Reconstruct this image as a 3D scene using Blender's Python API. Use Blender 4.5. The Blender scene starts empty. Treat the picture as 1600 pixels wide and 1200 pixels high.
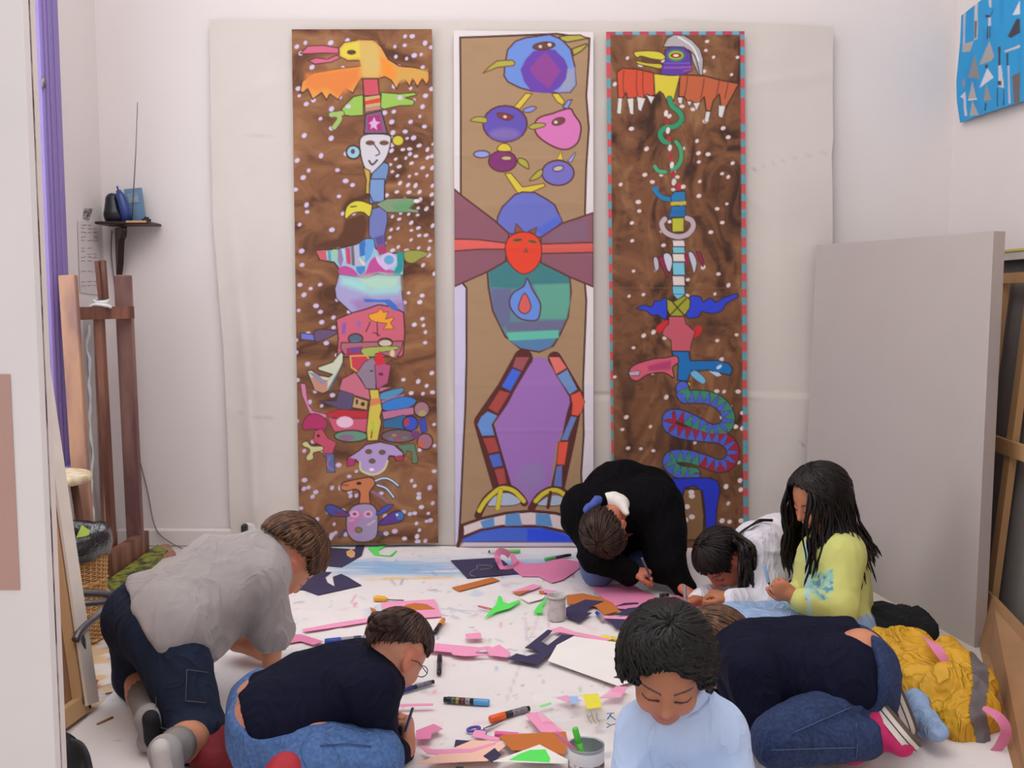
import bpy, math, random
import numpy as np
from mathutils import Vector

# ------------------------------------------------------------------ camera, world, lights
PITCH = math.radians(5.0); CAMZ = 1.1; FPX = 1500.0
cd = bpy.data.cameras.new('camera'); cam = bpy.data.objects.new('camera', cd)
bpy.context.scene.collection.objects.link(cam)
cam.location = (0, 0, CAMZ); cam.rotation_euler = (math.radians(90) - PITCH, 0, 0)
cd.sensor_width = 36.0; cd.lens = 36.0 * FPX / 1600.0; cd.clip_start = 0.05
bpy.context.scene.camera = cam
sc = bpy.context.scene
sc.view_settings.view_transform = 'Standard'; sc.view_settings.look = 'None'
sc.view_settings.gamma = 1.0; sc.view_settings.use_curve_mapping = False
sc.view_settings.exposure = 0.0
w = bpy.data.worlds.new('daylight'); sc.world = w; w.use_nodes = True
w.node_tree.nodes['Background'].inputs[0].default_value = (1.0, 0.962, 0.955, 1)
w.node_tree.nodes['Background'].inputs[1].default_value = 0.84
def area(name, loc, target, sx, sy, power, col):
    l = bpy.data.lights.new(name, 'AREA'); l.shape = 'RECTANGLE'; l.size = sx; l.size_y = sy
    l.energy = power; l.color = col
    o = bpy.data.objects.new(name, l); sc.collection.objects.link(o); o.location = loc
    d = Vector(target) - Vector(loc); o.rotation_euler = d.to_track_quat('-Z', 'Y').to_euler()
    return o
area('window_daylight', (-2.25, 2.9, 1.55), (0.3, 3.0, 0.2), 1.3, 2.0, 34, (0.93, 0.96, 1.0))
area('overhead_fill', (-0.3, 1.9, 3.6), (-0.1, 2.9, 0), 2.2, 2.2, 44, (1.0, 0.97, 0.95))  # added soft overhead fill to brighten the floor; no skylight is built

# ------------------------------------------------------------------ small maths
CP, SP = math.cos(PITCH), math.sin(PITCH)
def ray(px, py):
    x = (px - 800.0) / FPX; v = (600.0 - py) / FPX
    return x, CP + v * SP, -SP + v * CP
def P(px, py, Y):                      # point at distance Y from the camera foot
    x, y, z = ray(px, py); t = Y / y
    return np.array([x * t, Y, CAMZ + z * t])
def F(px, py, z=0.0):                  # point on the floor
    x, y, d = ray(px, py); t = (z - CAMZ) / d
    return np.array([x * t, y * t, z])
def A(*v): return np.array(v, float)
def nrm(v): v = np.asarray(v, float); return v / (np.linalg.norm(v) + 1e-12)
def s2l(c):
    c = np.asarray(c, float)
    if c.max() > 1.001: c = c / 255.0
    return np.where(c <= 0.04045, c / 12.92, ((c + 0.055) / 1.055) ** 2.4)
WALL_Y = 4.242; LEFT_X = -1.79; RIGHT_X = 1.91

_rs = np.random.RandomState(5)
_lat = _rs.rand(64, 64, 64).astype(np.float32)
def vn(p, seed=0):                     # 3D value noise 0..1, p (...,3)
    p = np.asarray(p, float) + seed * 7.31
    i = np.floor(p).astype(int); f = p - i; f = f * f * (3 - 2 * f)
    i &= 63; j = (i + 1) & 63
    x0, y0, z0 = i[..., 0], i[..., 1], i[..., 2]; x1, y1, z1 = j[..., 0], j[..., 1], j[..., 2]
    fx, fy, fz = f[..., 0], f[..., 1], f[..., 2]
    def L(a, b, t): return a + (b - a) * t
    return L(L(L(_lat[x0, y0, z0], _lat[x1, y0, z0], fx), L(_lat[x0, y1, z0], _lat[x1, y1, z0], fx), fy),
             L(L(_lat[x0, y0, z1], _lat[x1, y0, z1], fx), L(_lat[x0, y1, z1], _lat[x1, y1, z1], fx), fy), fz)
def fbm(p, seed=0, o=3):
    p = np.asarray(p, float); s = 0; a = 0.5; t = 0
    for k in range(o): s = s + a * vn(p * 2 ** k, seed + k); t += a; a *= 0.55
    return s / t

# ------------------------------------------------------------------ materials
_M = {}
def mat(name, rgb, rough=0.65, var=0.05, scale=12.0, bump=0.15, bscale=250.0, attr=False, metal=0.0,
        spec=0.5, trans=0.0, alpha=1.0, sheen=0.0, streak=None, tint=None, coat=0.0, bdist=0.001, fold=0.0, fscale=9.0):
    if name in _M: return _M[name]
    m = bpy.data.materials.new(name); m.use_nodes = True; nt = m.node_tree; N = nt.nodes; L = nt.links
    b = N['Principled BSDF']; b.inputs['Roughness'].default_value = rough
    b.inputs['Metallic'].default_value = metal; b.inputs['Specular IOR Level'].default_value = spec
    b.inputs['Transmission Weight'].default_value = trans; b.inputs['Alpha'].default_value = alpha
    b.inputs['Sheen Weight'].default_value = sheen; b.inputs['Coat Weight'].default_value = coat
    tc = N.new('ShaderNodeTexCoord'); mp = N.new('ShaderNodeMapping'); L.new(tc.outputs['Object'], mp.inputs[0])
    if streak: mp.inputs['Scale'].default_value = streak
    nz = N.new('ShaderNodeTexNoise'); nz.inputs['Scale'].default_value = scale; nz.inputs['Detail'].default_value = 4
    L.new(mp.outputs[0], nz.inputs[0])
    if attr:
        at = N.new('ShaderNodeAttribute'); at.attribute_name = 'Col'; src = at.outputs['Color']
    else:
        rg = N.new('ShaderNodeRGB'); l = s2l(rgb); rg.outputs[0].default_value = (l[0], l[1], l[2], 1); src = rg.outputs[0]
    if tint is not None:
        mt = N.new('ShaderNodeMix'); mt.data_type = 'RGBA'; l = s2l(tint)
        cr = N.new('ShaderNodeValToRGB'); cr.color_ramp.elements[0].position = 0.42; cr.color_ramp.elements[1].position = 0.62
        L.new(nz.outputs[0], cr.inputs[0]); L.new(cr.outputs[0], mt.inputs[0]); L.new(src, mt.inputs[6])
        mt.inputs[7].default_value = (l[0], l[1], l[2], 1); src = mt.outputs[2]
    mr = N.new('ShaderNodeMapRange'); mr.inputs[1].default_value = 0.25; mr.inputs[2].default_value = 0.75
    mr.inputs[3].default_value = 1 - var; mr.inputs[4].default_value = 1 + var; L.new(nz.outputs[0], mr.inputs[0])
    mx = N.new('ShaderNodeVectorMath'); mx.operation = 'SCALE'; L.new(src, mx.inputs[0]); L.new(mr.outputs[0], mx.inputs['Scale'])
    L.new(mx.outputs[0], b.inputs['Base Color'])
    if bump > 0:
        n2 = N.new('ShaderNodeTexNoise'); n2.inputs['Scale'].default_value = bscale; n2.inputs['Detail'].default_value = 3
        L.new(mp.outputs[0], n2.inputs[0]); bp = N.new('ShaderNodeBump'); bp.inputs['Strength'].default_value = bump
        bp.inputs['Distance'].default_value = bdist; L.new(n2.outputs[0], bp.inputs['Height']); L.new(bp.outputs[0], b.inputs['Normal'])
        if fold > 0:
            n3 = N.new('ShaderNodeTexNoise'); n3.inputs['Scale'].default_value = fscale; n3.inputs['Detail'].default_value = 2; n3.inputs['Distortion'].default_value = 1.6
            m3 = N.new('ShaderNodeMapping'); m3.inputs['Scale'].default_value = (1.0, 1.0, 0.5); m3.inputs['Rotation'].default_value = (0.4, 0.7, 0.5); L.new(tc.outputs['Object'], m3.inputs[0]); L.new(m3.outputs[0], n3.inputs[0])
            ab = N.new('ShaderNodeMath'); ab.operation = 'SUBTRACT'; ab.inputs[1].default_value = 0.5; L.new(n3.outputs[0], ab.inputs[0])
            a2 = N.new('ShaderNodeMath'); a2.operation = 'ABSOLUTE'; L.new(ab.outputs[0], a2.inputs[0])
            p2 = N.new('ShaderNodeMath'); p2.operation = 'POWER'; p2.inputs[1].default_value = 0.6; L.new(a2.outputs[0], p2.inputs[0])
            b3 = N.new('ShaderNodeBump'); b3.inputs['Strength'].default_value = fold; b3.inputs['Distance'].default_value = 0.02; b3.invert = True
            L.new(p2.outputs[0], b3.inputs['Height']); L.new(b3.outputs[0], bp.inputs['Normal'])
    _M[name] = m; return m

# ------------------------------------------------------------------ objects
def tag(o, label=None, cat=None, group=None, kind=None):
    if label: o['label'] = label
    if cat: o['category'] = cat
    if group: o['group'] = group
    if kind: o['kind'] = kind
    return o
def empty(name, loc, label, cat, group=None):
    o = bpy.data.objects.new(name, None); sc.collection.objects.link(o); o.location = tuple(loc)
    o.empty_display_size = 0.05; return tag(o, label, cat, group)
def origin_of(parent):
    v = np.zeros(3)
    while parent is not None: v = v + np.array(parent.location); parent = parent.parent
    return v
def link(name, V, Fc, m, parent=None, smooth=True, col=None):
    """V world coordinates; the object gets its own origin, relative to its parent"""
    V = np.asarray(V, float); base = V.mean(0) if len(V) else np.zeros(3)
    if parent is not None: base = origin_of(parent)
    else: base = np.array([base[0], base[1], V[:, 2].min()])
    me = bpy.data.meshes.new(name)
    if isinstance(Fc, np.ndarray) and Fc.ndim == 2:
        n = Fc.shape[1]; me.vertices.add(len(V)); me.vertices.foreach_set('co', (V - base).astype(np.float32).ravel())
        me.loops.add(Fc.size); me.loops.foreach_set('vertex_index', Fc.astype(np.int32).ravel())
        me.polygons.add(len(Fc)); me.polygons.foreach_set('loop_start', np.arange(0, Fc.size, n, dtype=np.int32))
        me.update(calc_edges=True)
    else:
        me.from_pydata([tuple(v) for v in (V - base)], [], [list(map(int, f)) for f in Fc])
    if smooth: me.polygons.foreach_set('use_smooth', np.ones(len(me.polygons), bool))
    me.validate(); me.update()
    if col is not None:
        ca = me.color_attributes.new('Col', 'FLOAT_COLOR', 'POINT')
        c4 = np.ones((len(V), 4), np.float32); c4[:, :3] = col; ca.data.foreach_set('color', c4.ravel())
    me.materials.append(m)
    o = bpy.data.objects.new(name, me); sc.collection.objects.link(o)
    if parent is not None: o.parent = parent
    else: o.location = tuple(base)
    return o
class MB:
    def __init__(s): s.v = []; s.f = []; s.n = 0
    def add(s, V, Fc):
        V = np.asarray(V, float); s.v.append(V); s.f += [[i + s.n for i in f] for f in Fc]; s.n += len(V); return s
    def box(s, c, size, R=None, bev=0.0):
        c = A(*c); h = A(*size) / 2
        if bev <= 0:
            V = np.array([[sx, sy, sz] for sx in (-1, 1) for sy in (-1, 1) for sz in (-1, 1)], float) * h
            Fc = [[0, 1, 3, 2], [4, 6, 7, 5], [0, 4, 5, 1], [2, 3, 7, 6], [0, 2, 6, 4], [1, 5, 7, 3]]
        else:
            V = []; b = min(bev, h.min() * 0.9)
            idx = {}
            for sx in (-1, 1):
                for sy in (-1, 1):
                    for sz in (-1, 1):
                        for ax in range(3):
                            q = A(sx, sy, sz) * (h - b); q[ax] = (sx, sy, sz)[ax] * h[ax]
                            idx[(sx, sy, sz, ax)] = len(V); V.append(q)
            Fc = []
            for ax in range(3):
                o1, o2 = [a for a in range(3) if a != ax]
                for sg in (-1, 1):
                    q = []
                    for (u, w_) in ((-1, -1), (1, -1), (1, 1), (-1, 1)):
                        k = [0, 0, 0]; k[ax] = sg; k[o1] = u; k[o2] = w_; q.append(idx[(*k, ax)])
                    Fc.append(q if (sg > 0) == (ax != 1) else q[::-1])
            for ax in range(3):
                o1, o2 = [a for a in range(3) if a != ax]
                for u in (-1, 1):
                    for w_ in (-1, 1):
                        k1 = [0, 0, 0]; k1[ax] = -1; k1[o1] = u; k1[o2] = w_; k2 = list(k1); k2[ax] = 1
                        q = [idx[(*k1, o1)], idx[(*k1, o2)], idx[(*k2, o2)], idx[(*k2, o1)]]
                        Fc.append(q)
            for sx in (-1, 1):
                for sy in (-1, 1):
                    for sz in (-1, 1): Fc.append([idx[(sx, sy, sz, a)] for a in range(3)])
            V = np.array(V)
        if R is not None: V = V @ np.asarray(R).T
        return s.add(V + c, Fc)
    def beam(s, a, b, wx, wy, up=(0, 0, 1), bev=0.0):     # box along a->b
        a = A(*a); b = A(*b); d = b - a; L = np.linalg.norm(d); z = d / L
        x = np.cross(up, z)
        if np.linalg.norm(x) < 1e-3: x = np.cross((0, 1, 0), z)
        x = nrm(x); y = np.cross(z, x); return s.box((a + b) / 2, (wx, wy, L), np.column_stack([x, y, z]), bev)
    def tube(s, pts, r, n=8, flat=1.0, cap=True):
        pts = np.asarray(pts, float); m = len(pts); r = np.broadcast_to(np.asarray(r, float), (m,))
        t = np.gradient(pts, axis=0); t /= np.linalg.norm(t, axis=1)[:, None] + 1e-12
        ref = A(0, 0, 1) if abs(t[0][2]) < 0.9 else A(1, 0, 0); x = nrm(np.cross(t[0], ref)); V = []
        an = np.arange(n) * 2 * math.pi / n
        for i in range(m):
            x = nrm(x - t[i] * np.dot(x, t[i])); y = np.cross(t[i], x)
            V.append(pts[i] + r[i] * (np.cos(an)[:, None] * x + flat * np.sin(an)[:, None] * y))
        V = np.concatenate(V); Fc = []
        for i in range(m - 1):
            for k in range(n):
                a = i * n + k; b = i * n + (k + 1) % n; Fc.append([a, b, b + n, a + n])
        if cap: Fc.append(list(range(n))[::-1]); Fc.append([(m - 1) * n + k for k in range(n)])
        return s.add(V, Fc)
    def lathe(s, c, prof, n=32, R=None):      # prof (r,z)
        V = []; Fc = []; m = len(prof)
        for r, z in prof:
            for k in range(n):
                a = 2 * math.pi * k / n; V.append((r * math.cos(a), r * math.sin(a), z))
        for i in range(m - 1):
            for k in range(n):
                a = i * n + k; b = i * n + (k + 1) % n; Fc.append([a, b, b + n, a + n])
        V = np.array(V)
        if R is not None: V = V @ np.asarray(R).T
        return s.add(V + A(*c), Fc)
    def obj(s, name, m, parent=None, smooth=True):
        return link(name, np.concatenate(s.v), s.f, m, parent, smooth)
def crom(pts, n=6, closed=False):
    p = np.asarray(pts, float); m = len(p); out = []
    rng = range(m) if closed else range(m - 1)
    for i in rng:
        if closed: a, b, c, d = p[(i - 1) % m], p[i], p[(i + 1) % m], p[(i + 2) % m]
        else: a, b, c, d = p[max(i - 1, 0)], p[i], p[i + 1], p[min(i + 2, m - 1)]
        for k in range(n):
            t = k / n; out.append(0.5 * ((2 * b) + (-a + c) * t + (2 * a - 5 * b + 4 * c - d) * t * t + (-a + 3 * b - 3 * c + d) * t ** 3))
    if not closed: out.append(p[-1])
    return np.array(out)

# ------------------------------------------------------------------ implicit surfaces
class SDF:
    def __init__(s): s.p = []
    def cap(s, a, b, ra, rb=None, k=0.02, sub=False):
        s.p.append(('c', A(*a), A(*b), ra, ra if rb is None else rb, k, sub)); return s
    def ell(s, c, r, R=None, k=0.02, sub=False):
        s.p.append(('e', A(*c), A(*r), np.eye(3) if R is None else np.asarray(R), 0, k, sub)); return s
    def half(s, c, n, k=0.004):        # cut everything on the side n points to
        s.p.append(('h', A(*c), nrm(n), 0, 0, k, True)); return s
    def chain(s, pts, rs, k=0.02):
        for i in range(len(pts) - 1): s.cap(pts[i], pts[i + 1], rs[i], rs[i + 1], k)
        return s
    def bounds(s):
        lo, hi = [], []
        for q in s.p:
            if q[6]: continue
            if q[0] == 'c':
                r = max(q[3], q[4]); lo.append(np.minimum(q[1], q[2]) - r); hi.append(np.maximum(q[1], q[2]) + r)
            else:
                e = np.sqrt(((q[3] * q[2]) ** 2).sum(1)); lo.append(q[1] - e); hi.append(q[1] + e)
        return np.min(lo, 0), np.max(hi, 0)
    def mesh(s, h):
        lo, hi = s.bounds(); lo = lo - 3 * h - 0.004; hi = hi + 3 * h + 0.004
        n = np.ceil((hi - lo) / h).astype(int) + 1
        ax = [lo[i] + np.arange(n[i]) * h for i in range(3)]
        f = np.ones(n, np.float32)
        for q in s.p:
            kd, a, b, ra, rb, k, sub = q; mg = k + 2.5 * h
            if kd == 'c': r = max(ra, rb); l = np.minimum(a, b) - r - mg; u = np.maximum(a, b) + r + mg
            elif kd == 'e': e = np.sqrt(((ra * b) ** 2).sum(1)); l = a - e - mg; u = a + e + mg
            else: l = lo; u = hi
            i0 = np.clip(np.floor((l - lo) / h).astype(int), 0, n); i1 = np.clip(np.ceil((u - lo) / h).astype(int) + 1, 0, n)
            if (i1 <= i0).any(): continue
            sl = tuple(slice(i0[t], i1[t]) for t in range(3))
            X = ax[0][sl[0]][:, None, None]; Y = ax[1][sl[1]][None, :, None]; Z = ax[2][sl[2]][None, None, :]
            if kd == 'c':
                d = b - a; L2 = float(d @ d) + 1e-12
                t = np.clip(((X - a[0]) * d[0] + (Y - a[1]) * d[1] + (Z - a[2]) * d[2]) / L2, 0, 1)
                g = np.sqrt((X - a[0] - t * d[0]) ** 2 + (Y - a[1] - t * d[1]) ** 2 + (Z - a[2] - t * d[2]) ** 2) - (ra + (rb - ra) * t)
            elif kd == 'e':
                R = ra; dx, dy, dz = X - a[0], Y - a[1], Z - a[2]
                q0 = (dx * R[0, 0] + dy * R[1, 0] + dz * R[2, 0]) / b[0]
                q1 = (dx * R[0, 1] + dy * R[1, 1] + dz * R[2, 1]) / b[1]
                q2 = (dx * R[0, 2] + dy * R[1, 2] + dz * R[2, 2]) / b[2]
                k0 = np.sqrt(q0 ** 2 + q1 ** 2 + q2 ** 2); k1 = np.sqrt((q0 / b[0]) ** 2 + (q1 / b[1]) ** 2 + (q2 / b[2]) ** 2)
                g = k0 * (k0 - 1) / (k1 + 1e-9)
                g = np.where(k0 < 0.3, -b.min() * (1 - k0), g)
            else:
                g = -((X - a[0]) * b[0] + (Y - a[1]) * b[1] + (Z - a[2]) * b[2])
            F0 = f[sl]
            if sub:
                g = -g if kd != 'h' else -g
                if kd == 'h': g = (X - a[0]) * b[0] + (Y - a[1]) * b[1] + (Z - a[2]) * b[2]
                hh = np.clip(0.5 - 0.5 * (g - F0) / -k, 0, 1) if False else np.clip(0.5 + 0.5 * (g - F0) / k, 0, 1)
                f[sl] = F0 + (g - F0) * hh + k * hh * (1 - hh)
            else:
                hh = np.clip(0.5 + 0.5 * (F0 - g) / k, 0, 1)
                f[sl] = F0 + (g - F0) * hh - k * hh * (1 - hh)
        ins = f < 0
        c = np.zeros(n - 1, np.int8); offs = [(i, j, l) for i in (0, 1) for j in (0, 1) for l in (0, 1)]
        for (i, j, l) in offs: c += ins[i:n[0] - 1 + i, j:n[1] - 1 + j, l:n[2] - 1 + l]
        act = (c > 0) & (c < 8); ids = np.argwhere(act); nv = len(ids)
        vid = -np.ones(n - 1, np.int32); vid[act] = np.arange(nv)
        vals = np.stack([f[ids[:, 0] + i, ids[:, 1] + j, ids[:, 2] + l] for (i, j, l) in offs], 1)
        acc = np.zeros((nv, 3)); cnt = np.zeros(nv)
        for a_ in range(8):
            for b_ in range(a_ + 1, 8):
                d = np.array(offs[b_]) - np.array(offs[a_])
                if abs(d).sum() != 1: continue
                va, vb = vals[:, a_], vals[:, b_]; m = (va < 0) != (vb < 0)
                t = np.where(m, va / np.where(m, va - vb, 1), 0)
                acc += np.where(m[:, None], np.array(offs[a_]) + t[:, None] * d, 0); cnt += m
        V = lo + (ids + acc / cnt[:, None]) * h; Q = []
        for axi in range(3):
            s0 = [slice(1, n[t] - 1) for t in range(3)]; s0[axi] = slice(0, n[axi] - 1); s1 = list(s0); s1[axi] = slice(1, n[axi])
            a0 = ins[tuple(s0)]; a1 = ins[tuple(s1)]; e = np.argwhere(a0 != a1)
            if not len(e): continue
            sg = a0[tuple(e.T)]; base = e.copy()
            for t in range(3):
                if t != axi: base[:, t] += 1
            o1, o2 = [(1, 2), (2, 0), (0, 1)][axi]
            def cell(u, w_):
                q = base.copy(); q[:, o1] -= u; q[:, o2] -= w_; return vid[q[:, 0], q[:, 1], q[:, 2]]
            qd = np.stack([cell(1, 1), cell(0, 1), cell(0, 0), cell(1, 0)], 1)
            qd[~sg] = qd[~sg][:, ::-1]; Q.append(qd)
        Q = np.concatenate(Q); Q = Q[(Q >= 0).all(1)]
        return V, Q
def vnormals(V, Q):
    a, b, c, d = (V[Q[:, i]] for i in range(4)); n = np.cross(c - a, d - b); N = np.zeros_like(V)
    for i in range(4): np.add.at(N, Q[:, i], n)
    return N / (np.linalg.norm(N, axis=1)[:, None] + 1e-12)
def smooth_mesh(V, Q, it=1, lam=0.5):
    for _ in range(it):
        S = np.zeros_like(V); c = np.zeros(len(V))
        for i in range(4):
            for j in ((i + 1) % 4, (i + 3) % 4):
                np.add.at(S, Q[:, i], V[Q[:, j]]); np.add.at(c, Q[:, i], 1)
        V = V + lam * (S / np.maximum(c, 1)[:, None] - V)
    return V
def fold(V, Q, amp, freq=16.0, seed=0, stretch=(1, 1, 0.4), amp2=0.0):
    N = vnormals(V, Q); q = V * freq * np.array(stretch)
    wv = np.stack([vn(V * 6, seed + 3), vn(V * 6, seed + 4), vn(V * 6, seed + 5)], -1)
    r = 1 - 2 * np.abs(2 * vn(q + wv * 2.2, seed) - 1) ** 0.8
    d = amp * r + (amp2 * (1 - 2 * np.abs(2 * vn(q * 2.7, seed + 9) - 1)) if amp2 else 0)
    return V + N * d[:, None]
def basis(f, u):                       # columns: right, forward, up
    f = nrm(f); u = nrm(np.asarray(u, float) - f * np.dot(u, f)); r = np.cross(f, u)
    return np.column_stack([r, f, u])
# ------------------------------------------------------------------ painting on grids
def poly_sd(X, Y, pts):
    p = np.asarray(pts, float); d = np.full(X.shape, 1e9); s = np.ones(X.shape); n = len(p); j = n - 1
    for i in range(n):
        ex, ey = p[j] - p[i]; wx, wy = X - p[i][0], Y - p[i][1]
        t = np.clip((wx * ex + wy * ey) / (ex * ex + ey * ey + 1e-9), 0, 1)
        d = np.minimum(d, (wx - ex * t) ** 2 + (wy - ey * t) ** 2)
        c1 = Y >= p[i][1]; c2 = Y < p[j][1]; c3 = ex * wy > ey * wx
        flip = (c1 & c2 & c3) | (~c1 & ~c2 & ~c3); s = np.where(flip, -s, s); j = i
    return s * np.sqrt(d)
def line_d(X, Y, pts):
    p = np.asarray(pts, float); d = np.full(X.shape, 1e9)
    for i in range(len(p) - 1):
        ex, ey = p[i + 1] - p[i]; wx, wy = X - p[i][0], Y - p[i][1]
        t = np.clip((wx * ex + wy * ey) / (ex * ex + ey * ey + 1e-9), 0, 1)
        d = np.minimum(d, (wx - ex * t) ** 2 + (wy - ey * t) ** 2)
    return np.sqrt(d)
class Paint:
    """colours for the vertices of a sheet; X, Y are design coordinates of its grid"""
    def __init__(s, X, Y, C): s.X, s.Y, s.C = X, Y, C; s.o = (0, 0, 1); s.seed = 1
    def t(s, ox, oy, sc_): s.o = (ox, oy, sc_); return s
    def q(s, pts): p = np.asarray(pts, float).reshape(-1, 2); return p / s.o[2] + np.array(s.o[:2])
    def _sl(s, p, m):
        lo, hi = p.min(0) - m, p.max(0) + m
        mk = (s.X >= lo[0]) & (s.X <= hi[0]) & (s.Y >= lo[1]) & (s.Y <= hi[1])
        if not mk.any(): return None
        r = np.where(mk.any(1))[0]; c = np.where(mk.any(0))[0]; return (slice(r[0], r[-1] + 1), slice(c[0], c[-1] + 1))
    def mixin(s, sl, a, col):
        a = np.clip(a, 0, 1)[..., None]; s.C[sl] = s.C[sl] * (1 - a) + s2l(col) * a
    def fill(s, col, pts, out=None, ow=1.1, soft=0.9, sm=False, raw=False, al=1.0):
        p = np.asarray(pts, float).reshape(-1, 2) if raw else s.q(pts)
        if sm: p = crom(p, 4, True)
        sl = s._sl(p, soft + ow + 2)
        if sl is None: return s
        sd = poly_sd(s.X[sl], s.Y[sl], p)
        if col is not None: s.mixin(sl, (0.5 - sd / soft) * al if soft < 2 else np.clip(0.5 - sd / soft, 0, 1) * al, col)
        if out is not None: s.mixin(sl, (0.5 - (np.abs(sd) - ow)) * 0.9, out)
        return s
    def line(s, col, pts, w, sm=True, out=None, ow=1.0, al=1.0, cyc=None):
        p = s.q(pts)
        if sm and len(p) > 2: p = crom(p, 4)
        wp = w / s.o[2] / 2; sl = s._sl(p, wp + 3 + ow)
        if sl is None: return s
        d = line_d(s.X[sl], s.Y[sl], p)
        if out is not None: s.mixin(sl, 0.5 - (d - wp - ow), out)
        s.mixin(sl, (0.5 - (d - wp)) * al, col); return s
    def oval(s, col, cx, cy, rx, ry=None, rot=0, **k):
        ry = rx if ry is None else ry; a = np.arange(20) * 2 * math.pi / 20; c, d = math.cos(rot), math.sin(rot)
        x, y = rx * np.cos(a), ry * np.sin(a); return s.fill(col, np.stack([cx + x * c - y * d, cy + x * d + y * c], 1), **k)
def sheet(name, x0, y0, x1, y1, step, wallpt, base, paint, m, wob=None, label=None, cat=None, edge=None):
    """a hanging sheet of painted paper: a grid of vertices on the wall plane, with paint colours"""
    nx = int((x1 - x0) / step) + 1; ny = int((y1 - y0) / step) + 1
    X, Y = np.meshgrid(np.linspace(x0, x1, nx), np.linspace(y0, y1, ny))
    Xw, Yw = (X, Y) if edge is None else edge(X, Y)
    C = np.ones((ny, nx, 3)) * s2l(base); pt = Paint(Xw, Yw, C); paint(pt)
    V = wallpt(Xw, Yw).reshape(-1, 3)
    if wob is not None: V = wob(V, X.ravel(), Y.ravel())
    i = np.arange(ny * nx).reshape(ny, nx)
    Q = np.stack([i[:-1, :-1], i[1:, :-1], i[1:, 1:], i[:-1, 1:]], -1).reshape(-1, 4)
    o = link(name, V, Q, m, None, True, pt.C.reshape(-1, 3)); return tag(o, label, cat)
def back_plane(Y):
    def g(X, Yp):
        x = (X - 800.0) / FPX; v = (600.0 - Yp) / FPX; dy = CP + v * SP; dz = -SP + v * CP; t = Y / dy
        return np.stack([x * t, np.full_like(x, Y), CAMZ + dz * t], -1)
    return g
def side_plane(Xc):
    def g(X, Yp):
        x = (X - 800.0) / FPX; v = (600.0 - Yp) / FPX; t = Xc / x
        return np.stack([np.full_like(x, Xc), (CP + v * SP) * t, CAMZ + (-SP + v * CP) * t], -1)
    return g

# ------------------------------------------------------------------ room shell
M_wall = mat('white wall plaster', (226, 218, 217), 0.85, 0.015, 3, 0.25, 60)
M_white = mat('white gloss paint on wood', (232, 226, 226), 0.45, 0.03, 6, 0.15, 40)
def struct(o): o['kind'] = 'structure'; return o
H = 3.1
struct(MB().box((0.06, WALL_Y + 0.06, H / 2), (3.95, 0.12, H)).obj('wall_back', M_wall, smooth=False))
b = MB()                                  # left wall with the window opening between y 2.1 and 3.80
WX = LEFT_X - 0.06
b.box((WX, (3.70 + WALL_Y) / 2, H / 2), (0.12, WALL_Y - 3.70, H))
b.box((WX, 1.4, H / 2), (0.12, 1.4, H))
b.box((WX, 2.90, 0.225), (0.12, 1.60, 0.45)); b.box((WX, 2.90, (2.75 + H) / 2), (0.12, 1.60, H - 2.75))
struct(b.obj('wall_left', M_wall, smooth=False))
struct(MB().box((RIGHT_X + 0.06, 2.5, H / 2), (0.12, 3.6, H)).obj('wall_right', M_wall, smooth=False))
M_purple = mat('purple painted window wood', (136, 116, 180), 0.4, 0.06, 8, 0.1, 60, streak=(1, 1, 0.1))
wf = MB()
wf.box((LEFT_X + 0.008, 3.772, 1.60), (0.036, 0.150, 2.38), bev=0.006)
for yy in (3.725, 3.755, 3.80): wf.box((LEFT_X + 0.027, yy, 1.60), (0.010, 0.014, 2.36), bev=0.004)
wf.box((LEFT_X + 0.02, 2.93, 0.43), (0.09, 1.86, 0.04), bev=0.006)
wf.box((LEFT_X + 0.004, 2.93, 2.79), (0.04, 1.84, 0.09), bev=0.006)
wf.box((LEFT_X - 0.06, 2.85, 1.6), (0.04, 0.05, 2.28), bev=0.006)
wf.box((LEFT_X + 0.004, 2.05, 1.6), (0.04, 0.09, 2.38), bev=0.006)
win = struct(wf.obj('window_1', M_purple, smooth=False))
for k in range(3): MB().tube([A(LEFT_X + 0.03, 3.692, P(61, 128, 3.69)[2] + 0.02), A(LEFT_X + 0.03, 3.692, P(61, 128, 3.69)[2] - 0.02)], 0.008, 8).obj('hinge', mat('hinge metal', (120, 115, 120), 0.4, metal=0.6), win) if k == 0 else None
gm = bpy.data.materials.new('bright daylight glass'); gm.use_nodes = True
gb = gm.node_tree.nodes['Principled BSDF']; gb.inputs['Transmission Weight'].default_value = 1; gb.inputs['Roughness'].default_value = 0.02
gb.inputs['IOR'].default_value = 1.05
MB().box((LEFT_X - 0.08, 2.90, 1.6), (0.006, 1.58, 2.28)).obj('pane', gm, win, smooth=False)
M_base = mat('white painted baseboard', (222, 214, 212), 0.55, 0.03, 6, 0.2, 60)
struct(MB().box((0.06, WALL_Y - 0.014, 0.04), (3.66, 0.028, 0.08), bev=0.008).obj('baseboard_back', M_base, smooth=False))
struct(MB().box((LEFT_X + 0.012, 4.0, 0.04), (0.024, 0.44, 0.08), bev=0.008).obj('baseboard_left', M_base, smooth=False))

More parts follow.
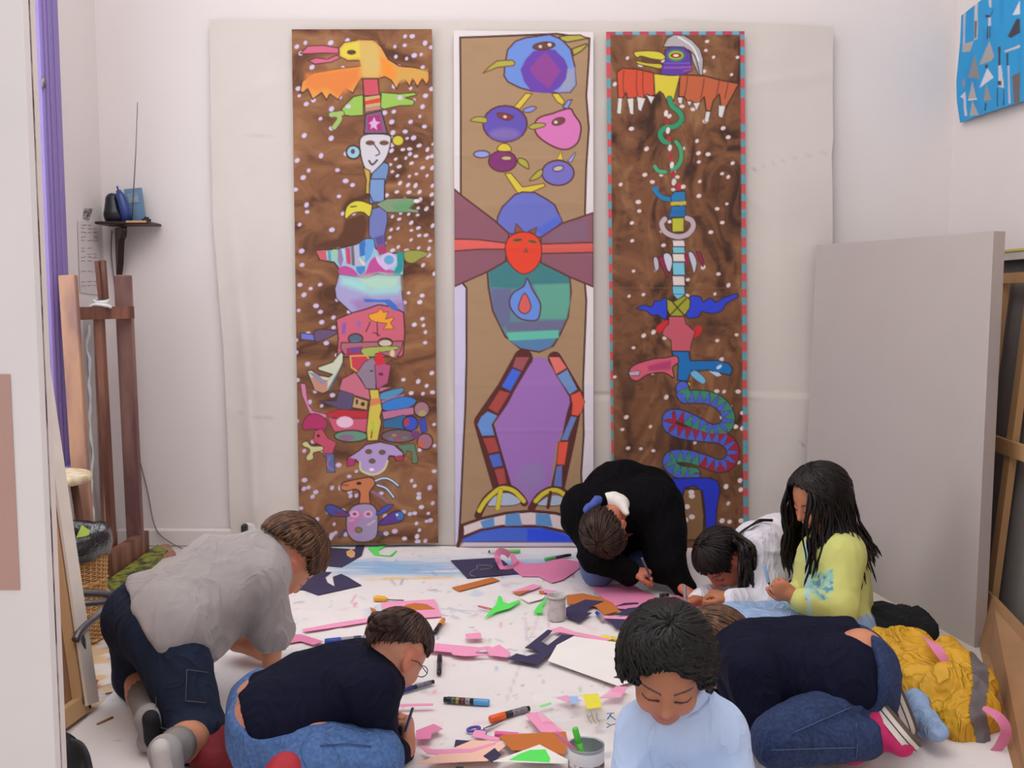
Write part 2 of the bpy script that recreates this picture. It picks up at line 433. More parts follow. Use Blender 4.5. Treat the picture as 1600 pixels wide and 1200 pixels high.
# floor: a pale studio floor with old paint marks
def proj(V):
    x, y, z = V[..., 0], V[..., 1], V[..., 2] - CAMZ
    d = y * CP - z * SP; u = y * SP + z * CP
    return 800 + FPX * x / d, 600 - FPX * u / d
def floor_grid(name, x0, x1, y0, y1, step, z, base, paint, m, wob=0.0, seed=0):
    nx = int((x1 - x0) / step) + 1; ny = int((y1 - y0) / step) + 1
    X, Y = np.meshgrid(np.linspace(x0, x1, nx), np.linspace(y0, y1, ny))
    V = np.stack([X, Y, np.full_like(X, z)], -1)
    C = np.ones((ny, nx, 3)) * s2l(base); paint(V, C)
    if wob:
        q = V.copy(); q[..., 2] = 0; V[..., 2] += wob * (fbm(q * A(3, 1.5, 1), seed, 3)) + wob * 0.8 * np.maximum(0, 1 - np.abs(2 * vn(q * 2.3 + 5, seed + 2) - 1) * 9)
    i = np.arange(ny * nx).reshape(ny, nx)
    Q = np.stack([i[:-1, :-1], i[:-1, 1:], i[1:, 1:], i[1:, :-1]], -1).reshape(-1, 4)
    return link(name, V.reshape(-1, 3), Q, m, None, True, C.reshape(-1, 3))
def mixc(C, a, col): a = np.clip(a, 0, 1)[..., None]; C[:] = C * (1 - a) + s2l(col) * a
def blot(V, C, col, thr, sc_, seed, amt=0.8, mask=1.0, st=(1, 1, 1)):
    n = fbm(V * A(*st) * sc_ + seed * 3.7, seed, 3); mixc(C, np.clip((n - thr) * 14, 0, 1) * amt * mask, col)
def paint_floor(V, C):
    px, py = proj(V); q = V * A(1, 1, 0)
    blot(q, C, (190, 182, 176), 0.5, 2.0, 1, 0.25)
    left = np.clip((360 - px) / 60, 0, 1) * np.clip((py - 960) / 60, 0, 1)
    blot(q, C, (205, 160, 80), 0.60, 14, 2, 0.7, left); blot(q, C, (160, 110, 50), 0.66, 18, 3, 0.8, left)
    blot(q, C, (110, 105, 160), 0.70, 26, 4, 0.8, left); blot(q, C, (60, 100, 110), 0.74, 30, 6, 0.8, left)
    blot(q, C, (215, 190, 80), 0.70, 20, 7, 0.7, left)
    right = np.clip((px - 1330) / 60, 0, 1); blot(q, C, (190, 178, 165), 0.45, 5, 8, 0.5, right, (1, 0.3, 1))
    blot(q, C, (215, 195, 120), 0.68, 9, 11, 0.5, right)
    for (x, y, r, c) in ((185, 1150, 26, (196, 140, 60)), (160, 1188, 20, (190, 130, 50)), (200, 1110, 14, (200, 150, 70)), (210, 1105, 10, (90, 90, 150)), (150, 1130, 12, (210, 190, 110)), (170, 1092, 10, (200, 170, 90))):
        d = np.hypot((px - x) / 1.6, py - y) + 14 * (fbm(q * 30, 5) - 0.5); mixc(C, (r * 0.5 - d) / 4 * 0.8, c)
M_floor = mat('painted studio floor', (1, 1, 1), 0.5, 0.03, 7, 0.1, 40, attr=True)
fl = floor_grid('floor', LEFT_X, RIGHT_X, 0.5, WALL_Y, 0.012, 0.0, (212, 204, 200), paint_floor, M_floor); struct(fl)
def paint_cloth(V, C):
    px, py = proj(V); q = V * A(1, 1, 0)
    X, Y = V[..., 0], V[..., 1]
    band = np.clip(1.9 - np.abs(py - 888) / 9, 0, 1) * np.clip((915 - px) / 40, 0, 1) * np.clip((px - 500) / 40, 0, 1)
    n = fbm(q * A(3, 20, 1), 21, 3); mixc(C, band * np.clip(n * 3.2 - 0.7, 0, 1) * 0.95, (140, 180, 216))
    band = np.clip(1 - np.abs(py - 873) / 8, 0, 1) * np.clip((px - 600) / 60, 0, 1) * np.clip((910 - px) / 40, 0, 1)
    mixc(C, band * np.clip(n * 3.0 - 1.0, 0, 1) * 0.7, (160, 192, 212))
    band = np.clip(1 - np.abs(py - 904 + (px - 650) * 0.02) / 3.6, 0, 1) * np.clip((720 - px) / 20, 0, 1) * np.clip((px - 560) / 30, 0, 1)
    mixc(C, band * np.clip(fbm(q * 25, 4) * 3 - 0.6, 0, 1), (230, 192, 120))
    blot(q, C, (170, 195, 225), 0.66, 9, 31, 0.45, np.clip((1000 - py) / 60, 0, 1)); blot(q, C, (235, 190, 205), 0.69, 11, 32, 0.5)
    blot(q, C, (160, 160, 175), 0.72, 16, 33, 0.5); blot(q, C, (200, 215, 190), 0.73, 13, 34, 0.5); blot(q, C, (150, 150, 160), 0.76, 34, 35, 0.7)
    rs = np.random.RandomState(3)
    for k in range(150):
        x, y = rs.uniform(450, 950), rs.uniform(870, 1195); c = [(90, 95, 140), (230, 120, 150), (120, 120, 120), (120, 170, 210), (150, 190, 120), (200, 90, 90)][rs.randint(6)]
        L_, a = rs.uniform(1, 7), rs.uniform(0, 3.1); r = rs.uniform(0.7, 1.7)
        sl = (np.abs(px - x) < 14) & (np.abs(py - y) < 14)
        if not sl.any(): continue
        dx, dy = px[sl] - x, py[sl] - y; t = np.clip(dx * math.cos(a) + dy * math.sin(a), -L_, L_)
        d = np.hypot(dx - t * math.cos(a), (dy - t * math.sin(a)) * 1.8); al = np.clip(0.5 - (d - r), 0, 1)[:, None] * 0.55
        C[sl] = C[sl] * (1 - al) + s2l(c) * al
    for (x0, y0, x1, y1, c, w_) in ((735, 960, 700, 950, (175, 180, 200), 1), (690, 952, 760, 957, (190, 190, 210), 1), (842, 962, 790, 1100, (215, 205, 205), 2), (820, 970, 822, 1000, (205, 200, 205), 2)):
        d = line_d(px, py, [(x0, y0), (x1, y1)]); mixc(C, (0.5 - (d - w_)) * 0.6, c)
M_cloth = mat('white drop cloth', (1, 1, 1), 0.8, 0.02, 9, 0.25, 90, attr=True)
cl = floor_grid('drop_cloth', -1.12, 1.30, 1.2, 4.205, 0.0085, 0.003, (232, 225, 224), paint_cloth, M_cloth, 0.0035, 7)
tag(cl, 'large white drop cloth with paint smudges covering the middle of the floor', 'drop cloth')

# ------------------------------------------------------------------ backing paper
def wob_back(V, X, Y):
    q = V * A(1, 0, 1)
    d = 0.012 * fbm(q * A(2.2, 1, 1.1), 11, 3) + 0.003 * np.maximum(0, 1 - np.abs(2 * vn(q * A(1.3, 1, 2.2), 13) - 1) * 7)
    e = np.clip((X - 1180) / 120, 0, 1); d = d + 0.02 * e * (0.5 + 0.5 * np.sin(Y / 62.0 + X / 140.0))
    d = d + 0.025 * np.exp(-((X - 372 - (Y - 700) * 0.03) / 14) ** 2) * np.clip((Y - 250) / 300, 0, 1)
    d = d + 0.006 * (Y > 622 + (X - 945) * -0.03 ) * (X > 700) * np.exp(-np.maximum(Y - 622, 0) / 60)
    V = V.copy(); V[:, 1] -= np.maximum(d, 0) * np.clip((868 - Y) / 60, 0.15, 1); return V
def paint_back(p):
    n = fbm(np.stack([p.X / 140, p.Y / 140, 0 * p.X], -1), 3, 3); mixc(p.C, (n - 0.45) * 0.6, (196, 188, 182))
    p.t(0, 0, 1)
    p.line((170, 160, 156), [(925, 613), (1060, 618), (1262, 628)], 2.0, al=0.55)
    p.line((182, 174, 170), [(360, 640), (408, 652), (450, 650)], 1.6, al=0.5); p.line((182, 174, 170), [(1180, 265), (1230, 250), (1296, 238)], 2, al=0.35)
    p.line((182, 174, 170), [(335, 208), (400, 212), (456, 216)], 2, al=0.3)
    for x, y in ((1180, 266), (1253, 692), (1245, 690)): p.oval((70, 90, 140) if y > 300 else (120, 70, 90), x, y, 2.2)
def edge_back(X, Y):                     # outline of the paper on the wall
    u = (X - 328) / 972.0; v = (Y - 30) / 832.0
    xl = np.interp(Y, [30, 200, 350, 560, 700, 830, 862], [328, 330, 333, 350, 356, 360, 362])
    xr = np.interp(Y, [30, 210, 230, 375, 600, 862], [1301, 1300, 1297, 1299, 1268, 1262])
    yt = np.interp(X, [328, 1030, 1040, 1300], [31, 35, 30, 43]); yb = np.interp(X, [328, 470, 1300], [838, 848, 862])
    return xl + u * (xr - xl), yt + v * (yb - yt)
M_paper = mat('paper sheet', (1, 1, 1), 0.8, 0.015, 5, 0.2, 120, attr=True)
sheet('backing_paper', 328, 30, 1300, 862, 5.0, back_plane(WALL_Y - 0.03), (211, 202, 196), paint_back, M_paper, wob_back,
      'large off-white backing paper pinned flat on the back wall behind the three banners', 'paper', edge_back)
# ------------------------------------------------------------------ the three painted banners
DB = (62, 36, 26)
def brush_bg(p, dark, light, sx, sy, seed, amt=1.0):
    q = np.stack([p.X / sx, p.Y / sy, 0 * p.X], -1)
    w_ = np.stack([fbm(q * 0.6, seed + 5, 2), fbm(q * 0.6, seed + 6, 2), 0 * p.X], -1)
    n = fbm(q + w_ * 3, seed, 4); mixc(p.C, (n - 0.5) * 4.5 * amt, dark); mixc(p.C, (0.46 - n) * 5 * amt, light)
def dots(p, x0, y0, x1, y1, n, col, seed, r=(2.2, 3.6), el=1.3, rot=0.6):
    rs = np.random.RandomState(seed); pts = []; p.t(0, 0, 1)
    for _ in range(n * 30):
        if len(pts) >= n: break
        x, y = rs.uniform(x0, x1), rs.uniform(y0, y1)
        if all((x - a) ** 2 + (y - b_) ** 2 > 100 for a, b_ in pts): pts.append((x, y))
    for x, y in pts:
        q = rs.uniform(*r); p.oval(col, x, y, q * el, q, -rot + rs.uniform(-0.5, 0.5), soft=1.3)
def banner_one(p):
    brush_bg(p, (84, 48, 30), (158, 112, 76), 46, 26, 3)
    L = (205, 190, 222)
    dots(p, 462, 52, 560, 860, 105, L, 1); dots(p, 600, 52, 676, 250, 40, L, 2); dots(p, 600, 215, 678, 420, 75, (212, 198, 215), 3, (1.8, 2.8), 1.6)
    dots(p, 630, 425, 680, 860, 38, (215, 205, 225), 4, (2.2, 3.2)); dots(p, 470, 740, 680, 855, 30, L, 5)
    p.t(440, 30, 4.615)
    p.fill((206, 98, 130), [(135, 250), (190, 195), (300, 190), (415, 210), (410, 250), (300, 245), (200, 250)], DB, 0.8)
    p.fill((206, 98, 130), [(195, 300), (250, 280), (330, 290), (400, 260), (428, 280), (360, 312), (240, 325)], DB, 0.8)
    body = [(570, 340), (400, 360), (230, 390), (150, 450), (135, 525), (160, 530), (190, 500), (225, 580), (290, 530), (325, 585), (350, 540), (410, 582), (460, 500), (515, 535), (560, 450), (580, 425), (700, 430), (745, 415), (790, 440), (830, 505), (875, 410), (925, 490), (945, 430), (980, 490), (1015, 430), (1045, 475), (1065, 440), (1062, 380), (960, 350), (850, 340), (770, 290), (720, 200), (660, 150), (560, 150), (450, 170), (415, 210), (420, 270), (480, 300), (560, 300)]
    p.fill((222, 150, 70), body, DB, 1.0)
    p.fill((222, 128, 62), [(180, 400), (420, 365), (560, 350), (560, 440), (500, 500), (400, 560), (330, 500), (250, 520), (170, 480)], soft=9)
    p.fill((206, 160, 80), [(800, 360), (1050, 370), (1050, 420), (950, 430), (830, 460)], soft=7)
    p.fill((208, 176, 100), [(560, 160), (680, 170), (730, 280), (690, 420), (590, 425), (570, 310)], soft=8)
    p.fill((218, 200, 74), [(425, 215), (455, 180), (560, 160), (570, 280), (480, 290), (425, 265)], soft=5)
    p.fill((232, 140, 50), [(700, 260), (760, 300), (840, 400), (800, 430), (740, 400)], soft=6)
    p.oval((95, 60, 30), 505, 240, 34, 18)
    p.fill((200, 80, 96), [(585, 432), (695, 430), (708, 550), (595, 556)], DB, 1.0)
    p.fill((190, 170, 110), [(597, 560), (712, 545), (725, 650), (605, 670)], DB, 0.8)
    p.fill((214, 66, 56), [(600, 592), (710, 568), (712, 602), (603, 620)]); p.fill((185, 130, 120), [(605, 640), (720, 620), (722, 650), (608, 668)])
    G = (150, 190, 84)
    p.fill(G, [(590, 545), (520, 560), (440, 640), (430, 670), (440, 690), (500, 700), (590, 695)], DB, 0.9)
    p.line((160, 185, 105), [(435, 680), (360, 690), (400, 690), (420, 720), (380, 780)], 34, out=DB)
    p.fill(G, [(720, 530), (850, 540), (960, 530), (975, 548), (890, 568), (960, 588), (950, 622), (850, 625), (740, 650), (715, 640)], DB, 0.8)
    p.oval(L, 480, 630, 20, 15); p.oval(L, 855, 568, 18, 17)
    p.fill((122, 92, 125), [(605, 688), (720, 660), (765, 825), (595, 825)], DB, 1.1); p.fill((168, 42, 112), [(622, 705), (710, 690), (728, 805), (622, 805)])
    p.fill((215, 170, 215), [(630, 750), (655, 735), (668, 705), (682, 738), (712, 745), (685, 765), (690, 800), (662, 780), (640, 795), (648, 765)])
    p.fill((205, 200, 208), [(590, 840), (680, 828), (780, 840), (785, 900), (750, 1010), (650, 1115), (590, 1050), (563, 900)], DB, 1.1, sm=True)
    p.oval((110, 70, 50), 640, 893, 34, 18); p.oval((110, 70, 50), 740, 893, 34, 18); p.line((60, 50, 70), [(668, 905), (708, 965), (680, 985)], 9); p.line((80, 50, 50), [(632, 1022), (655, 1050), (690, 1018)], 14)
    p.oval((150, 190, 210), 518, 960, 50, 48, out=DB, ow=1.4); p.oval((80, 70, 90), 515, 955, 16, 18); p.oval((206, 190, 62), 840, 876, 42, 38, out=(90, 60, 30))
    p.fill((195, 165, 70), [(590, 1070), (640, 1095), (638, 1260), (606, 1260), (612, 1160)], DB, 0.9)
    p.fill((110, 142, 190), [(655, 1112), (740, 1030), (775, 1050), (770, 1110), (745, 1200), (745, 1330), (740, 1330), (635, 1330), (635, 1180)], DB, 1.0)
    p.t(440, 280, 4.615)
    p.fill((90, 52, 34), [(460, 290), (600, 250), (622, 330), (600, 430), (480, 500), (300, 500), (240, 480), (300, 450), (400, 430), (440, 370)], soft=5)
    p.fill((120, 150, 200), [(640, 0), (745, 0), (740, 165), (660, 165), (633, 100)], DB, 0.9); p.fill((110, 120, 180), [(650, 215), (720, 195), (762, 235), (765, 300), (745, 400), (750, 545), (700, 550), (630, 400), (632, 270)], DB, 0.9)
    p.fill((90, 80, 140), [(670, 420), (740, 400), (745, 470), (690, 480)], soft=3)
    p.fill((212, 200, 62), [(455, 270), (470, 200), (520, 160), (580, 158), (640, 180), (655, 190), (635, 272), (590, 240), (520, 245), (470, 285)], DB, 1.0, sm=True); p.line(DB, [(500, 200), (540, 195)], 9)
    p.fill((128, 150, 118), [(680, 180), (760, 142), (900, 135), (985, 145), (1000, 160), (940, 185), (920, 210), (990, 222), (985, 245), (900, 238), (760, 240)], DB, 0.7); p.fill((96, 155, 105), [(800, 190), (980, 150), (900, 230), (830, 235)], soft=6); p.oval((225, 225, 225), 975, 158, 22, 14)
    p.fill((150, 190, 210), [(250, 515), (400, 505), (540, 470), (600, 430), (660, 430), (680, 500), (740, 540), (890, 530), (880, 690), (820, 715), (700, 680), (560, 710), (420, 650), (380, 600), (330, 590), (275, 580)], DB, 1.2)
    for c_, q in (((200, 95, 105), [(250, 517), (320, 512), (330, 588), (280, 580)]), ((90, 150, 165), [(335, 512), (352, 510), (360, 590), (338, 588)]), ((150, 205, 160), [(368, 508), (400, 505), (412, 580), (375, 570)]), ((150, 120, 165), [(408, 506), (430, 500), (450, 590), (425, 640), (405, 590)]), ((165, 205, 230), [(432, 500), (452, 498), (462, 580), (430, 640), (448, 580)]),
                  ((200, 70, 110), [(460, 498), (495, 490), (500, 615), (470, 610)]), ((100, 105, 115), [(500, 488), (522, 480), (530, 625), (505, 620)]), ((190, 170, 200), [(524, 480), (550, 470), (555, 620), (532, 625)]), ((60, 110, 190), [(560, 462), (608, 435), (600, 550), (565, 560)]), ((100, 160, 215), [(612, 432), (662, 432), (672, 480), (645, 560), (605, 610), (600, 540)])):
        p.fill(c_, q)
    p.fill((190, 75, 150), [(415, 645), (460, 625), (520, 650), (560, 690), (605, 672), (640, 590), (690, 560), (735, 640), (810, 660), (795, 690), (700, 672), (620, 710), (560, 712), (430, 695)], sm=True)
    p.fill((70, 130, 200), [(535, 630), (605, 625), (600, 670), (572, 692), (545, 670)]); p.fill((235, 200, 180), [(555, 560), (605, 610), (595, 628), (570, 600)])
    p.oval((205, 185, 225), 772, 585, 58, 56); p.fill((205, 185, 225), [(680, 555), (740, 590), (770, 640), (750, 655), (700, 610)], sm=True); p.oval((95, 165, 205), 775, 582, 36, 34)
    p.fill((40, 145, 150), [(830, 530), (888, 528), (872, 660), (822, 715), (800, 680), (835, 620)]); p.fill((150, 155, 70), [(888, 522), (1000, 515), (1060, 540), (1000, 575), (950, 605), (895, 590)], DB, 0.6, sm=True)
    p.fill((165, 60, 110), [(680, 482), (745, 472), (760, 530), (705, 552)], soft=2)
    p.fill((165, 160, 205), [(415, 685), (600, 712), (700, 685), (800, 695), (860, 690), (868, 800), (884, 960), (880, 1000), (530, 985), (395, 860), (385, 790)], DB, 0.9)
    p.fill((175, 215, 195), [(560, 710), (700, 690), (850, 700), (855, 790), (700, 810), (560, 780)], soft=12); p.fill((160, 215, 215), [(430, 700), (540, 715), (640, 800), (850, 780), (840, 820), (640, 830), (430, 760)], soft=10)
    p.fill((160, 130, 185), [(500, 880), (620, 850), (700, 900), (880, 880), (884, 960), (700, 950), (560, 960)], soft=9)
    p.fill((205, 98, 120), [(395, 1010), (520, 960), (600, 940), (700, 905), (800, 920), (880, 960), (890, 1100), (878, 1260), (860, 1280), (400, 1280), (410, 1150)], DB, 1.1)
    p.fill((60, 110, 195), [(590, 862), (700, 868), (780, 866), (830, 910), (842, 955), (800, 940), (745, 890), (600, 885)]); p.fill((130, 90, 170), [(440, 1040), (470, 1035), (460, 1110), (435, 1120)], soft=3); p.fill((150, 100, 170), [(540, 1010), (570, 1030), (565, 1090), (550, 1070)], soft=3)
    p.fill((235, 160, 45), [(625, 980), (690, 958), (718, 930), (735, 960), (770, 955), (750, 1010), (800, 995), (812, 1005), (785, 1035), (812, 1078), (735, 1080), (762, 1040), (680, 1030), (640, 1012)], (120, 60, 30), 0.6)
    p.line(DB, [(640, 1030), (610, 1100)], 8); p.line(DB, [(690, 1030), (692, 1130)], 8); p.line(DB, [(660, 1105), (690, 1115), (710, 1130)], 7)
    p.fill((110, 120, 205), [(140, 1108), (240, 1120), (245, 1165), (140, 1155)], DB, 0.8); p.fill((105, 82, 118), [(240, 1095), (320, 1083), (405, 1100), (360, 1135), (250, 1172)], DB, 0.8, sm=True)
    p.oval((85, 100, 120), 535, 1150, 52, 36, out=DB); p.oval((70, 150, 175), 530, 1180, 40, 14); p.oval((200, 190, 170), 748, 1182, 54, 36, out=DB)
    p.t(440, 530, 3.635)
    p.fill((175, 105, 120), [(340, 20), (690, 10), (680, 60), (650, 112), (560, 80), (470, 92), (360, 88), (335, 50)], DB, 0.9); p.fill((165, 50, 90), [(370, 50), (460, 40), (465, 90), (370, 88)]); p.oval((110, 70, 150), 420, 60, 34, 14)
    p.oval((210, 190, 170), 590, 22, 40, 22, out=DB); p.fill((165, 178, 90), [(465, 50), (650, 40), (655, 58), (540, 80), (530, 98), (470, 92)], DB, 0.6, sm=True); p.oval((220, 200, 160), 630, 80, 14, 20)
    p.fill((205, 210, 185), [(338, 70), (352, 85), (350, 130), (322, 200), (270, 290), (240, 305), (190, 290), (165, 230), (145, 180), (170, 175), (215, 205), (270, 215), (290, 200), (210, 175), (205, 160), (290, 130)], DB, 1.0)
    p.fill((195, 140, 118), [(165, 215), (262, 232), (262, 290), (230, 303), (190, 288)]); p.fill((150, 140, 165), [(150, 185), (200, 195), (250, 240), (300, 210), (230, 260), (180, 215)]); p.fill((90, 105, 130), [(262, 285), (345, 140), (320, 200), (275, 290)], soft=2)
    p.fill((198, 110, 130), [(325, 290), (345, 225), (420, 185), (480, 275), (640, 268), (560, 300), (500, 345), (400, 315)], DB, 0.8)
    p.fill((200, 60, 80), [(392, 95), (485, 92), (498, 115), (440, 190), (398, 160)], (215, 170, 80), 1.2); p.fill((145, 125, 145), [(425, 195), (470, 130), (520, 100), (545, 150), (535, 285), (480, 280), (450, 225)], DB, 0.7)
    p.fill((180, 85, 125), [(530, 145), (598, 140), (622, 148), (604, 250), (540, 287)], DB, 0.7); p.fill((212, 40, 60), [(560, 62), (592, 142), (535, 148), (530, 105)]); p.oval((110, 40, 60), 565, 198, 14, 9); p.oval((80, 70, 80), 512, 180, 12, 5)
    p.fill((92, 78, 112), [(215, 352), (310, 350), (330, 288), (408, 312), (412, 392), (345, 415), (308, 385)], DB, 0.6, soft=2); p.fill((196, 160, 112), [(412, 325), (492, 350), (486, 402), (400, 388)], DB, 0.8); p.oval(DB, 428, 355, 7, 16); p.oval(DB, 462, 368, 12, 12)
    p.fill((212, 130, 170), [(108, 250), (136, 255), (152, 370), (182, 408), (262, 428), (250, 448), (160, 420), (118, 320)], DB, 0.5); p.fill((188, 46, 60), [(250, 422), (330, 398), (492, 408), (490, 452), (270, 445)], DB, 0.5)
    p.fill((205, 90, 120), [(265, 450), (490, 450), (490, 528), (300, 525)], DB, 0.6); p.oval((232, 190, 215), 360, 470, 48, 32)
    p.fill((175, 50, 100), [(120, 480), (150, 432), (210, 425), (262, 470), (240, 520), (190, 510), (130, 515)], DB, 0.6, sm=True); p.fill((195, 80, 105), [(188, 520), (232, 508), (262, 560), (312, 585), (290, 650), (242, 668), (228, 605), (180, 580)], DB, 0.6)
    p.oval(DB, 210, 548, 9, 9); p.fill((85, 110, 165), [(250, 648), (298, 650), (305, 755), (258, 756)], DB, 0.6); p.line((190, 100, 130), [(275, 670), (260, 715), (290, 740)], 8)
    p.fill((205, 200, 140), [(118, 590), (145, 580), (172, 606), (232, 608), (232, 632), (182, 645), (182, 676), (150, 690), (140, 668), (160, 640), (155, 620), (125, 608)], DB, 0.7, sm=True)
    p.oval((100, 150, 125), 395, 550, 96, 33, out=DB); p.oval((140, 105, 140), 370, 558, 46, 18)
    p.fill((80, 145, 190), [(555, 310), (680, 275), (690, 298), (640, 330), (565, 345)], DB, 0.7, sm=True); p.fill((190, 120, 155), [(566, 350), (700, 310), (690, 330), (572, 372)]); p.fill((55, 125, 205), [(575, 362), (690, 325), (765, 345), (720, 390), (590, 405)], DB, 0.7, sm=True)
    p.fill((190, 115, 150), [(570, 412), (752, 385), (752, 425), (580, 455)], DB, 0.5); p.fill((50, 105, 150), [(575, 462), (690, 430), (750, 450), (752, 500), (690, 510), (580, 502)], DB, 0.6); p.oval((120, 95, 105), 665, 550, 98, 38, out=DB)
    for c_, x, y in (((180, 130, 80), 640, 545), ((90, 140, 110), 700, 560), ((180, 70, 90), 670, 570), ((100, 110, 170), 620, 565)): p.oval(c_, x, y, 16, 8)
    p.oval((165, 120, 130), 796, 398, 44, 45, out=DB); p.oval((170, 160, 100), 800, 420, 22, 16); p.oval((60, 80, 190), 732, 478, 44, 42, out=DB); p.oval((190, 60, 60), 710, 470, 14, 22); p.fill((60, 75, 180), [(780, 455), (815, 445), (830, 520), (795, 535)], DB, 0.5)
    p.oval((165, 110, 130), 815, 580, 44, 46, out=DB); p.oval((205, 100, 50), 790, 595, 16, 18); p.oval((120, 60, 120), 760, 540, 26, 22)
    p.fill((98, 130, 100), [(650, 602), (755, 590), (775, 680), (768, 706), (742, 704), (738, 640), (712, 632), (700, 668), (685, 630)], DB, 0.6)
    p.fill((212, 190, 80), [(498, 285), (552, 285), (558, 330), (572, 395), (560, 440), (568, 470), (548, 575), (488, 578), (482, 520), (495, 400), (505, 335)], DB, 1.0); p.fill((215, 130, 85), [(508, 338), (560, 332), (562, 365), (505, 382)], soft=2); p.line(DB, [(520, 470), (510, 560)], 7); p.line((180, 200, 60), [(515, 470), (522, 520)], 18)
    p.fill((180, 155, 205), [(440, 632), (480, 598), (560, 583), (640, 600), (692, 645), (690, 690), (650, 690), (640, 664), (612, 662), (590, 735), (540, 770), (490, 768), (442, 735), (438, 700), (420, 682), (412, 715), (372, 722), (375, 675)], DB, 1.1)
    p.fill((180, 55, 110), [(378, 670), (420, 680), (412, 715), (372, 722)]); p.fill((165, 60, 80), [(642, 664), (690, 655), (690, 692), (655, 690)]); p.line((212, 205, 160), [(446, 700), (450, 740), (495, 765), (540, 765), (585, 735), (602, 690)], 12)
    for x, y, r in ((495, 638, 18), (572, 642, 18), (515, 692, 18)): p.oval((120, 90, 60), x, y, r, r * 0.7, out=DB, ow=0.5)
    p.oval((245, 225, 235), 512, 740, 14, 8)
    p.fill((202, 122, 80), [(338, 850), (350, 815), (450, 790), (510, 785), (532, 820), (500, 870), (502, 942), (444, 940), (446, 872), (420, 852), (370, 862)], DB, 1.0, sm=True); p.oval(DB, 440, 818, 15, 9); p.line(DB, [(345, 828), (380, 828)], 5)
    for q in ([(535, 805), (580, 790), (620, 800), (662, 832)], [(545, 830), (590, 845), (615, 870), (636, 898)]): p.line((60, 80, 110), q, 20); p.line((215, 225, 235), [(a, b_ - 2) for a, b_ in q], 8)
    p.line((150, 110, 130), [(515, 865), (560, 890), (600, 920)], 16)
    p.fill((170, 150, 190), [(372, 1000), (405, 950), (460, 933), (520, 942), (546, 990), (548, 1060), (535, 1125), (480, 1150), (410, 1142), (372, 1090)], DB, 1.0, sm=True); p.fill((195, 130, 180), [(380, 1010), (430, 960), (470, 1000), (430, 1050), (400, 1120), (378, 1080)], soft=6)
    p.fill((70, 80, 160), [(248, 955), (290, 940), (378, 988), (372, 1006), (280, 1000)], DB, 0.9, sm=True); p.fill((120, 50, 100), [(300, 970), (375, 992), (370, 1004), (300, 995)], soft=2)
    p.fill((75, 80, 185), [(540, 985), (590, 945), (636, 940), (600, 975), (548, 998)], DB, 0.7, sm=True); p.fill((95, 60, 150), [(553, 1045), (600, 1000), (662, 972), (697, 1000), (672, 1038), (565, 1056)], DB, 0.9, sm=True); p.oval((70, 115, 180), 672, 1003, 22, 24); p.oval((235, 235, 245), 656, 996, 7, 6)
    for x in (415, 493): p.oval((230, 170, 200), x, 992, 26, 20); p.oval((130, 70, 120), x, 992, 12, 8)
    p.line((225, 170, 205), [(385, 1030), (410, 1025)], 9); p.line((225, 190, 215), [(490, 1055), (530, 1030)], 9); p.oval((150, 120, 80), 438, 1082, 20, 15, out=DB, ow=0.6)
    p.fill((70, 90, 150), [(355, 1080), (365, 1085), (340, 1125), (322, 1128)], DB, 0.5); p.fill((70, 90, 150), [(548, 1090), (570, 1100), (578, 1122), (552, 1112)], DB, 0.5)
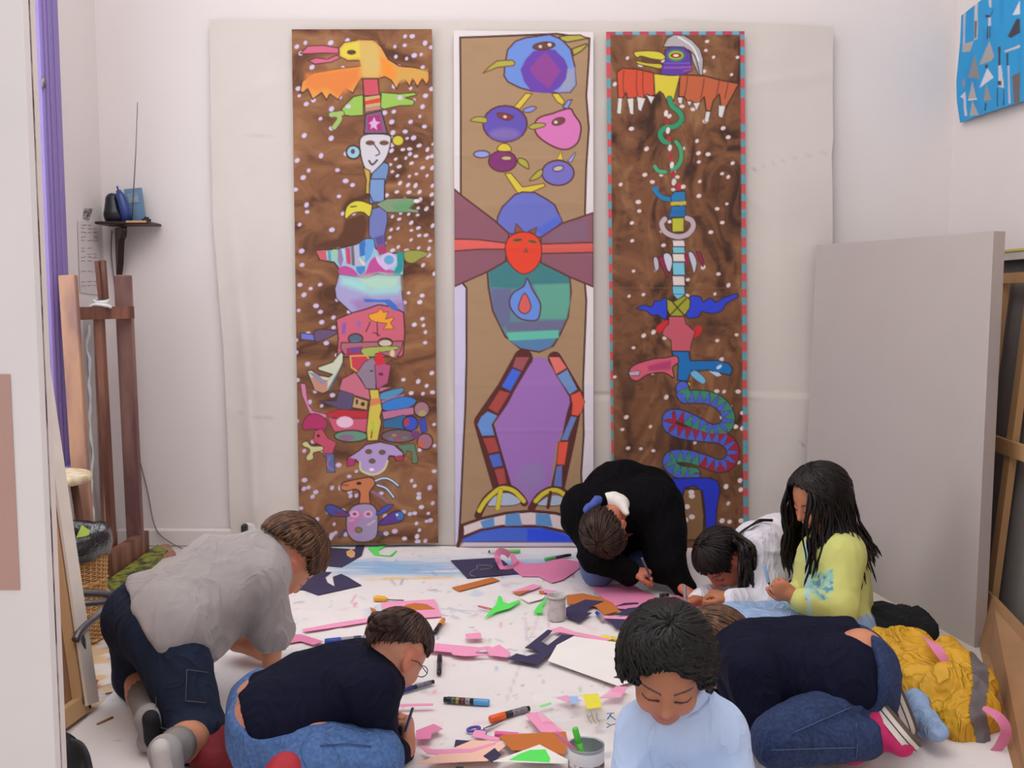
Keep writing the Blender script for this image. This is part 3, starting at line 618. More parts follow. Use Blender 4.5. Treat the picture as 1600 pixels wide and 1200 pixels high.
def banner_two(p):
    p.t(0, 0, 1)
    n = fbm(np.stack([p.X / 3, p.Y / 50, 0 * p.X], -1), 8, 3); mixc(p.C, (p.Y > 440) * (p.X < 740) * 0.9, (205, 195, 228)); mixc(p.C, (p.Y > 600) * (p.X > 900) * 0.5, (215, 208, 225))
    kraft = [(719, 59), (800, 56), (870, 53), (921, 60), (920, 90), (916, 150), (920, 200), (916, 260), (914, 330), (914, 445), (916, 470), (911, 600), (912, 680), (908, 740), (915, 858), (716, 858), (719, 810), (724, 700), (727, 640), (729, 560), (729, 450), (721, 440), (720, 330), (720, 180)]
    p.fill((168, 136, 104), kraft, (70, 42, 34), 1.6, raw=True)
    q = np.stack([p.X / 60, p.Y / 14, 0 * p.X], -1); nn = fbm(q, 5, 3); ins = (poly_sd(p.X, p.Y, kraft) < -1); mixc(p.C, ins * (nn - 0.5) * 0.8, (150, 115, 84))
    p.t(700, 30, 4.2857); O = (92, 48, 42)
    p.fill((108, 142, 214), [(400, 205), (450, 150), (520, 125), (600, 115), (680, 103), (760, 135), (820, 200), (850, 320), (858, 440), (820, 490), (740, 495), (560, 482), (480, 460), (400, 420), (375, 380), (382, 300)], O, 1.3)
    p.fill((150, 155, 185), [(800, 330), (850, 330), (852, 440), (810, 485), (740, 488)], soft=7)
    p.fill((104, 64, 168), [(485, 340), (520, 270), (570, 215), (640, 200), (715, 205), (780, 270), (802, 320), (790, 400), (750, 455), (690, 495), (610, 492), (555, 480), (510, 420)], soft=1.6); p.fill((142, 66, 148), [(545, 335), (600, 265), (655, 222), (755, 345), (675, 465), (590, 400)], soft=2.2)
    p.oval((112, 66, 52), 642, 180, 74, 25, -0.12, out=O); p.oval((205, 200, 200), 618, 184, 12, 10); p.oval((210, 205, 205), 680, 172, 13, 12)
    Yb = (172, 168, 66)
    p.fill(Yb, [(235, 362), (275, 320), (330, 280), (430, 274), (448, 292), (440, 312), (330, 325)], (120, 75, 50), 1.1); p.fill(Yb, [(745, 118), (800, 108), (885, 106), (932, 130), (800, 155), (760, 142)], O, 1.1); p.fill(Yb, [(830, 200), (925, 165), (935, 172), (895, 212), (840, 245)], O, 1.1)
    p.fill((214, 190, 62), [(565, 500), (520, 498), (440, 590), (480, 604)], (120, 75, 50), 0.9); p.fill((214, 190, 62), [(695, 500), (740, 498), (780, 548), (770, 577), (730, 555)], (120, 75, 50), 0.9)
    p.oval((98, 80, 176), 382, 702, 148, 122, out=O, ow=1.4); p.oval((125, 105, 175), 380, 770, 100, 40, soft=8); p.fill(Yb, [(255, 662), (190, 655), (150, 680), (200, 690), (256, 694)], (110, 70, 50), 0.9, sm=True); p.fill((130, 150, 220), [(502, 608), (560, 585), (592, 592), (560, 620), (520, 625)], O, 0.9, sm=True)
    p.fill((130, 55, 50), [(330, 628), (400, 636), (440, 655), (400, 678), (345, 660)], O, 0.8, sm=True); p.oval((215, 190, 190), 382, 654, 12, 10)
    p.fill((212, 118, 180), [(585, 690), (620, 655), (700, 632), (760, 610), (820, 600), (845, 640), (885, 700), (888, 760), (865, 830), (800, 872), (720, 860), (620, 800), (582, 745)], O, 1.4, sm=True); p.fill(Yb, [(540, 722), (580, 698), (650, 700), (640, 720), (570, 738)], O, 0.8, sm=True)
    p.fill((130, 150, 220), [(768, 592), (800, 545), (832, 538), (800, 600)], O, 0.9); p.oval((120, 66, 58), 740, 685, 46, 25, -0.3, out=O, ow=0.7); p.oval((215, 200, 200), 722, 690, 12, 10)
    p.oval((128, 48, 112), 366, 952, 94, 70, out=O, ow=1.3); p.fill((214, 190, 62), [(332, 880), (352, 838), (402, 838), (422, 882)], O, 0.8, sm=True); p.oval((140, 155, 222), 226, 905, 54, 24, out=O); p.fill(Yb, [(474, 932), (515, 940), (536, 965), (540, 1003), (495, 980), (470, 960)], O, 0.9, sm=True)
    p.oval((190, 175, 120), 392, 932, 34, 14, out=O, ow=0.6)
    p.oval((115, 108, 190), 736, 1030, 108, 84, out=O, ow=1.3); p.fill((214, 190, 62), [(728, 940), (755, 882), (772, 942)], O, 0.5); p.fill((150, 165, 225), [(800, 950), (850, 892), (856, 900), (825, 962)], O, 0.7); p.fill(Yb, [(632, 1008), (600, 1018), (545, 1080), (600, 1068), (630, 1040)], O, 0.9, sm=True)
    p.oval((190, 180, 180), 738, 1000, 36, 18, -0.2, out=O, ow=0.9)
    p.fill((214, 192, 60), [(380, 1035), (420, 1030), (500, 1125), (640, 1100), (655, 1118), (545, 1165), (480, 1178), (455, 1150)], (120, 75, 50), 0.9)
    p.t(700, 290, 4.1375)
    p.fill((104, 112, 196), [(312, 260), (322, 200), (350, 140), (430, 60), (480, 42), (560, 45), (640, 90), (690, 125), (738, 232), (700, 270), (600, 335), (390, 310)], O, 1.3)
    p.fill((80, 104, 205), [(560, 290), (720, 190), (730, 240), (620, 325)], soft=6)
    MV = (140, 88, 104)
    p.fill((92, 138, 150), [(255, 560), (370, 490), (600, 490), (785, 580), (795, 690), (775, 850), (725, 960), (680, 1035), (590, 1075), (470, 1055), (370, 975), (290, 810), (262, 660)], O, 1.6)
    p.fill((62, 126, 132), [(262, 562), (370, 495), (600, 495), (780, 582), (785, 630), (560, 640), (420, 665), (275, 655)], soft=3); p.fill((104, 108, 146), [(278, 665), (410, 665), (400, 870), (350, 925), (295, 800)], soft=3)
    p.fill((96, 164, 144), [(555, 640), (785, 636), (788, 760), (765, 862), (585, 862), (600, 760)], soft=3); p.fill((108, 108, 142), [(365, 885), (760, 868), (730, 935), (385, 942)], soft=3); p.fill((98, 190, 168), [(380, 950), (712, 934), (716, 985), (395, 1003)], soft=1.6); p.fill((86, 128, 172), [(400, 1008), (700, 990), (660, 1045), (590, 1070), (470, 1048)], soft=2)
    p.fill(MV, [(36, 20), (95, 70), (300, 225), (395, 312), (372, 490), (250, 560), (36, 655)], O, 1.4); p.fill(MV, [(600, 335), (735, 245), (940, 176), (940, 655), (790, 592), (600, 498)], O, 1.4)
    p.fill((132, 96, 120), [(620, 340), (740, 260), (900, 210), (900, 350), (700, 365)], soft=8)
    p.fill((222, 96, 92), [(36, 345), (200, 350), (375, 372), (380, 412), (200, 412), (36, 424)], O, 1.1); p.fill((212, 92, 84), [(600, 378), (940, 368), (940, 432), (600, 440)], O, 1.1)
    for q in ([(430, 305), (440, 245), (490, 300)], [(520, 295), (575, 270), (560, 320)]): p.fill((140, 85, 60), q, O, 0.8)
    p.fill((228, 66, 42), [(370, 395), (395, 335), (450, 305), (520, 303), (575, 330), (603, 390), (600, 470), (560, 540), (490, 572), (430, 540), (385, 480)], O, 1.0, sm=True)
    p.oval((110, 60, 35), 450, 352, 34, 11, -0.1, out=(130, 120, 60), ow=0.5); p.oval((110, 60, 35), 545, 362, 32, 10, 0.2, out=(130, 120, 60), ow=0.5); p.fill((130, 80, 50), [(485, 432), (505, 395), (520, 435)])
    p.fill((102, 142, 220), [(512, 600), (545, 670), (592, 750), (598, 800), (580, 865), (520, 872), (460, 855), (410, 800), (398, 745), (425, 690), (490, 650)], O, 1.2, sm=True); p.fill((212, 96, 92), [(496, 695), (535, 770), (525, 812), (495, 828), (462, 810), (458, 770)], O, 0.9, sm=True)
    p.t(700, 560, 3.871); O = (88, 40, 34)
    p.fill((160, 112, 186), [(480, -10), (590, -5), (660, 110), (752, 262), (700, 430), (655, 520), (622, 760), (530, 830), (490, 895), (440, 810), (362, 765), (318, 600), (282, 410), (330, 300), (380, 200)], soft=1.5); p.fill((150, 125, 182), [(450, 650), (550, 620), (600, 700), (560, 780), (490, 820), (400, 760)], soft=9)
    S = [((158, 84, 90), [(410, -10), (495, -10), (450, 78), (388, 52)]), ((64, 104, 222), [(388, 58), (445, 80), (378, 200), (322, 170)]), ((170, 72, 66), [(312, 190), (378, 208), (300, 335), (242, 300)]), ((104, 146, 212), [(240, 318), (302, 345), (266, 400), (284, 466), (205, 470), (176, 400), (200, 350)]),
         ((168, 70, 66), [(208, 482), (285, 475), (314, 562), (245, 576)]), ((78, 106, 202), [(245, 585), (312, 572), (334, 650), (272, 662)]), ((172, 74, 72), [(278, 670), (340, 658), (358, 765), (308, 770)]),
         ((226, 116, 106), [(608, -10), (675, -10), (720, 58), (652, 98)]), ((112, 146, 200), [(656, 104), (722, 64), (785, 188), (735, 220)]), ((228, 90, 70), [(740, 222), (800, 195), (826, 260), (812, 320), (785, 348), (745, 342), (752, 280)]), ((106, 130, 195), [(742, 348), (782, 352), (745, 440), (725, 496), (680, 496)]),
         ((226, 86, 66), [(668, 505), (730, 500), (706, 645), (655, 642)]), ((100, 122, 190), [(655, 650), (692, 645), (690, 778), (635, 780)])]
    p.line(O, [(455, 0), (350, 190), (215, 385), (255, 530), (325, 770)], 116, sm=False); p.line(O, [(645, 0), (780, 230), (730, 480), (665, 775)], 84, sm=False)
    p.fill((160, 112, 186), [(500, 30), (590, 20), (650, 120), (738, 262), (690, 430), (645, 520), (618, 740), (500, 800), (380, 720), (335, 590), (300, 410), (345, 310), (400, 200)], soft=1.0); p.fill((150, 125, 182), [(450, 650), (550, 620), (600, 700), (560, 760), (490, 790), (400, 720)], soft=9)
    for c_, q in S: p.fill(c_, q, O, 0.7)
    for q in ([(182, 950), (228, 855), (300, 795), (350, 780), (400, 800), (440, 840), (462, 872)], [(505, 905), (552, 835), (620, 795), (680, 800), (715, 825), (735, 870)]): p.line(O, q, 46); 
    p.fill((176, 190, 212), [(238, 888), (290, 825), (370, 812), (442, 862), (400, 888), (300, 892)], O, 0.8, sm=True); p.fill((176, 190, 212), [(540, 885), (610, 830), (680, 830), (712, 865), (660, 890)], O, 0.8, sm=True)
    for q in ([(190, 920), (228, 860), (300, 795), (350, 785), (400, 802), (440, 840), (458, 862)], [(318, 800), (300, 905)], [(530, 862), (580, 815), (640, 795), (690, 812), (728, 858)]): p.line((214, 200, 52), q, 26, out=O, ow=0.5)
    p.line(O, [(620, 810), (605, 900)], 22)
    p.fill((70, 104, 210), [(75, 1095), (200, 1040), (330, 1018), (560, 1018), (700, 1050), (800, 1090), (800, 1112), (300, 1108), (90, 1112)], O, 0.8); p.fill((40, 78, 226), [(480, 1030), (600, 1030), (790, 1095), (790, 1108), (480, 1106)], soft=5)
    p.fill((226, 208, 208), [(80, 1010), (200, 968), (350, 935), (500, 922), (650, 935), (745, 962), (790, 1080), (700, 1046), (560, 1014), (330, 1014), (200, 1036), (80, 1085)], O, 2.4)
    for q in ([(195, 985), (278, 960), (282, 1016), (212, 1028)], [(348, 945), (430, 932), (450, 1010), (345, 1012)], [(530, 935), (615, 942), (632, 1016), (530, 1008)]): p.fill((94, 148, 206), q, soft=1.5)
    p.fill((40, 72, 220), [(748, 965), (770, 960), (795, 1080), (735, 1045)], soft=1.5); p.line(O, [(60, 1130), (85, 1060), (82, 1010)], 24); p.line((40, 70, 60), [(80, 1140), (820, 1138)], 3, al=0.8)
    p.fill((205, 195, 215), [(95, 1112), (800, 1114), (800, 1134), (75, 1136)], soft=2)
def banner_three(p):
    p.t(0, 0, 1)
    brush_bg(p, (62, 34, 22), (148, 106, 72), 30, 60, 11, 1.15)
    q = np.stack([p.X / 18, p.Y / 12, 0 * p.X], -1); mixc(p.C, (fbm(q, 40, 3) - 0.55) * 2.6, (60, 32, 22))
    dots(p, 960, 62, 1158, 845, 110, (226, 206, 206), 21, (2.0, 3.2), 1.35, 0.5); dots(p, 1090, 590, 1160, 840, 14, (238, 222, 220), 24, (2.6, 3.6), 1.2)
    rs = random.Random(4); y = 50
    while y < 845:
        h_ = rs.uniform(11, 16); f_ = (y - 50) / 795
        for x, ph in ((948 + 6 * f_ + 2, 0), (1162 + 5 * f_ - 2, 1)):
            c_ = (205, 76, 84) if (int(y / 14) + ph) % 2 else (96, 156, 170)
            p.fill(c_, [(x - 6, y), (x + 3.5, y), (x + 3.5, y + h_), (x - 6, y + h_)] if not ph else [(x - 3.5, y), (x + 6, y), (x + 6, y + h_), (x - 3.5, y + h_)], soft=2)
        y += h_
    x = 948
    while x < 1164:
        p.fill((188, 66, 96), [(x, 48), (x + 14, 48), (x + 14, 54.5), (x, 54.5)], soft=2); p.fill((110, 170, 195), [(x + 14, 48), (x + 25, 48), (x + 25, 54.5), (x + 14, 54.5)], soft=2); x += 26
    p.t(930, 30, 4.615)
    p.fill((205, 78, 52), [(155, 385), (195, 355), (300, 362), (420, 388), (428, 545), (400, 555), (370, 540), (345, 570), (300, 565), (272, 570), (232, 572), (222, 530), (198, 570), (165, 570)], DB, 1.0)
    for x in (205, 300, 345): p.line((130, 50, 35), [(x, 370), (x - 4, 470), (x + 4, 560)], 7)
    p.fill((190, 96, 60), [(610, 400), (790, 410), (900, 440), (1035, 465), (985, 560), (940, 640), (905, 625), (895, 540), (850, 590), (832, 662), (800, 662), (785, 560), (748, 608), (705, 602), (690, 590), (660, 592), (640, 560), (600, 562)], DB, 1.1)
    for x in (665, 785, 895, 960): p.line((100, 52, 36), [(x, 415 + (x - 665) * 0.1), (x - 10, 500), (x - 25, 570)], 7)
    W_ = (215, 212, 212)
    for q in ([(165, 570), (195, 570), (186, 685), (155, 680)], [(230, 575), (275, 570), (275, 688), (250, 685)], [(300, 560), (362, 572), (330, 665), (310, 655)], [(370, 550), (428, 560), (402, 615)], [(592, 565), (630, 565), (622, 615), (600, 605)], [(660, 590), (697, 595), (676, 630)], [(705, 605), (757, 600), (730, 662)], [(798, 665), (830, 668), (815, 745), (785, 740)], [(890, 622), (940, 625), (915, 715), (888, 700)]): p.fill(W_, q, DB, 0.5)
    p.fill((214, 196, 60), [(422, 395), (520, 405), (612, 400), (592, 480), (572, 560), (560, 600), (520, 602), (500, 560), (490, 540), (465, 520), (430, 552)], DB, 0.8)
    p.fill((176, 170, 174), [(488, 200), (520, 140), (570, 112), (640, 120), (700, 155), (755, 215), (778, 290), (772, 408), (742, 395), (700, 300), (690, 240), (640, 205), (540, 200)], DB, 0.8); p.line((60, 50, 60), [(670, 220), (720, 270), (750, 390)], 8); p.line((230, 226, 230), [(600, 130), (700, 200), (745, 300)], 14, al=0.6)
    p.fill((92, 60, 158), [(500, 225), (550, 198), (640, 203), (685, 250), (697, 370), (640, 403), (550, 408), (470, 398), (475, 345), (505, 300)], DB, 0.8)
    p.line((150, 80, 170), [(500, 350), (600, 350), (690, 345)], 14); p.line((110, 90, 190), [(495, 320), (680, 318)], 9); p.line((170, 70, 150), [(640, 375), (690, 365)], 10)
    p.oval((60, 132, 90), 582, 262, 66, 44); p.oval((180, 190, 50), 582, 262, 52, 30); p.oval((150, 45, 40), 582, 263, 42, 20); p.oval((225, 215, 205), 582, 263, 20, 10)
    p.fill((206, 196, 60), [(278, 242), (350, 230), (460, 236), (505, 272), (480, 295), (400, 285), (330, 268), (300, 278)], DB, 0.8, sm=True); p.fill((196, 182, 60), [(298, 302), (380, 318), (475, 325), (472, 358), (400, 345), (310, 325)], DB, 0.8, sm=True); p.fill((100, 62, 38), [(330, 278), (480, 300), (470, 322), (330, 302)])
    GR = (52, 148, 106); O = (52, 34, 24)
    p.line(GR, [(535, 575), (555, 630), (605, 670), (622, 725), (575, 772), (500, 785), (468, 830), (490, 878), (528, 888)], 36, out=O); p.line((70, 160, 112), [(582, 885), (614, 935), (618, 1010), (588, 1066), (552, 1080)], 30, out=O); p.line((80, 165, 120), [(430, 1062), (455, 1095), (505, 1102)], 28, out=O)
    for k in range(9): p.oval((225, 215, 215) if k % 2 == 0 else (175, 40, 55), 510 + k * 7, 680 + k * 62, 14, 24, 0.2)
    p.t(930, 280, 4.615)
    p.oval((215, 200, 205), 568, 18, 16, 22); p.oval((195, 35, 60), 602, 55, 18, 26); p.oval((205, 190, 190), 562, 75, 16, 12)
    B_ = (38, 122, 176)
    p.line(B_, [(430, 72), (450, 105), (500, 140), (600, 145)], 34, out=O); p.oval(B_, 432, 72, 24, 20); p.fill(B_, [(545, 120), (570, 90), (648, 88), (652, 160), (545, 165)], O, 0.8); p.fill((196, 182, 52), [(543, 166), (655, 158), (655, 184), (545, 190)]); p.fill((30, 108, 170), [(550, 196), (652, 190), (650, 272), (528, 276)], O, 0.6)
    p.line((190, 170, 178), [(500, 288), (478, 325), (510, 385), (590, 415), (665, 398), (705, 345), (695, 300), (660, 282)], 36, out=O); p.fill((186, 186, 56), [(552, 280), (640, 278), (638, 378), (555, 382)], O, 0.8)
    for c_, y0, y1 in (((222, 208, 208), 440, 486), ((120, 190, 212), 488, 534), ((226, 212, 206), 538, 595), ((120, 195, 218), 600, 692), ((222, 206, 206), 698, 768), ((112, 190, 216), 772, 840)): p.fill(c_, [(555, y0), (642, y0), (648, y1), (560, y1)], O, 0.7)
    p.fill((112, 190, 216), [(560, 830), (645, 830), (600, 875)], O, 0.5); MG = (148, 30, 76)
    p.fill((196, 180, 200), [(418, 572), (448, 565), (460, 640), (432, 660)], O, 0.8, sm=True); p.fill(MG, [(445, 565), (492, 555), (512, 650), (535, 690), (520, 712), (478, 630)], O, 0.7); p.fill((204, 200, 220), [(490, 550), (530, 535), (556, 580), (545, 655), (520, 658)], O, 0.8, sm=True)
    p.fill(MG, [(645, 545), (668, 538), (672, 610), (650, 622)]); p.fill((200, 192, 214), [(670, 535), (702, 530), (732, 600), (712, 682), (695, 630)], O, 0.8, sm=True); p.fill(MG, [(728, 525), (756, 522), (784, 600), (778, 632), (745, 585)], O, 0.7)
    BL = (44, 66, 206)
    p.fill(BL, [(515, 860), (465, 878), (430, 878), (405, 918), (345, 908), (300, 935), (365, 950), (410, 982), (450, 978), (480, 1002), (515, 998)], O, 0.9, sm=True); p.fill(BL, [(680, 850), (760, 850), (775, 882), (830, 858), (870, 885), (925, 855), (1010, 828), (1028, 848), (942, 900), (920, 940), (862, 968), (800, 962), (765, 955), (740, 992), (655, 992)], O, 0.9, sm=True)
    p.fill((160, 158, 46), [(515, 860), (560, 885), (645, 838), (685, 870), (680, 930), (640, 988), (540, 988), (518, 940)], O, 0.9); p.line(O, [(560, 890), (640, 980)], 9); p.line(O, [(655, 860), (540, 980)], 9)
    p.fill((205, 40, 46), [(438, 1075), (470, 1040), (525, 1018), (505, 1085), (450, 1102)], sm=True); p.fill((205, 40, 46), [(690, 1150), (695, 1105), (735, 1055), (770, 1075), (750, 1122)], sm=True)
    p.fill((196, 88, 104), [(530, 990), (642, 990), (652, 1040), (720, 1100), (690, 1190), (680, 1290), (555, 1290), (545, 1160), (480, 1118), (500, 1070), (528, 1045)], O, 0.7)
    p.t(930, 530, 3.635)
    p.fill((20, 112, 186), [(435, 68), (530, 68), (540, 122), (690, 120), (760, 138), (780, 170), (765, 205), (700, 190), (640, 175), (545, 180), (522, 238), (465, 232), (470, 150), (445, 100)], O, 1.0); p.fill((110, 185, 225), [(540, 200), (570, 178), (625, 228), (605, 252)], O, 0.4, sm=True); p.oval((190, 225, 240), 703, 157, 18, 9, -0.6); p.fill((190, 215, 235), [(645, 180), (700, 188), (715, 205), (690, 212)])
    p.fill((212, 92, 116), [(190, 185), (225, 145), (330, 112), (400, 105), (460, 95), (472, 130), (440, 160), (446, 218), (390, 190), (300, 200), (240, 236), (200, 222)], O, 1.0, sm=True); p.fill((180, 60, 110), [(300, 150), (430, 120), (430, 170), (300, 180)], soft=4); p.fill((190, 170, 185), [(190, 185), (255, 178), (248, 206), (196, 208)], O, 0.5)
    p.fill((202, 184, 50), [(465, 256), (540, 242), (542, 268), (470, 276)], O, 0.7)
    path = crom(p.q([(495, 275), (505, 325), (560, 325), (650, 335), (720, 375), (755, 440), (735, 500), (660, 520), (580, 480), (490, 440), (425, 440), (425, 495), (500, 530), (620, 545), (720, 560), (780, 620), (765, 695), (700, 720), (610, 690), (520, 665), (440, 668), (420, 705), (470, 750), (560, 765)]), 6)
    sl = p._sl(path, 16); X, Y = p.X[sl], p.Y[sl]; bd = np.full(X.shape, 1e9); bt = np.zeros(X.shape); bs = np.zeros(X.shape)
    acc = 0
    for i in range(len(path) - 1):
        ex, ey = path[i + 1] - path[i]; L_ = math.hypot(ex, ey); wx, wy = X - path[i][0], Y - path[i][1]
        t = np.clip((wx * ex + wy * ey) / (L_ * L_), 0, 1); d = np.hypot(wx - ex * t, wy - ey * t); mk = d < bd
        bd = np.where(mk, d, bd); bt = np.where(mk, acc + t * L_, bt); bs = np.where(mk, (wx * ey - wy * ex) / L_, bs); acc += L_
    u = bt / acc; tri = np.abs(((bt / 13.0) % 1) * 2 - 1); hi = bs / 9.5 > (tri * 2 - 1)
    hw = 9.5 + 0 * u; p.mixin(sl, 0.5 - (bd - hw - 1.6), O)
    c1 = np.where(u[..., None] < 0.36, s2l((58, 142, 112)), np.where(u[..., None] < 0.8, s2l((160, 32, 62)), s2l((58, 142, 112)))); c2 = s2l((76, 100, 205))
    col = np.where(hi[..., None], c1, c2); edge = np.abs(bs / 9.5 - (tri * 2 - 1)) < 0.12; col = np.where(edge[..., None], s2l((90, 60, 60)), col)
    a = np.clip(0.5 - (bd - hw), 0, 1)[..., None]; p.C[sl] = p.C[sl] * (1 - a) + col * a
    p.fill((140, 102, 68), [(505, 850), (600, 850), (618, 1000), (612, 1140), (480, 1140), (480, 950)], O, 1.4); 
    p.fill((36, 52, 202), [(380, 790), (520, 788), (640, 786), (695, 805), (708, 860), (690, 960), (682, 1100), (630, 1130), (622, 960), (608, 862), (560, 832), (510, 842), (485, 900), (475, 1000), (380, 1000)], O, 1.0)
    for x, y in ((545, 868), (548, 890), (520, 950), (512, 1025), (548, 1008), (495, 1115)): p.oval((232, 215, 212), x, y, 17, 14)
    mixc(p.C, np.clip(1 - np.abs(p.Y - 450) / 1.2, 0, 1) * 0.35, (150, 112, 80))
def wobb(amp, seed):
    def f(V, X, Y):
        V = V.copy(); q = V * A(1, 0, 1); V[:, 1] -= amp * fbm(q * A(4, 1, 2.5), seed, 3) + 0.22 * amp * np.maximum(0, 1 - np.abs(2 * vn(q * A(0.7, 1, 5.0), seed + 1) - 1) * 7); return V
    return f
def quadedge(x0, y0, x1, y1, tl, tr, bl, br, jag=0.0):
    def f(X, Y):
        u = (X - x0) / (x1 - x0); v = (Y - y0) / (y1 - y0)
        xl = tl[0] + (bl[0] - tl[0]) * v; xr = tr[0] + (br[0] - tr[0]) * v; yt = tl[1] + (tr[1] - tl[1]) * u; yb = bl[1] + (br[1] - bl[1]) * u
        return xl + u * (xr - xl) + jag * np.sin(Y / 37.0) * 0.6, yt + v * (yb - yt)
    return f
BP = back_plane(WALL_Y - 0.060)
sheet('painted_banner', 456, 46, 678, 860, 1.25, BP, (134, 88, 58), banner_one, M_paper, wobb(0.006, 50),
      'tall brown painted banner on the left, totem of a yellow bird over many small creatures', 'banner', quadedge(456, 46, 678, 860, (456, 46), (675, 46), (468, 850), (685, 848)))['group'] = 'painted paper banners on the back wall'
sheet('painted_banner', 708, 48, 927, 860, 1.25, BP, (224, 214, 216), banner_two, M_paper, wobb(0.006, 60),
      'middle painted banner of stacked round birds above a winged red-faced figure, white edges', 'banner', quadedge(708, 48, 927, 860, (709, 48), (927, 50), (712, 856), (927, 858)))['group'] = 'painted paper banners on the back wall'
sheet('painted_banner', 948, 48, 1168, 860, 1.25, BP, (122, 78, 50), banner_three, M_paper, wobb(0.006, 70),
      'dark brown painted banner on the right with dashed border and a coiled serpent', 'banner', quadedge(948, 48, 1168, 860, (947, 50), (1163, 49), (957, 860), (1169, 862)))['group'] = 'painted paper banners on the back wall'
def blue_paint(p):
    p.t(1440, 0, 5.456); n = fbm(np.stack([p.X / 9, p.Y / 60, 0 * p.X], -1), 9, 3); mixc(p.C, (n - 0.5) * 1.5, (24, 128, 190))
    g = (176, 168, 166); k = (62, 60, 70)
    p.fill((186, 184, 196), [(385, 70), (408, 80), (402, 380), (384, 380)]); p.fill(g, [(384, 378), (490, 348), (455, 440), (378, 445)]); p.fill((196, 190, 190), [(498, 20), (530, 10), (528, 330), (495, 345)]); p.fill(k, [(500, 180), (520, 180), (515, 320), (500, 330)], soft=3)
    for c_, q in ((k, [(600, 125), (650, 130), (680, 60), (665, 120), (640, 150), (605, 150)]), ((200, 196, 200), [(630, 0), (655, 0), (660, 60), (640, 65)]), ((198, 196, 206), [(628, 150), (655, 150), (655, 220), (630, 220)]), (k, [(618, 225), (630, 225), (628, 330), (615, 330)]), (k, [(640, 225), (652, 225), (650, 320), (640, 320)]),
                  ((140, 138, 140), [(505, 465), (550, 670), (435, 662)]), ((168, 164, 162), [(640, 348), (685, 480), (655, 520), (545, 555)]), ((214, 212, 222), [(622, 580), (680, 660), (548, 750)]), (k, [(600, 555), (625, 548), (625, 580), (605, 585)]), (g, [(480, 690), (520, 840), (438, 852)]), ((208, 204, 206), [(440, 845), (522, 835), (522, 850), (440, 858)]), ((166, 146, 128), [(612, 712), (655, 850), (590, 860)]), ((172, 168, 162), [(478, 855), (540, 980), (450, 990)]), (k, [(600, 880), (618, 880), (605, 945), (592, 940)]),
                  ((150, 140, 150), [(380, 690), (400, 670), (410, 720), (390, 765)]), ((205, 200, 210), [(360, 825), (410, 780), (425, 985), (400, 990), (390, 840)]), (k, [(718, 400), (738, 395), (740, 560), (722, 560)]), ((205, 200, 210), [(718, 560), (745, 555), (770, 750), (722, 740)]), (k, [(715, 690), (745, 690), (745, 730), (718, 725)]), (k, [(708, 750), (718, 750), (716, 905), (706, 905)]), (k, [(765, 760), (773, 760), (772, 895), (760, 895)]),
                  (k, [(800, 310), (873, 160), (900, 160), (900, 280), (825, 325)]), ((202, 196, 196), [(770, 435), (900, 380), (900, 405), (780, 445)]), (k, [(790, 455), (803, 450), (805, 560), (792, 560)]), ((190, 190, 205), [(800, 560), (812, 560), (825, 880), (808, 885)]), ((110, 100, 100), [(835, 650), (900, 610), (900, 870), (850, 880)]), ((220, 216, 220), [(840, 130), (900, 0), (900, 120)])): p.fill(c_, q)
def bedge(X, Y):
    u = (X - 1495) / 145.0; v = (Y + 40) / 230.0
    xl = np.interp(v, [0, 0.25, 0.62, 0.8, 1], [1507, 1505, 1499, 1500, 1505]); xr = 1640.0
    yt = 17 + (X - 1507) * -0.62; yb = 189 - (X - 1505) * 0.30; yt = np.minimum(yt, 40); return xl + u * (xr - xl), yt + v * (yb - yt)
def wb(V, X, Y): V = V.copy(); V[:, 0] -= 0.03 * (np.sin((X - 1500) / 45.0) * 0.5 + 0.5); return V
sheet('painted_paper', 1495, -40, 1640, 190, 1.6, side_plane(RIGHT_X - 0.004), (38, 152, 212), blue_paint, M_paper, wb,
      'bright blue painting with grey and white cut paper triangles, high on the right wall', 'painting', bedge)
# ------------------------------------------------------------------ people
HV = 0.0042                                   # body grid
def head_prims(S, c, R, s=1.0, nose=1.0, ears=True):
    def Q(x, y, z): return c + R @ (A(x, y, z) * s)
    def E(x, y, z, r, k, sub=False): S.ell(Q(x, y, z), A(*r) * s, R, k * s, sub)
    E(0, -0.010, 0.026, (0.073, 0.089, 0.080), 0.02); E(0, 0.018, -0.032, (0.056, 0.060, 0.066), 0.035)
    E(0, 0.050, -0.084, (0.020, 0.018, 0.017), 0.03)
    for q in (-1, 1):
        E(q * 0.030, 0.054, -0.030, (0.027, 0.024, 0.028), 0.02)
        E(q * 0.031, 0.088, 0.006, (0.017, 0.014, 0.011), 0.014, True)
        E(q * 0.030, 0.063, 0.005, (0.0155, 0.0145, 0.0135), 0.004)
        if ears:
            E(q * 0.073, -0.010, -0.006, (0.009, 0.018, 0.029), 0.006); E(q * 0.082, -0.006, -0.002, (0.005, 0.010, 0.017), 0.005, True)
            E(q * 0.073, -0.004, -0.028, (0.007, 0.009, 0.010), 0.006)
    S.cap(Q(0, 0.076, 0.014), Q(0, 0.094 * nose, -0.019), 0.007 * s, 0.0105 * s, 0.012 * s)
    for q in (-1, 1): E(q * 0.010, 0.084, -0.023, (0.0075, 0.008, 0.0065), 0.006)
    E(0, 0.079, -0.047, (0.020, 0.0085, 0.0048), 0.006); E(0, 0.076, -0.056, (0.016, 0.009, 0.0058), 0.006)
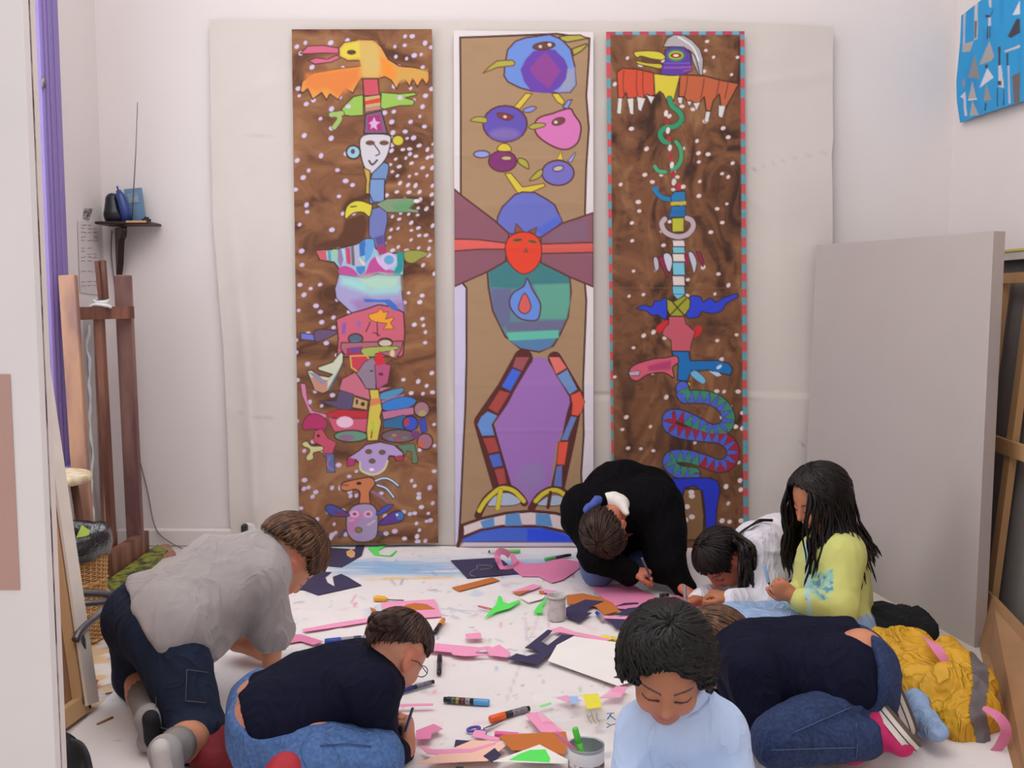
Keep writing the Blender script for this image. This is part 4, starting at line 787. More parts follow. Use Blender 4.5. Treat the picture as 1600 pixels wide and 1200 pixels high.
def hand_prims(S, w, d, n, side, s=1.0, curl=(0.5, 0.5, 0.6, 0.7), thumb=0.5, spread=0.10):
    """w wrist, d towards the fingers, n palm facing, side +1 thumb on d x n side"""
    d = nrm(d); n = nrm(np.asarray(n, float) - d * np.dot(n, d)); x = np.cross(d, n) * side
    R = np.column_stack([x, d, n]); Q = lambda a, b_, c: w + (x * a + d * b_ + n * c) * s
    S.cap(Q(0, -0.012, 0), Q(0, 0.012, 0), 0.019 * s, 0.019 * s, 0.012)
    S.ell(Q(0, 0.034, 0), A(0.031, 0.036, 0.0135) * s, R, 0.010); S.ell(Q(0.018, 0.024, 0.006), A(0.014, 0.022, 0.011) * s, R, 0.008)
    tips = []
    for i, (ox, L, r) in enumerate(((0.0235, 0.050, 0.0070), (0.008, 0.055, 0.0072), (-0.0080, 0.051, 0.0069), (-0.0230, 0.040, 0.0062))):
        a = (ox / 0.023) * spread; p0 = Q(ox * 0.95, 0.050 if i < 3 else 0.045, 0); c = curl[i]; dirv = nrm(d * math.cos(a) + x * math.sin(a)); an = 0.25 * c; p = p0
        S.cap(Q(ox * 0.7, 0.03, 0), p0, r * s, r * s, 0.004)
        for seg, (fl, add) in enumerate(((0.44, 0.9), (0.31, 1.25), (0.25, 0.8))):
            an += c * add; dd = dirv * math.cos(an) + n * math.sin(an); q = p + dd * L * fl * s
            S.cap(p, q, r * s * (1 - 0.07 * seg), r * s * (0.93 - 0.08 * seg), 0.0025); p = q
        tips.append(p)
    t0 = Q(0.020, 0.012, 0.004); t1 = t0 + (x * 0.62 + d * 0.62 + n * 0.35 * thumb) * 0.030 * s
    t2 = t1 + nrm(x * (0.35 - 0.5 * thumb) + d * 0.8 + n * 0.75 * thumb) * 0.024 * s; t3 = t2 + nrm(-x * 0.5 * thumb + d * 0.8 + n * 0.7 * thumb) * 0.019 * s
    S.cap(t0, t1, 0.0105 * s, 0.0090 * s, 0.006); S.cap(t1, t2, 0.0088 * s, 0.0080 * s, 0.003); S.cap(t2, t3, 0.0080 * s, 0.0068 * s, 0.003); tips.append(t3)
    return tips
def torso_prims(S, sl, sr, hl, hr, rc, rw, neck=None, g=0.0, k=0.032, bulge=None):
    mid = (sl + sr) / 2; hm = (hl + hr) / 2; c = mid * 0.72 + hm * 0.28; wa = mid * 0.35 + hm * 0.65
    S.cap(sl * 0.88 + mid * 0.12, sr * 0.88 + mid * 0.12, rc * 0.62 + g, rc * 0.62 + g, k)
    S.cap(mid, wa, rc + g, rw + g, k); S.cap(wa, hm, rw + g, rw + g, k)
    S.cap(sl * .7 + sr * .3, hl, rc * 0.8 + g, rw * 0.75 + g, k); S.cap(sr * .7 + sl * .3, hr, rc * 0.8 + g, rw * 0.75 + g, k)
    S.cap(hl, hr, rw * 0.85 + g, rw * 0.85 + g, k)
def neckhole(T, neck, hc, off, r=0.050):
    u = nrm(hc - neck); T.cap(neck + u * off, neck + u * (off + 0.10), r, r + 0.03, 0.008, True)
M_skin = lambda nm, rgb: mat('skin ' + nm, rgb, 0.5, 0.03, 18, 0.12, 300, attr=True, spec=0.35)
def skin_cols(V, c, R, s, skin, lips=(178, 96, 90), brow=(70, 48, 38), blush=(214, 128, 110), open_=False):
    C = np.ones((len(V), 3)) * s2l(skin); L = ((V - c) @ R) / s; x, y, z = L.T
    near = (np.abs(x) < 0.1) & (y > 0.03) & (np.abs(z) < 0.11)
    def mx(a, col):
        nonlocal C; a = np.clip(a, 0, 1)[:, None]; C = C * (1 - a) + s2l(col) * a
    for q in (-1, 1):
        mx(near * np.exp(-(((x - q * 0.036) / 0.018) ** 2 + ((z + 0.032) / 0.016) ** 2)) * 0.45, blush)
        zb = 0.024 - 9 * (np.abs(x) - 0.030) ** 2; mx(near * (np.abs(x - q * 0.031) < 0.019) * (1 - np.abs(z - zb) / 0.0042) * 1.6, brow)
        ze = -0.0005 - 14 * (0.018 ** 2 - (np.abs(x) - 0.031) ** 2) ; mx(near * (y > 0.05) * (np.abs(x - q * 0.031) < 0.017) * (1 - np.abs(z - ze) / 0.0034) * 1.8, (38, 24, 22))
        mx(((np.abs(x) > 0.066) & (np.abs(y + 0.008) < 0.03) & (np.abs(z + 0.006) < 0.036)) * 0.35, (205, 110, 90))
    mx(near * (y > 0.05) * (1 - np.hypot(x / 0.021, (z + 0.0512) / 0.0105)) * 5, lips)
    mx(near * (y > 0.05) * (1 - np.hypot(x / 0.019, (z + 0.0508) / 0.0017)) * 3, (120, 55, 55))
    for q in (-1, 1): mx(near * (1 - np.hypot((x - q * 0.0065) / 0.0035, (z + 0.0265) / 0.003)) * 2, (90, 50, 45))
    mx(near * (y > 0.075) * (np.abs(x) < 0.014) * (np.abs(z + 0.016) < 0.012) * 0.25, blush)
    return C
def body(root, S, skin, nm, head=None, h=HV, **k):
    V, Q = S.mesh(h); V = smooth_mesh(V, Q, 1, 0.4)
    C = np.ones((len(V), 3)) * s2l(skin) if head is None else skin_cols(V, head[0], head[1], head[2], skin, **k)
    return link('body', V, Q, M_skin(nm, skin), root, True, C)
def garment(root, name, S, m, h=0.007, amp=0.004, freq=15, seed=1, stretch=(1, 1, 0.4), amp2=0.0015, colf=None, smooth=2, floor=True):
    V, Q = S.mesh(h); V = smooth_mesh(V, Q, smooth, 0.5); V = fold(V, Q, amp, freq, seed, stretch, amp2)
    if floor: V[:, 2] = np.maximum(V[:, 2], 0.006)
    LASTV[0] = V
    return link(name, V, Q, m, root, True, None if colf is None else colf(V))
LASTV = [None]
def snap(px, py, r=7.0, off=0.0015):        # front-most point of the last garment seen along a sight line
    V = LASTV[0]; x, y = proj(V); d = np.hypot(x - px, y - py); c = np.where(d < r)[0]
    if not len(c): c = np.argsort(d)[:6]
    return P(px, py, np.sort(V[c, 1])[: max(1, len(c) // 6)].mean() - off)
def seam(parent, name, lines, m, r=0.0011, n=8):
    for ln in lines:
        pts = []
        for i in range(len(ln) - 1):
            for k in range(n): t = k / n; pts.append(snap(ln[i][0] + (ln[i + 1][0] - ln[i][0]) * t, ln[i][1] + (ln[i + 1][1] - ln[i][1]) * t))
        pts.append(snap(*ln[-1])); MB().tube(smooth_pts(pts), r, 5).obj(name, m, parent)
def smooth_pts(p):
    p = np.array(p)
    for _ in range(2): q = p.copy(); q[1:-1] = (p[:-2] + 2 * p[1:-1] + p[2:]) / 4; p = q
    return p
def ribbon(mb, pts, wid, nrmv, th=0.0016):
    """thin strap following pts, width along cross(tangent, nrmv)"""
    pts = np.asarray(pts, float); t = np.gradient(pts, axis=0); nv = np.broadcast_to(np.asarray(nrmv, float), pts.shape); V = []; Fc = []
    wid = np.broadcast_to(np.asarray(wid, float), (len(pts),))
    for i in range(len(pts)):
        x = nrm(np.cross(t[i], nv[i])) * wid[i] / 2; n_ = nrm(nv[i]) * th / 2
        V += [pts[i] - x - n_, pts[i] + x - n_, pts[i] + x + n_, pts[i] - x + n_]
    for i in range(len(pts) - 1):
        a = 4 * i
        for k in range(4): Fc.append([a + k, a + (k + 1) % 4, a + 4 + (k + 1) % 4, a + 4 + k])
    Fc.append([3, 2, 1, 0]); e = 4 * (len(pts) - 1); Fc.append([e, e + 1, e + 2, e + 3]); mb.add(V, Fc)
def hair(root, c, R, s, m, seed=1, front=62, side=112, back=128, vol=1.0, n=260, wav=0.006, lock=0.0055, crown=(0, -0.02, 0.1), hang=None, part=0.0, inner=None, tws=0.25):
    """hair: a cap grown over the skull plus locks that flow from the crown; angles say how far down it reaches"""
    rs = np.random.RandomState(seed); cc = A(0, -0.010, 0.020); rad = A(0.0775, 0.0935, 0.0870) * vol
    def lim(ph): # ph azimuth from the front, degrees 0..180
        a = abs(ph); return np.interp(a, [0, 28, 48, 62, 90, 130, 180], [front, front + 4, front + 16, front + 34, side, (side + back) / 2, back])
    N1, N2 = 72, 30; V = []; Fc = []
    for i in range(N2 + 1):
        for j in range(N1):
            ph = j * 360.0 / N1 - 180; th = math.radians(lim(ph) * i / N2); a = math.radians(ph)
            dv = A(math.sin(th) * math.sin(a), math.sin(th) * math.cos(a), math.cos(th))
            r = 1.03 + 0.020 * math.sin(j * 2.3 + 3 * math.sin(i * 0.2 + j)) * min(1, i / 6); r *= 1 - 0.045 * (i / N2) ** 6
            V.append(c + R @ ((cc + dv * rad * r) * s))
    for i in range(N2):
        for j in range(N1): a = i * N1 + j; b_ = i * N1 + (j + 1) % N1; Fc.append([a, b_, b_ + N1, a + N1])
    V = np.array(V); inn = V.copy(); ctr = c + R @ (cc * s)
    for i in range(N2 + 1): pass
    inn = ctr + (V - ctr) * 0.93; base = len(V); V = np.concatenate([V, inn]); F2 = [[q + base for q in f[::-1]] for f in Fc]
    rim = [[N2 * N1 + j, N2 * N1 + (j + 1) % N1, base + N2 * N1 + (j + 1) % N1, base + N2 * N1 + j][::-1] for j in range(N1)]
    mb = MB(); mb.add(V, Fc + F2 + rim); cr = nrm(crown)
    for k in range(n):
        ph = rs.uniform(-180, 180); l = math.radians(lim(ph) * rs.uniform(0.93, 1.07)); t0 = math.radians(rs.uniform(0, 40)) if k % 3 else math.radians(rs.uniform(30, 80)); t0 = min(t0, l - 0.35)
        pts = []; w0 = rs.uniform(0, 6.28); tw = rs.uniform(-tws, tws) + (0.2 * tws if tws > 0.4 else 0) + part * math.cos(math.radians(ph)); ns = 12
        for i in range(ns):
            u = i / (ns - 1); th = t0 + (l - t0) * u; a = math.radians(ph) + tw * (1 - u) + wav * 9 * math.sin(w0 + u * 5)
            dv = A(math.sin(th) * math.sin(a), math.sin(th) * math.cos(a), math.cos(th)); r = 1.045 + 0.02 * math.sin(w0 + u * 3) + 0.025 * rs.rand() * u * (wav * 100)
            pts.append(c + R @ ((cc + dv * rad * r) * s))
        if hang is not None:
            d = pts[-1] - pts[-2]; L = hang(ph) * rs.uniform(0.75, 1.1)
            if L > 0:
                p = pts[-1].copy(); v = nrm(d); steps = max(4, int(L / 0.018)); rr = p - ctr; rr[2] = 0
                for i in range(steps):
                    v = nrm(v * 0.72 + A(0, 0, -1) * 0.42 + A(rs.normal(), rs.normal(), 0) * 0.05 + A(math.sin(w0 + i * .7), math.cos(w0 + i * .8), 0) * wav * 9 + (inner(p) if inner else 0)); p = p + v * L / steps; pts.append(p.copy())
        m_ = len(pts); rr = lock * s * (0.55 + 0.45 * np.sin(np.linspace(0.5, 2.9, m_))); rr[-1] = 0.0008; mb.tube(pts, rr, 6, 0.6)
    return mb.obj('hair', m, root)
def H_mat(nm, rgb, hi): return mat('hair ' + nm, rgb, 0.42, 0.22, 60, 0.3, 400, spec=0.28, tint=hi, streak=(1, 1, 0.15))
def marker(name_label, a, b, capc, barrel, r=0.0075, capfrac=0.4, band=None, group='marker pens on the floor', tip=False, cat='marker pen', lcap=None, marks=None):
    a, b = A(*a), A(*b); d = b - a; L = np.linalg.norm(d); u = d / L; root = empty('marker_pen', (a + b) / 2, name_label, cat, group)
    z = u; x = nrm(np.cross((0, 0, 1), z)); y = np.cross(z, x); R = np.column_stack([x, y, z])
    cm = mat('plastic %d %d %d' % tuple(capc), capc, 0.35, 0.02, 5, 0.0); bm_ = mat('plastic %d %d %d' % tuple(barrel), barrel, 0.35, 0.02, 5, 0.0)
    lc = L * capfrac
    MB().lathe(a, [(r * 0.01, 0), (r * 0.8, 0.0005), (r * 0.98, 0.003), (r * 1.02, lc - 0.001), (r * 0.95, lc), (r * 0.3, lc)], 14, R).obj('cap', cm, root)
    MB().lathe(a, [(r * 0.4, lc - 0.001), (r * 0.93, lc - 0.001), (r * 0.93, L - 0.012), (r * 0.8, L - 0.010), (r * 0.8, L - 0.001), (r * 0.05, L)], 14, R).obj('barrel', bm_, root)
    if band is not None:
        for (f0, f1, col) in band: MB().lathe(a, [(r * 0.94, L * f0), (r * 0.965, L * f0 + 0.0004), (r * 0.965, L * f1 - 0.0004), (r * 0.94, L * f1)], 14, R).obj('label_band', mat('print %d %d %d' % tuple(col), col, 0.4, 0.3, 300, 0.0, tint=marks), root)
    return root
GP = 'children working on the floor'
def held_pen(p0, p1, col, lab, r=0.0045, tipc=(225, 225, 225)):
    p0, p1 = A(*p0), A(*p1); root = empty('pen', p0, lab, 'pen', 'pens held in hands'); d = (p1 - p0); q = p0 + d * 0.14
    MB().tube([p0, p0 + d * 0.04, q], [0.0012, 0.0025, r * 0.9], 10).obj('tip', mat('pen tip %d %d %d' % tuple(tipc), tipc, 0.4, 0.02), root)
    MB().tube([q, q + d * 0.02, p1 - d * 0.02, p1], [r, r, r, r * 0.8], 10).obj('barrel', mat('pen %d %d %d' % tuple(col), col, 0.35, 0.03), root)

# clothing materials
M_grey = mat('grey cotton jersey', (158, 150, 150), 0.9, 0.04, 14, 0.4, 500, sheen=0.2, fold=0.55, fscale=8)
M_navyk = mat('navy cotton jersey', (17, 19, 40), 0.9, 0.10, 14, 0.4, 500, spec=0.15, fold=0.6, fscale=9)
M_dkshort = mat('dark blue cargo cotton', (32, 40, 60), 0.9, 0.12, 20, 0.5, 500, spec=0.2, fold=0.6, fscale=10)
M_denim = mat('mid blue denim', (70, 102, 156), 0.9, 0.10, 120, 0.6, 600, fold=0.7, fscale=11, tint=(80, 112, 164))
M_denimd = mat('dark blue denim', (32, 48, 86), 0.9, 0.10, 120, 0.6, 600, fold=0.7, fscale=11, tint=(40, 58, 98))
M_black = mat('black knitted wool', (12, 11, 14), 0.95, 0.1, 20, 0.5, 400, spec=0.1, fold=0.6, fscale=8)
M_shirtw = mat('white cotton shirt', (226, 220, 230), 0.85, 0.02, 14, 0.3, 500, sheen=0.1, fold=0.6, fscale=10)
M_ltblue = mat('pale blue cotton jersey', (190, 210, 244), 0.85, 0.02, 14, 0.35, 500, sheen=0.1, fold=0.55, fscale=10)
M_paled = mat('washed light blue denim', (150, 176, 214), 0.9, 0.08, 60, 0.5, 600, fold=0.6, fscale=12)
M_sock = mat('grey wool sock', (140, 134, 130), 0.95, 0.08, 40, 0.5, 500); M_sole = mat('brown rubber sole', (88, 72, 62), 0.8, 0.1, 30, 0.3, 200)
M_seam = mat('seam thread', (92, 88, 84), 0.9, 0.1); M_seamb = mat('denim seam', (44, 66, 112), 0.9, 0.1); M_seaml = mat('pale denim seam', (74, 88, 124), 0.9, 0.1)

# ---- 1: person in grey T-shirt, far left
def person_grey():
    root = empty('person', F(250, 1120), 'person in grey T-shirt and dark shorts on hands and knees at far left', 'person', GP)
    skin = (206, 142, 108); hc = P(447, 872, 2.72); R = basis((0.36, 0.30, -0.88), (0.80, 0.30, 0.42)); s = 1.10
    shr, shl = P(408, 905, 2.55), P(398, 868, 2.80); hr, hl = P(258, 985, 2.36), P(222, 965, 2.50)
    neck = P(415, 872, 2.68); er, wr = P(424, 990, 2.57), P(424, 1052, 2.62); el, wl = P(372, 1000, 2.84), P(408, 1018, 2.80)
    kr, ar = P(312, 1150, 2.25), P(262, 1172, 1.98); kl, al = P(218, 1055, 2.60), P(233, 1118, 2.26)
    S = SDF(); head_prims(S, hc, R, s)
    S.cap(neck, hc + R @ A(0, -0.02, -0.05), 0.050, 0.046, 0.02); torso_prims(S, shl, shr, hl, hr, 0.085, 0.08)
    for a, b, c in ((shr, er, wr), (shl, el, wl)): S.cap(a, b, 0.042, 0.034, 0.02); S.cap(b, c, 0.033, 0.023, 0.01)
    for a, b, c in ((hr, kr, ar), (hl, kl, al)): S.cap(a, b, 0.062, 0.046, 0.02); S.cap(b, b * 0.55 + c * 0.45, 0.045, 0.044, 0.01); S.cap(b * 0.55 + c * 0.45, c, 0.044, 0.027, 0.01)
    hand_prims(S, wr + A(0, 0.0, -0.012), A(0.5, 0.55, -0.62), A(0.1, -0.1, -1), -1, 1.0, (0.25, 0.25, 0.3, 0.35), 0.3, 0.2)
    hand_prims(S, wl + A(0.01, 0, -0.01), A(0.8, 0.1, -0.5), A(-0.1, -0.1, -1), 1, 0.95, (0.3, 0.3, 0.35, 0.4), 0.3, 0.2)
    body(root, S, skin, 'light', (hc, R, s))
    T = SDF(); torso_prims(T, shl, shr, hl + (shl - hl) * 0.02, hr + (shr - hr) * 0.02, 0.092, 0.104, g=0.010)
    ax = nrm((shl + shr) / 2 - (hl + hr) / 2); T.cap(P(330, 890, 2.62), P(300, 985, 2.50), 0.092, 0.075, 0.05)
    for a, b, c in ((shr, er, wr), (shl, el, wl)): T.cap(a, b * 0.97 + a * 0.03, 0.058, 0.062, 0.03)
    T.cap(P(345, 960, 2.55), P(312, 1008, 2.44), 0.07, 0.06, 0.04); T.cap(hl * 0.98 + shl * 0.02, hr * 0.98 + shr * 0.02, 0.108, 0.108, 0.03)
    neckhole(T, neck, hc, 0.020)
    hm = (P(172, 950, 2.4) + P(325, 1030, 2.42)) / 2; T.half(hm, -nrm(A(0.62, 0.25, 0.42)), 0.004)
    for b, d in ((er, er - shr), (el, el - shl)): pass
    T.p.append(('c', er + (er - shr) * 0.9, er + (wr - er) * 0.62, 0.080, 0.085, 0.006, True)); T.p.append(('c', el + (el - shl) * 0.55, wl, 0.075, 0.08, 0.006, True))
    garment(root, 'shirt', T, M_grey, 0.0065, 0.0055, 13, 3, (1.2, 0.6, 0.5), 0.0015)
    B = SDF(); B.cap(hl, hr, 0.100, 0.100, 0.03)
    B.cap(hl * 0.9 + shl * 0.1, hr * 0.9 + shr * 0.1, 0.090, 0.090, 0.03); B.half(hm + nrm(A(0.62, 0.25, 0.42)) * 0.02, A(0.62, 0.25, 0.42), 0.003)
    B.cap(hr, kr, 0.088, 0.070, 0.025); B.cap(kr, kr * 0.86 + ar * 0.14, 0.070, 0.068, 0.01)
    B.cap(hl, kl, 0.086, 0.070, 0.025); B.cap(kl, kl * 0.9 + al * 0.1, 0.068, 0.066, 0.01)
    B.half(kr * 0.72 + ar * 0.28, ar - kr, 0.004) if False else None
    pk = garment(root, 'shorts', B, M_dkshort, 0.0065, 0.0045, 12, 8, (1, 1, 0.5), 0.0015)
    seam(pk, 'pocket_seam', [[(292, 1046), (326, 1051)], [(290, 1095), (322, 1098)], [(292, 1046), (290, 1095)], [(246, 985), (243, 1030), (244, 1120)]], M_seam)
    seam(pk, 'hem_seam', [[(248, 1136), (275, 1143), (305, 1146)]], M_seam)
    for leg, (k_, a_) in (('r', (kr, ar)), ('l', (kl, al))):
        q = k_ * 0.55 + a_ * 0.45; sk = MB(); u = nrm(a_ - k_)
        sk.tube([k_ * (0.5 if leg == 'l' else 0.28) + a_ * (0.5 if leg == 'l' else 0.72), k_ * 0.2 + a_ * 0.8, a_, a_ + u * 0.02], [0.043, 0.036, 0.032, 0.034], 16).obj('sock', M_sock, root)
        dn = nrm(A(0.02, 0.25, -1)); toe = a_ + dn * max(0.03, a_[2] - 0.028) + u * 0.012
        sh = SDF(); sh.cap(a_ + u * 0.022, toe, 0.036, 0.028, 0.01); sh.ell(toe, (0.036, 0.05, 0.026), None, 0.01)
        V, Q = sh.mesh(0.005); V[:, 2] = np.maximum(V[:, 2], 0.005); so = link('foot_of_sock', V, Q, mat('pale grey wool sock', (156, 150, 150), 0.95, 0.08, 40, 0.5, 500), root)
        s2 = SDF(); s2.cap(a_ + u * 0.055 + A(0, 0, 0.01), toe + u * 0.032, 0.020, 0.022, 0.01); V, Q = s2.mesh(0.005); V[:, 2] = np.maximum(V[:, 2], 0.005); link('worn_patch', V, Q, mat('pale worn sock sole', (190, 184, 182), 0.9, 0.1, 30, 0.2) if leg == 'r' else mat('black sock sole', (30, 30, 36), 0.9, 0.1, 30, 0.2), so)
    hair(root, hc, R, s, H_mat('mid brown', (74, 50, 36), (104, 72, 50)), 3, 50, 72, 112, 1.07, 330, 0.006, 0.0062)
person_grey()

# ---- 2: person in navy top and jeans, hair in a bun
def person_bun():
    root = empty('person', F(470, 1195), 'person with brown hair bun, navy top and blue jeans, crouched drawing with a pencil', 'person', GP)
    skin = (204, 140, 114); hc = P(619, 1019, 2.10); R = basis((0.50, 0.50, -0.70), (0.45, 0.35, 0.80)); s = 0.84
    shr, shl = P(582, 1078, 1.98), P(566, 1042, 2.22); hr, hl = P(420, 1130, 1.98), P(415, 1105, 2.18); neck = P(596, 1042, 2.10)
    er, wr = P(594, 1182, 2.04), P(628, 1172, 2.22); el, wl = P(600, 1140, 2.30), P(622, 1168, 2.16) * 0 + P(610, 1160, 2.32)
    S = SDF(); head_prims(S, hc, R, s); S.cap(neck, hc + R @ A(0, -0.025, -0.05), 0.040, 0.042, 0.02)
    torso_prims(S, shl, shr, hl, hr, 0.062, 0.070); S.cap(hl, hr, 0.080, 0.080, 0.02); S.cap((hl + hr) / 2, (shl + shr) / 2, 0.085, 0.06, 0.02)
    for a, b, c in ((shr, er, wr), (shl, el, wl)): S.cap(a, b, 0.038, 0.032, 0.02); S.cap(b, c, 0.031, 0.022, 0.01)
    kn, an = P(585, 1185, 1.95), P(440, 1200, 1.93); S.cap(hr, kn, 0.06, 0.045, 0.02); S.cap(kn, an, 0.04, 0.025, 0.02)
    tips = hand_prims(S, P(637, 1164, 2.20), A(0.0, 0.30, 0.80), A(-0.75, 0.1, -0.1), -1, 1.0, (0.8, 0.85, 0.95, 1.0), 0.6, 0.0)
    hand_prims(S, wl, A(0.7, 0.5, -0.3), A(0, 0, -1), 1, 0.9, (0.4, 0.4, 0.5, 0.5), 0.4)
    body(root, S, skin, 'rosy', (hc, R, s))
    T = SDF(); T.cap(P(490, 1112, 2.04), P(570, 1120, 2.06), 0.066, 0.056, 0.03); torso_prims(T, shl, shr, hl, hr, 0.076, 0.089, g=0.008); T.cap(P(525, 1066, 2.1), P(480, 1096, 2.08), 0.078, 0.088, 0.03)
    for a, b, c in ((shr, er, wr), (shl, el, wl)): T.cap(a, b, 0.050, 0.042, 0.02); T.cap(b, c * 0.95 + b * 0.05, 0.040, 0.031, 0.015)
    neckhole(T, neck, hc, 0.02); T.half((P(385, 1070, 2.1) + P(448, 1150, 2.0)) / 2, -nrm(A(0.80, 0.05, 0.48)), 0.004)
    garment(root, 'top', T, M_navyk, 0.006, 0.0042, 12, 13, (0.7, 1, 1), 0.0015)
    J = SDF(); J.cap(hl, hr, 0.088, 0.088, 0.02); wn = nrm(A(0.56, 0.05, 0.83)); wp_ = (P(368, 1078, 2.12) + P(440, 1114, 2.0)) / 2
    J.half(wp_, wn, 0.003); J.cap(hr + A(0.045, -0.015, -0.045), kn, 0.074, 0.060, 0.02); J.cap(kn, P(452, 1205, 1.9), 0.055, 0.05, 0.02)
    kl = P(590, 1150, 2.22); J.cap(hl + A(0.05, 0.0, -0.045), kl, 0.066, 0.056, 0.02); J.cap(hr + A(0.01, -0.01, -0.045), hl + A(0.01, 0.02, -0.045), 0.088, 0.088, 0.02)
    jn = garment(root, 'jeans', J, M_denim, 0.0055, 0.003, 13, 17, (0.5, 1, 1.2), 0.0015)
    seam(jn, 'leg_seam', [[(500, 1165), (540, 1162), (580, 1166)]], M_seamb, 0.0012)
    f = SDF(); f.cap(P(422, 1214, 1.90), P(446, 1202, 1.87), 0.028, 0.033, 0.01); f.cap(P(446, 1204, 1.87), P(430, 1228, 1.83), 0.033, 0.026, 0.01); V, Q = f.mesh(0.005); V[:, 2] = np.maximum(V[:, 2], 0.004)
    link('shoe', V, Q, mat('red canvas', (176, 44, 58), 0.8, 0.1, 30, 0.4, 400), root)
    hm = H_mat('dark brown', (46, 30, 26), (72, 48, 40)); hair(root, hc, R, s, hm, 5, 46, 66, 122, 1.03, 300, 0.001, 0.0048, part=0.0)
    bc = P(601, 971, 2.03); b = MB()
    for k in range(9):
        a0 = k * 0.7; tilt = basis((math.cos(a0), math.sin(a0) * 0.6, 0.5), (0, 0.3, 1)); r = 0.012 + 0.0024 * k
        t = np.linspace(0, 2 * math.pi, 22); b.tube(bc + np.stack([np.cos(t) * r, np.sin(t) * r * 0.9, 0.006 * np.sin(2 * t)], 1) @ tilt.T, 0.0095, 8)
    b.obj('hair_bun', hm, root)
    ey = R @ A(0, 1, 0); g = MB()
    for q in (-1, 1):
        t = np.linspace(0, 2 * math.pi, 20); cpt = hc + R @ (A(q * 0.030, 0.088, 0.002) * s); g.tube([cpt + R @ A(math.cos(u) * 0.019, 0, math.sin(u) * 0.013) for u in t], 0.0011, 6)
        g.tube([hc + R @ (A(q * 0.052, 0.086, 0.005) * s), hc + R @ (A(q * 0.074, 0.02, 0.008) * s), hc + R @ (A(q * 0.078, -0.01, 0.0) * s)], 0.0011, 6)
    gl = g.obj('glasses', mat('dark metal wire', (50, 40, 46), 0.3, 0.02, metal=0.6), None); tag(gl, 'thin dark wire glasses on the face of the person with the bun', 'glasses')
    held_pen(P(630, 1152, 2.19), P(645, 1106, 2.17), (70, 90, 130), 'dark pencil held upright in the hand of the person with the bun', 0.0034, (90, 40, 60))
person_bun()

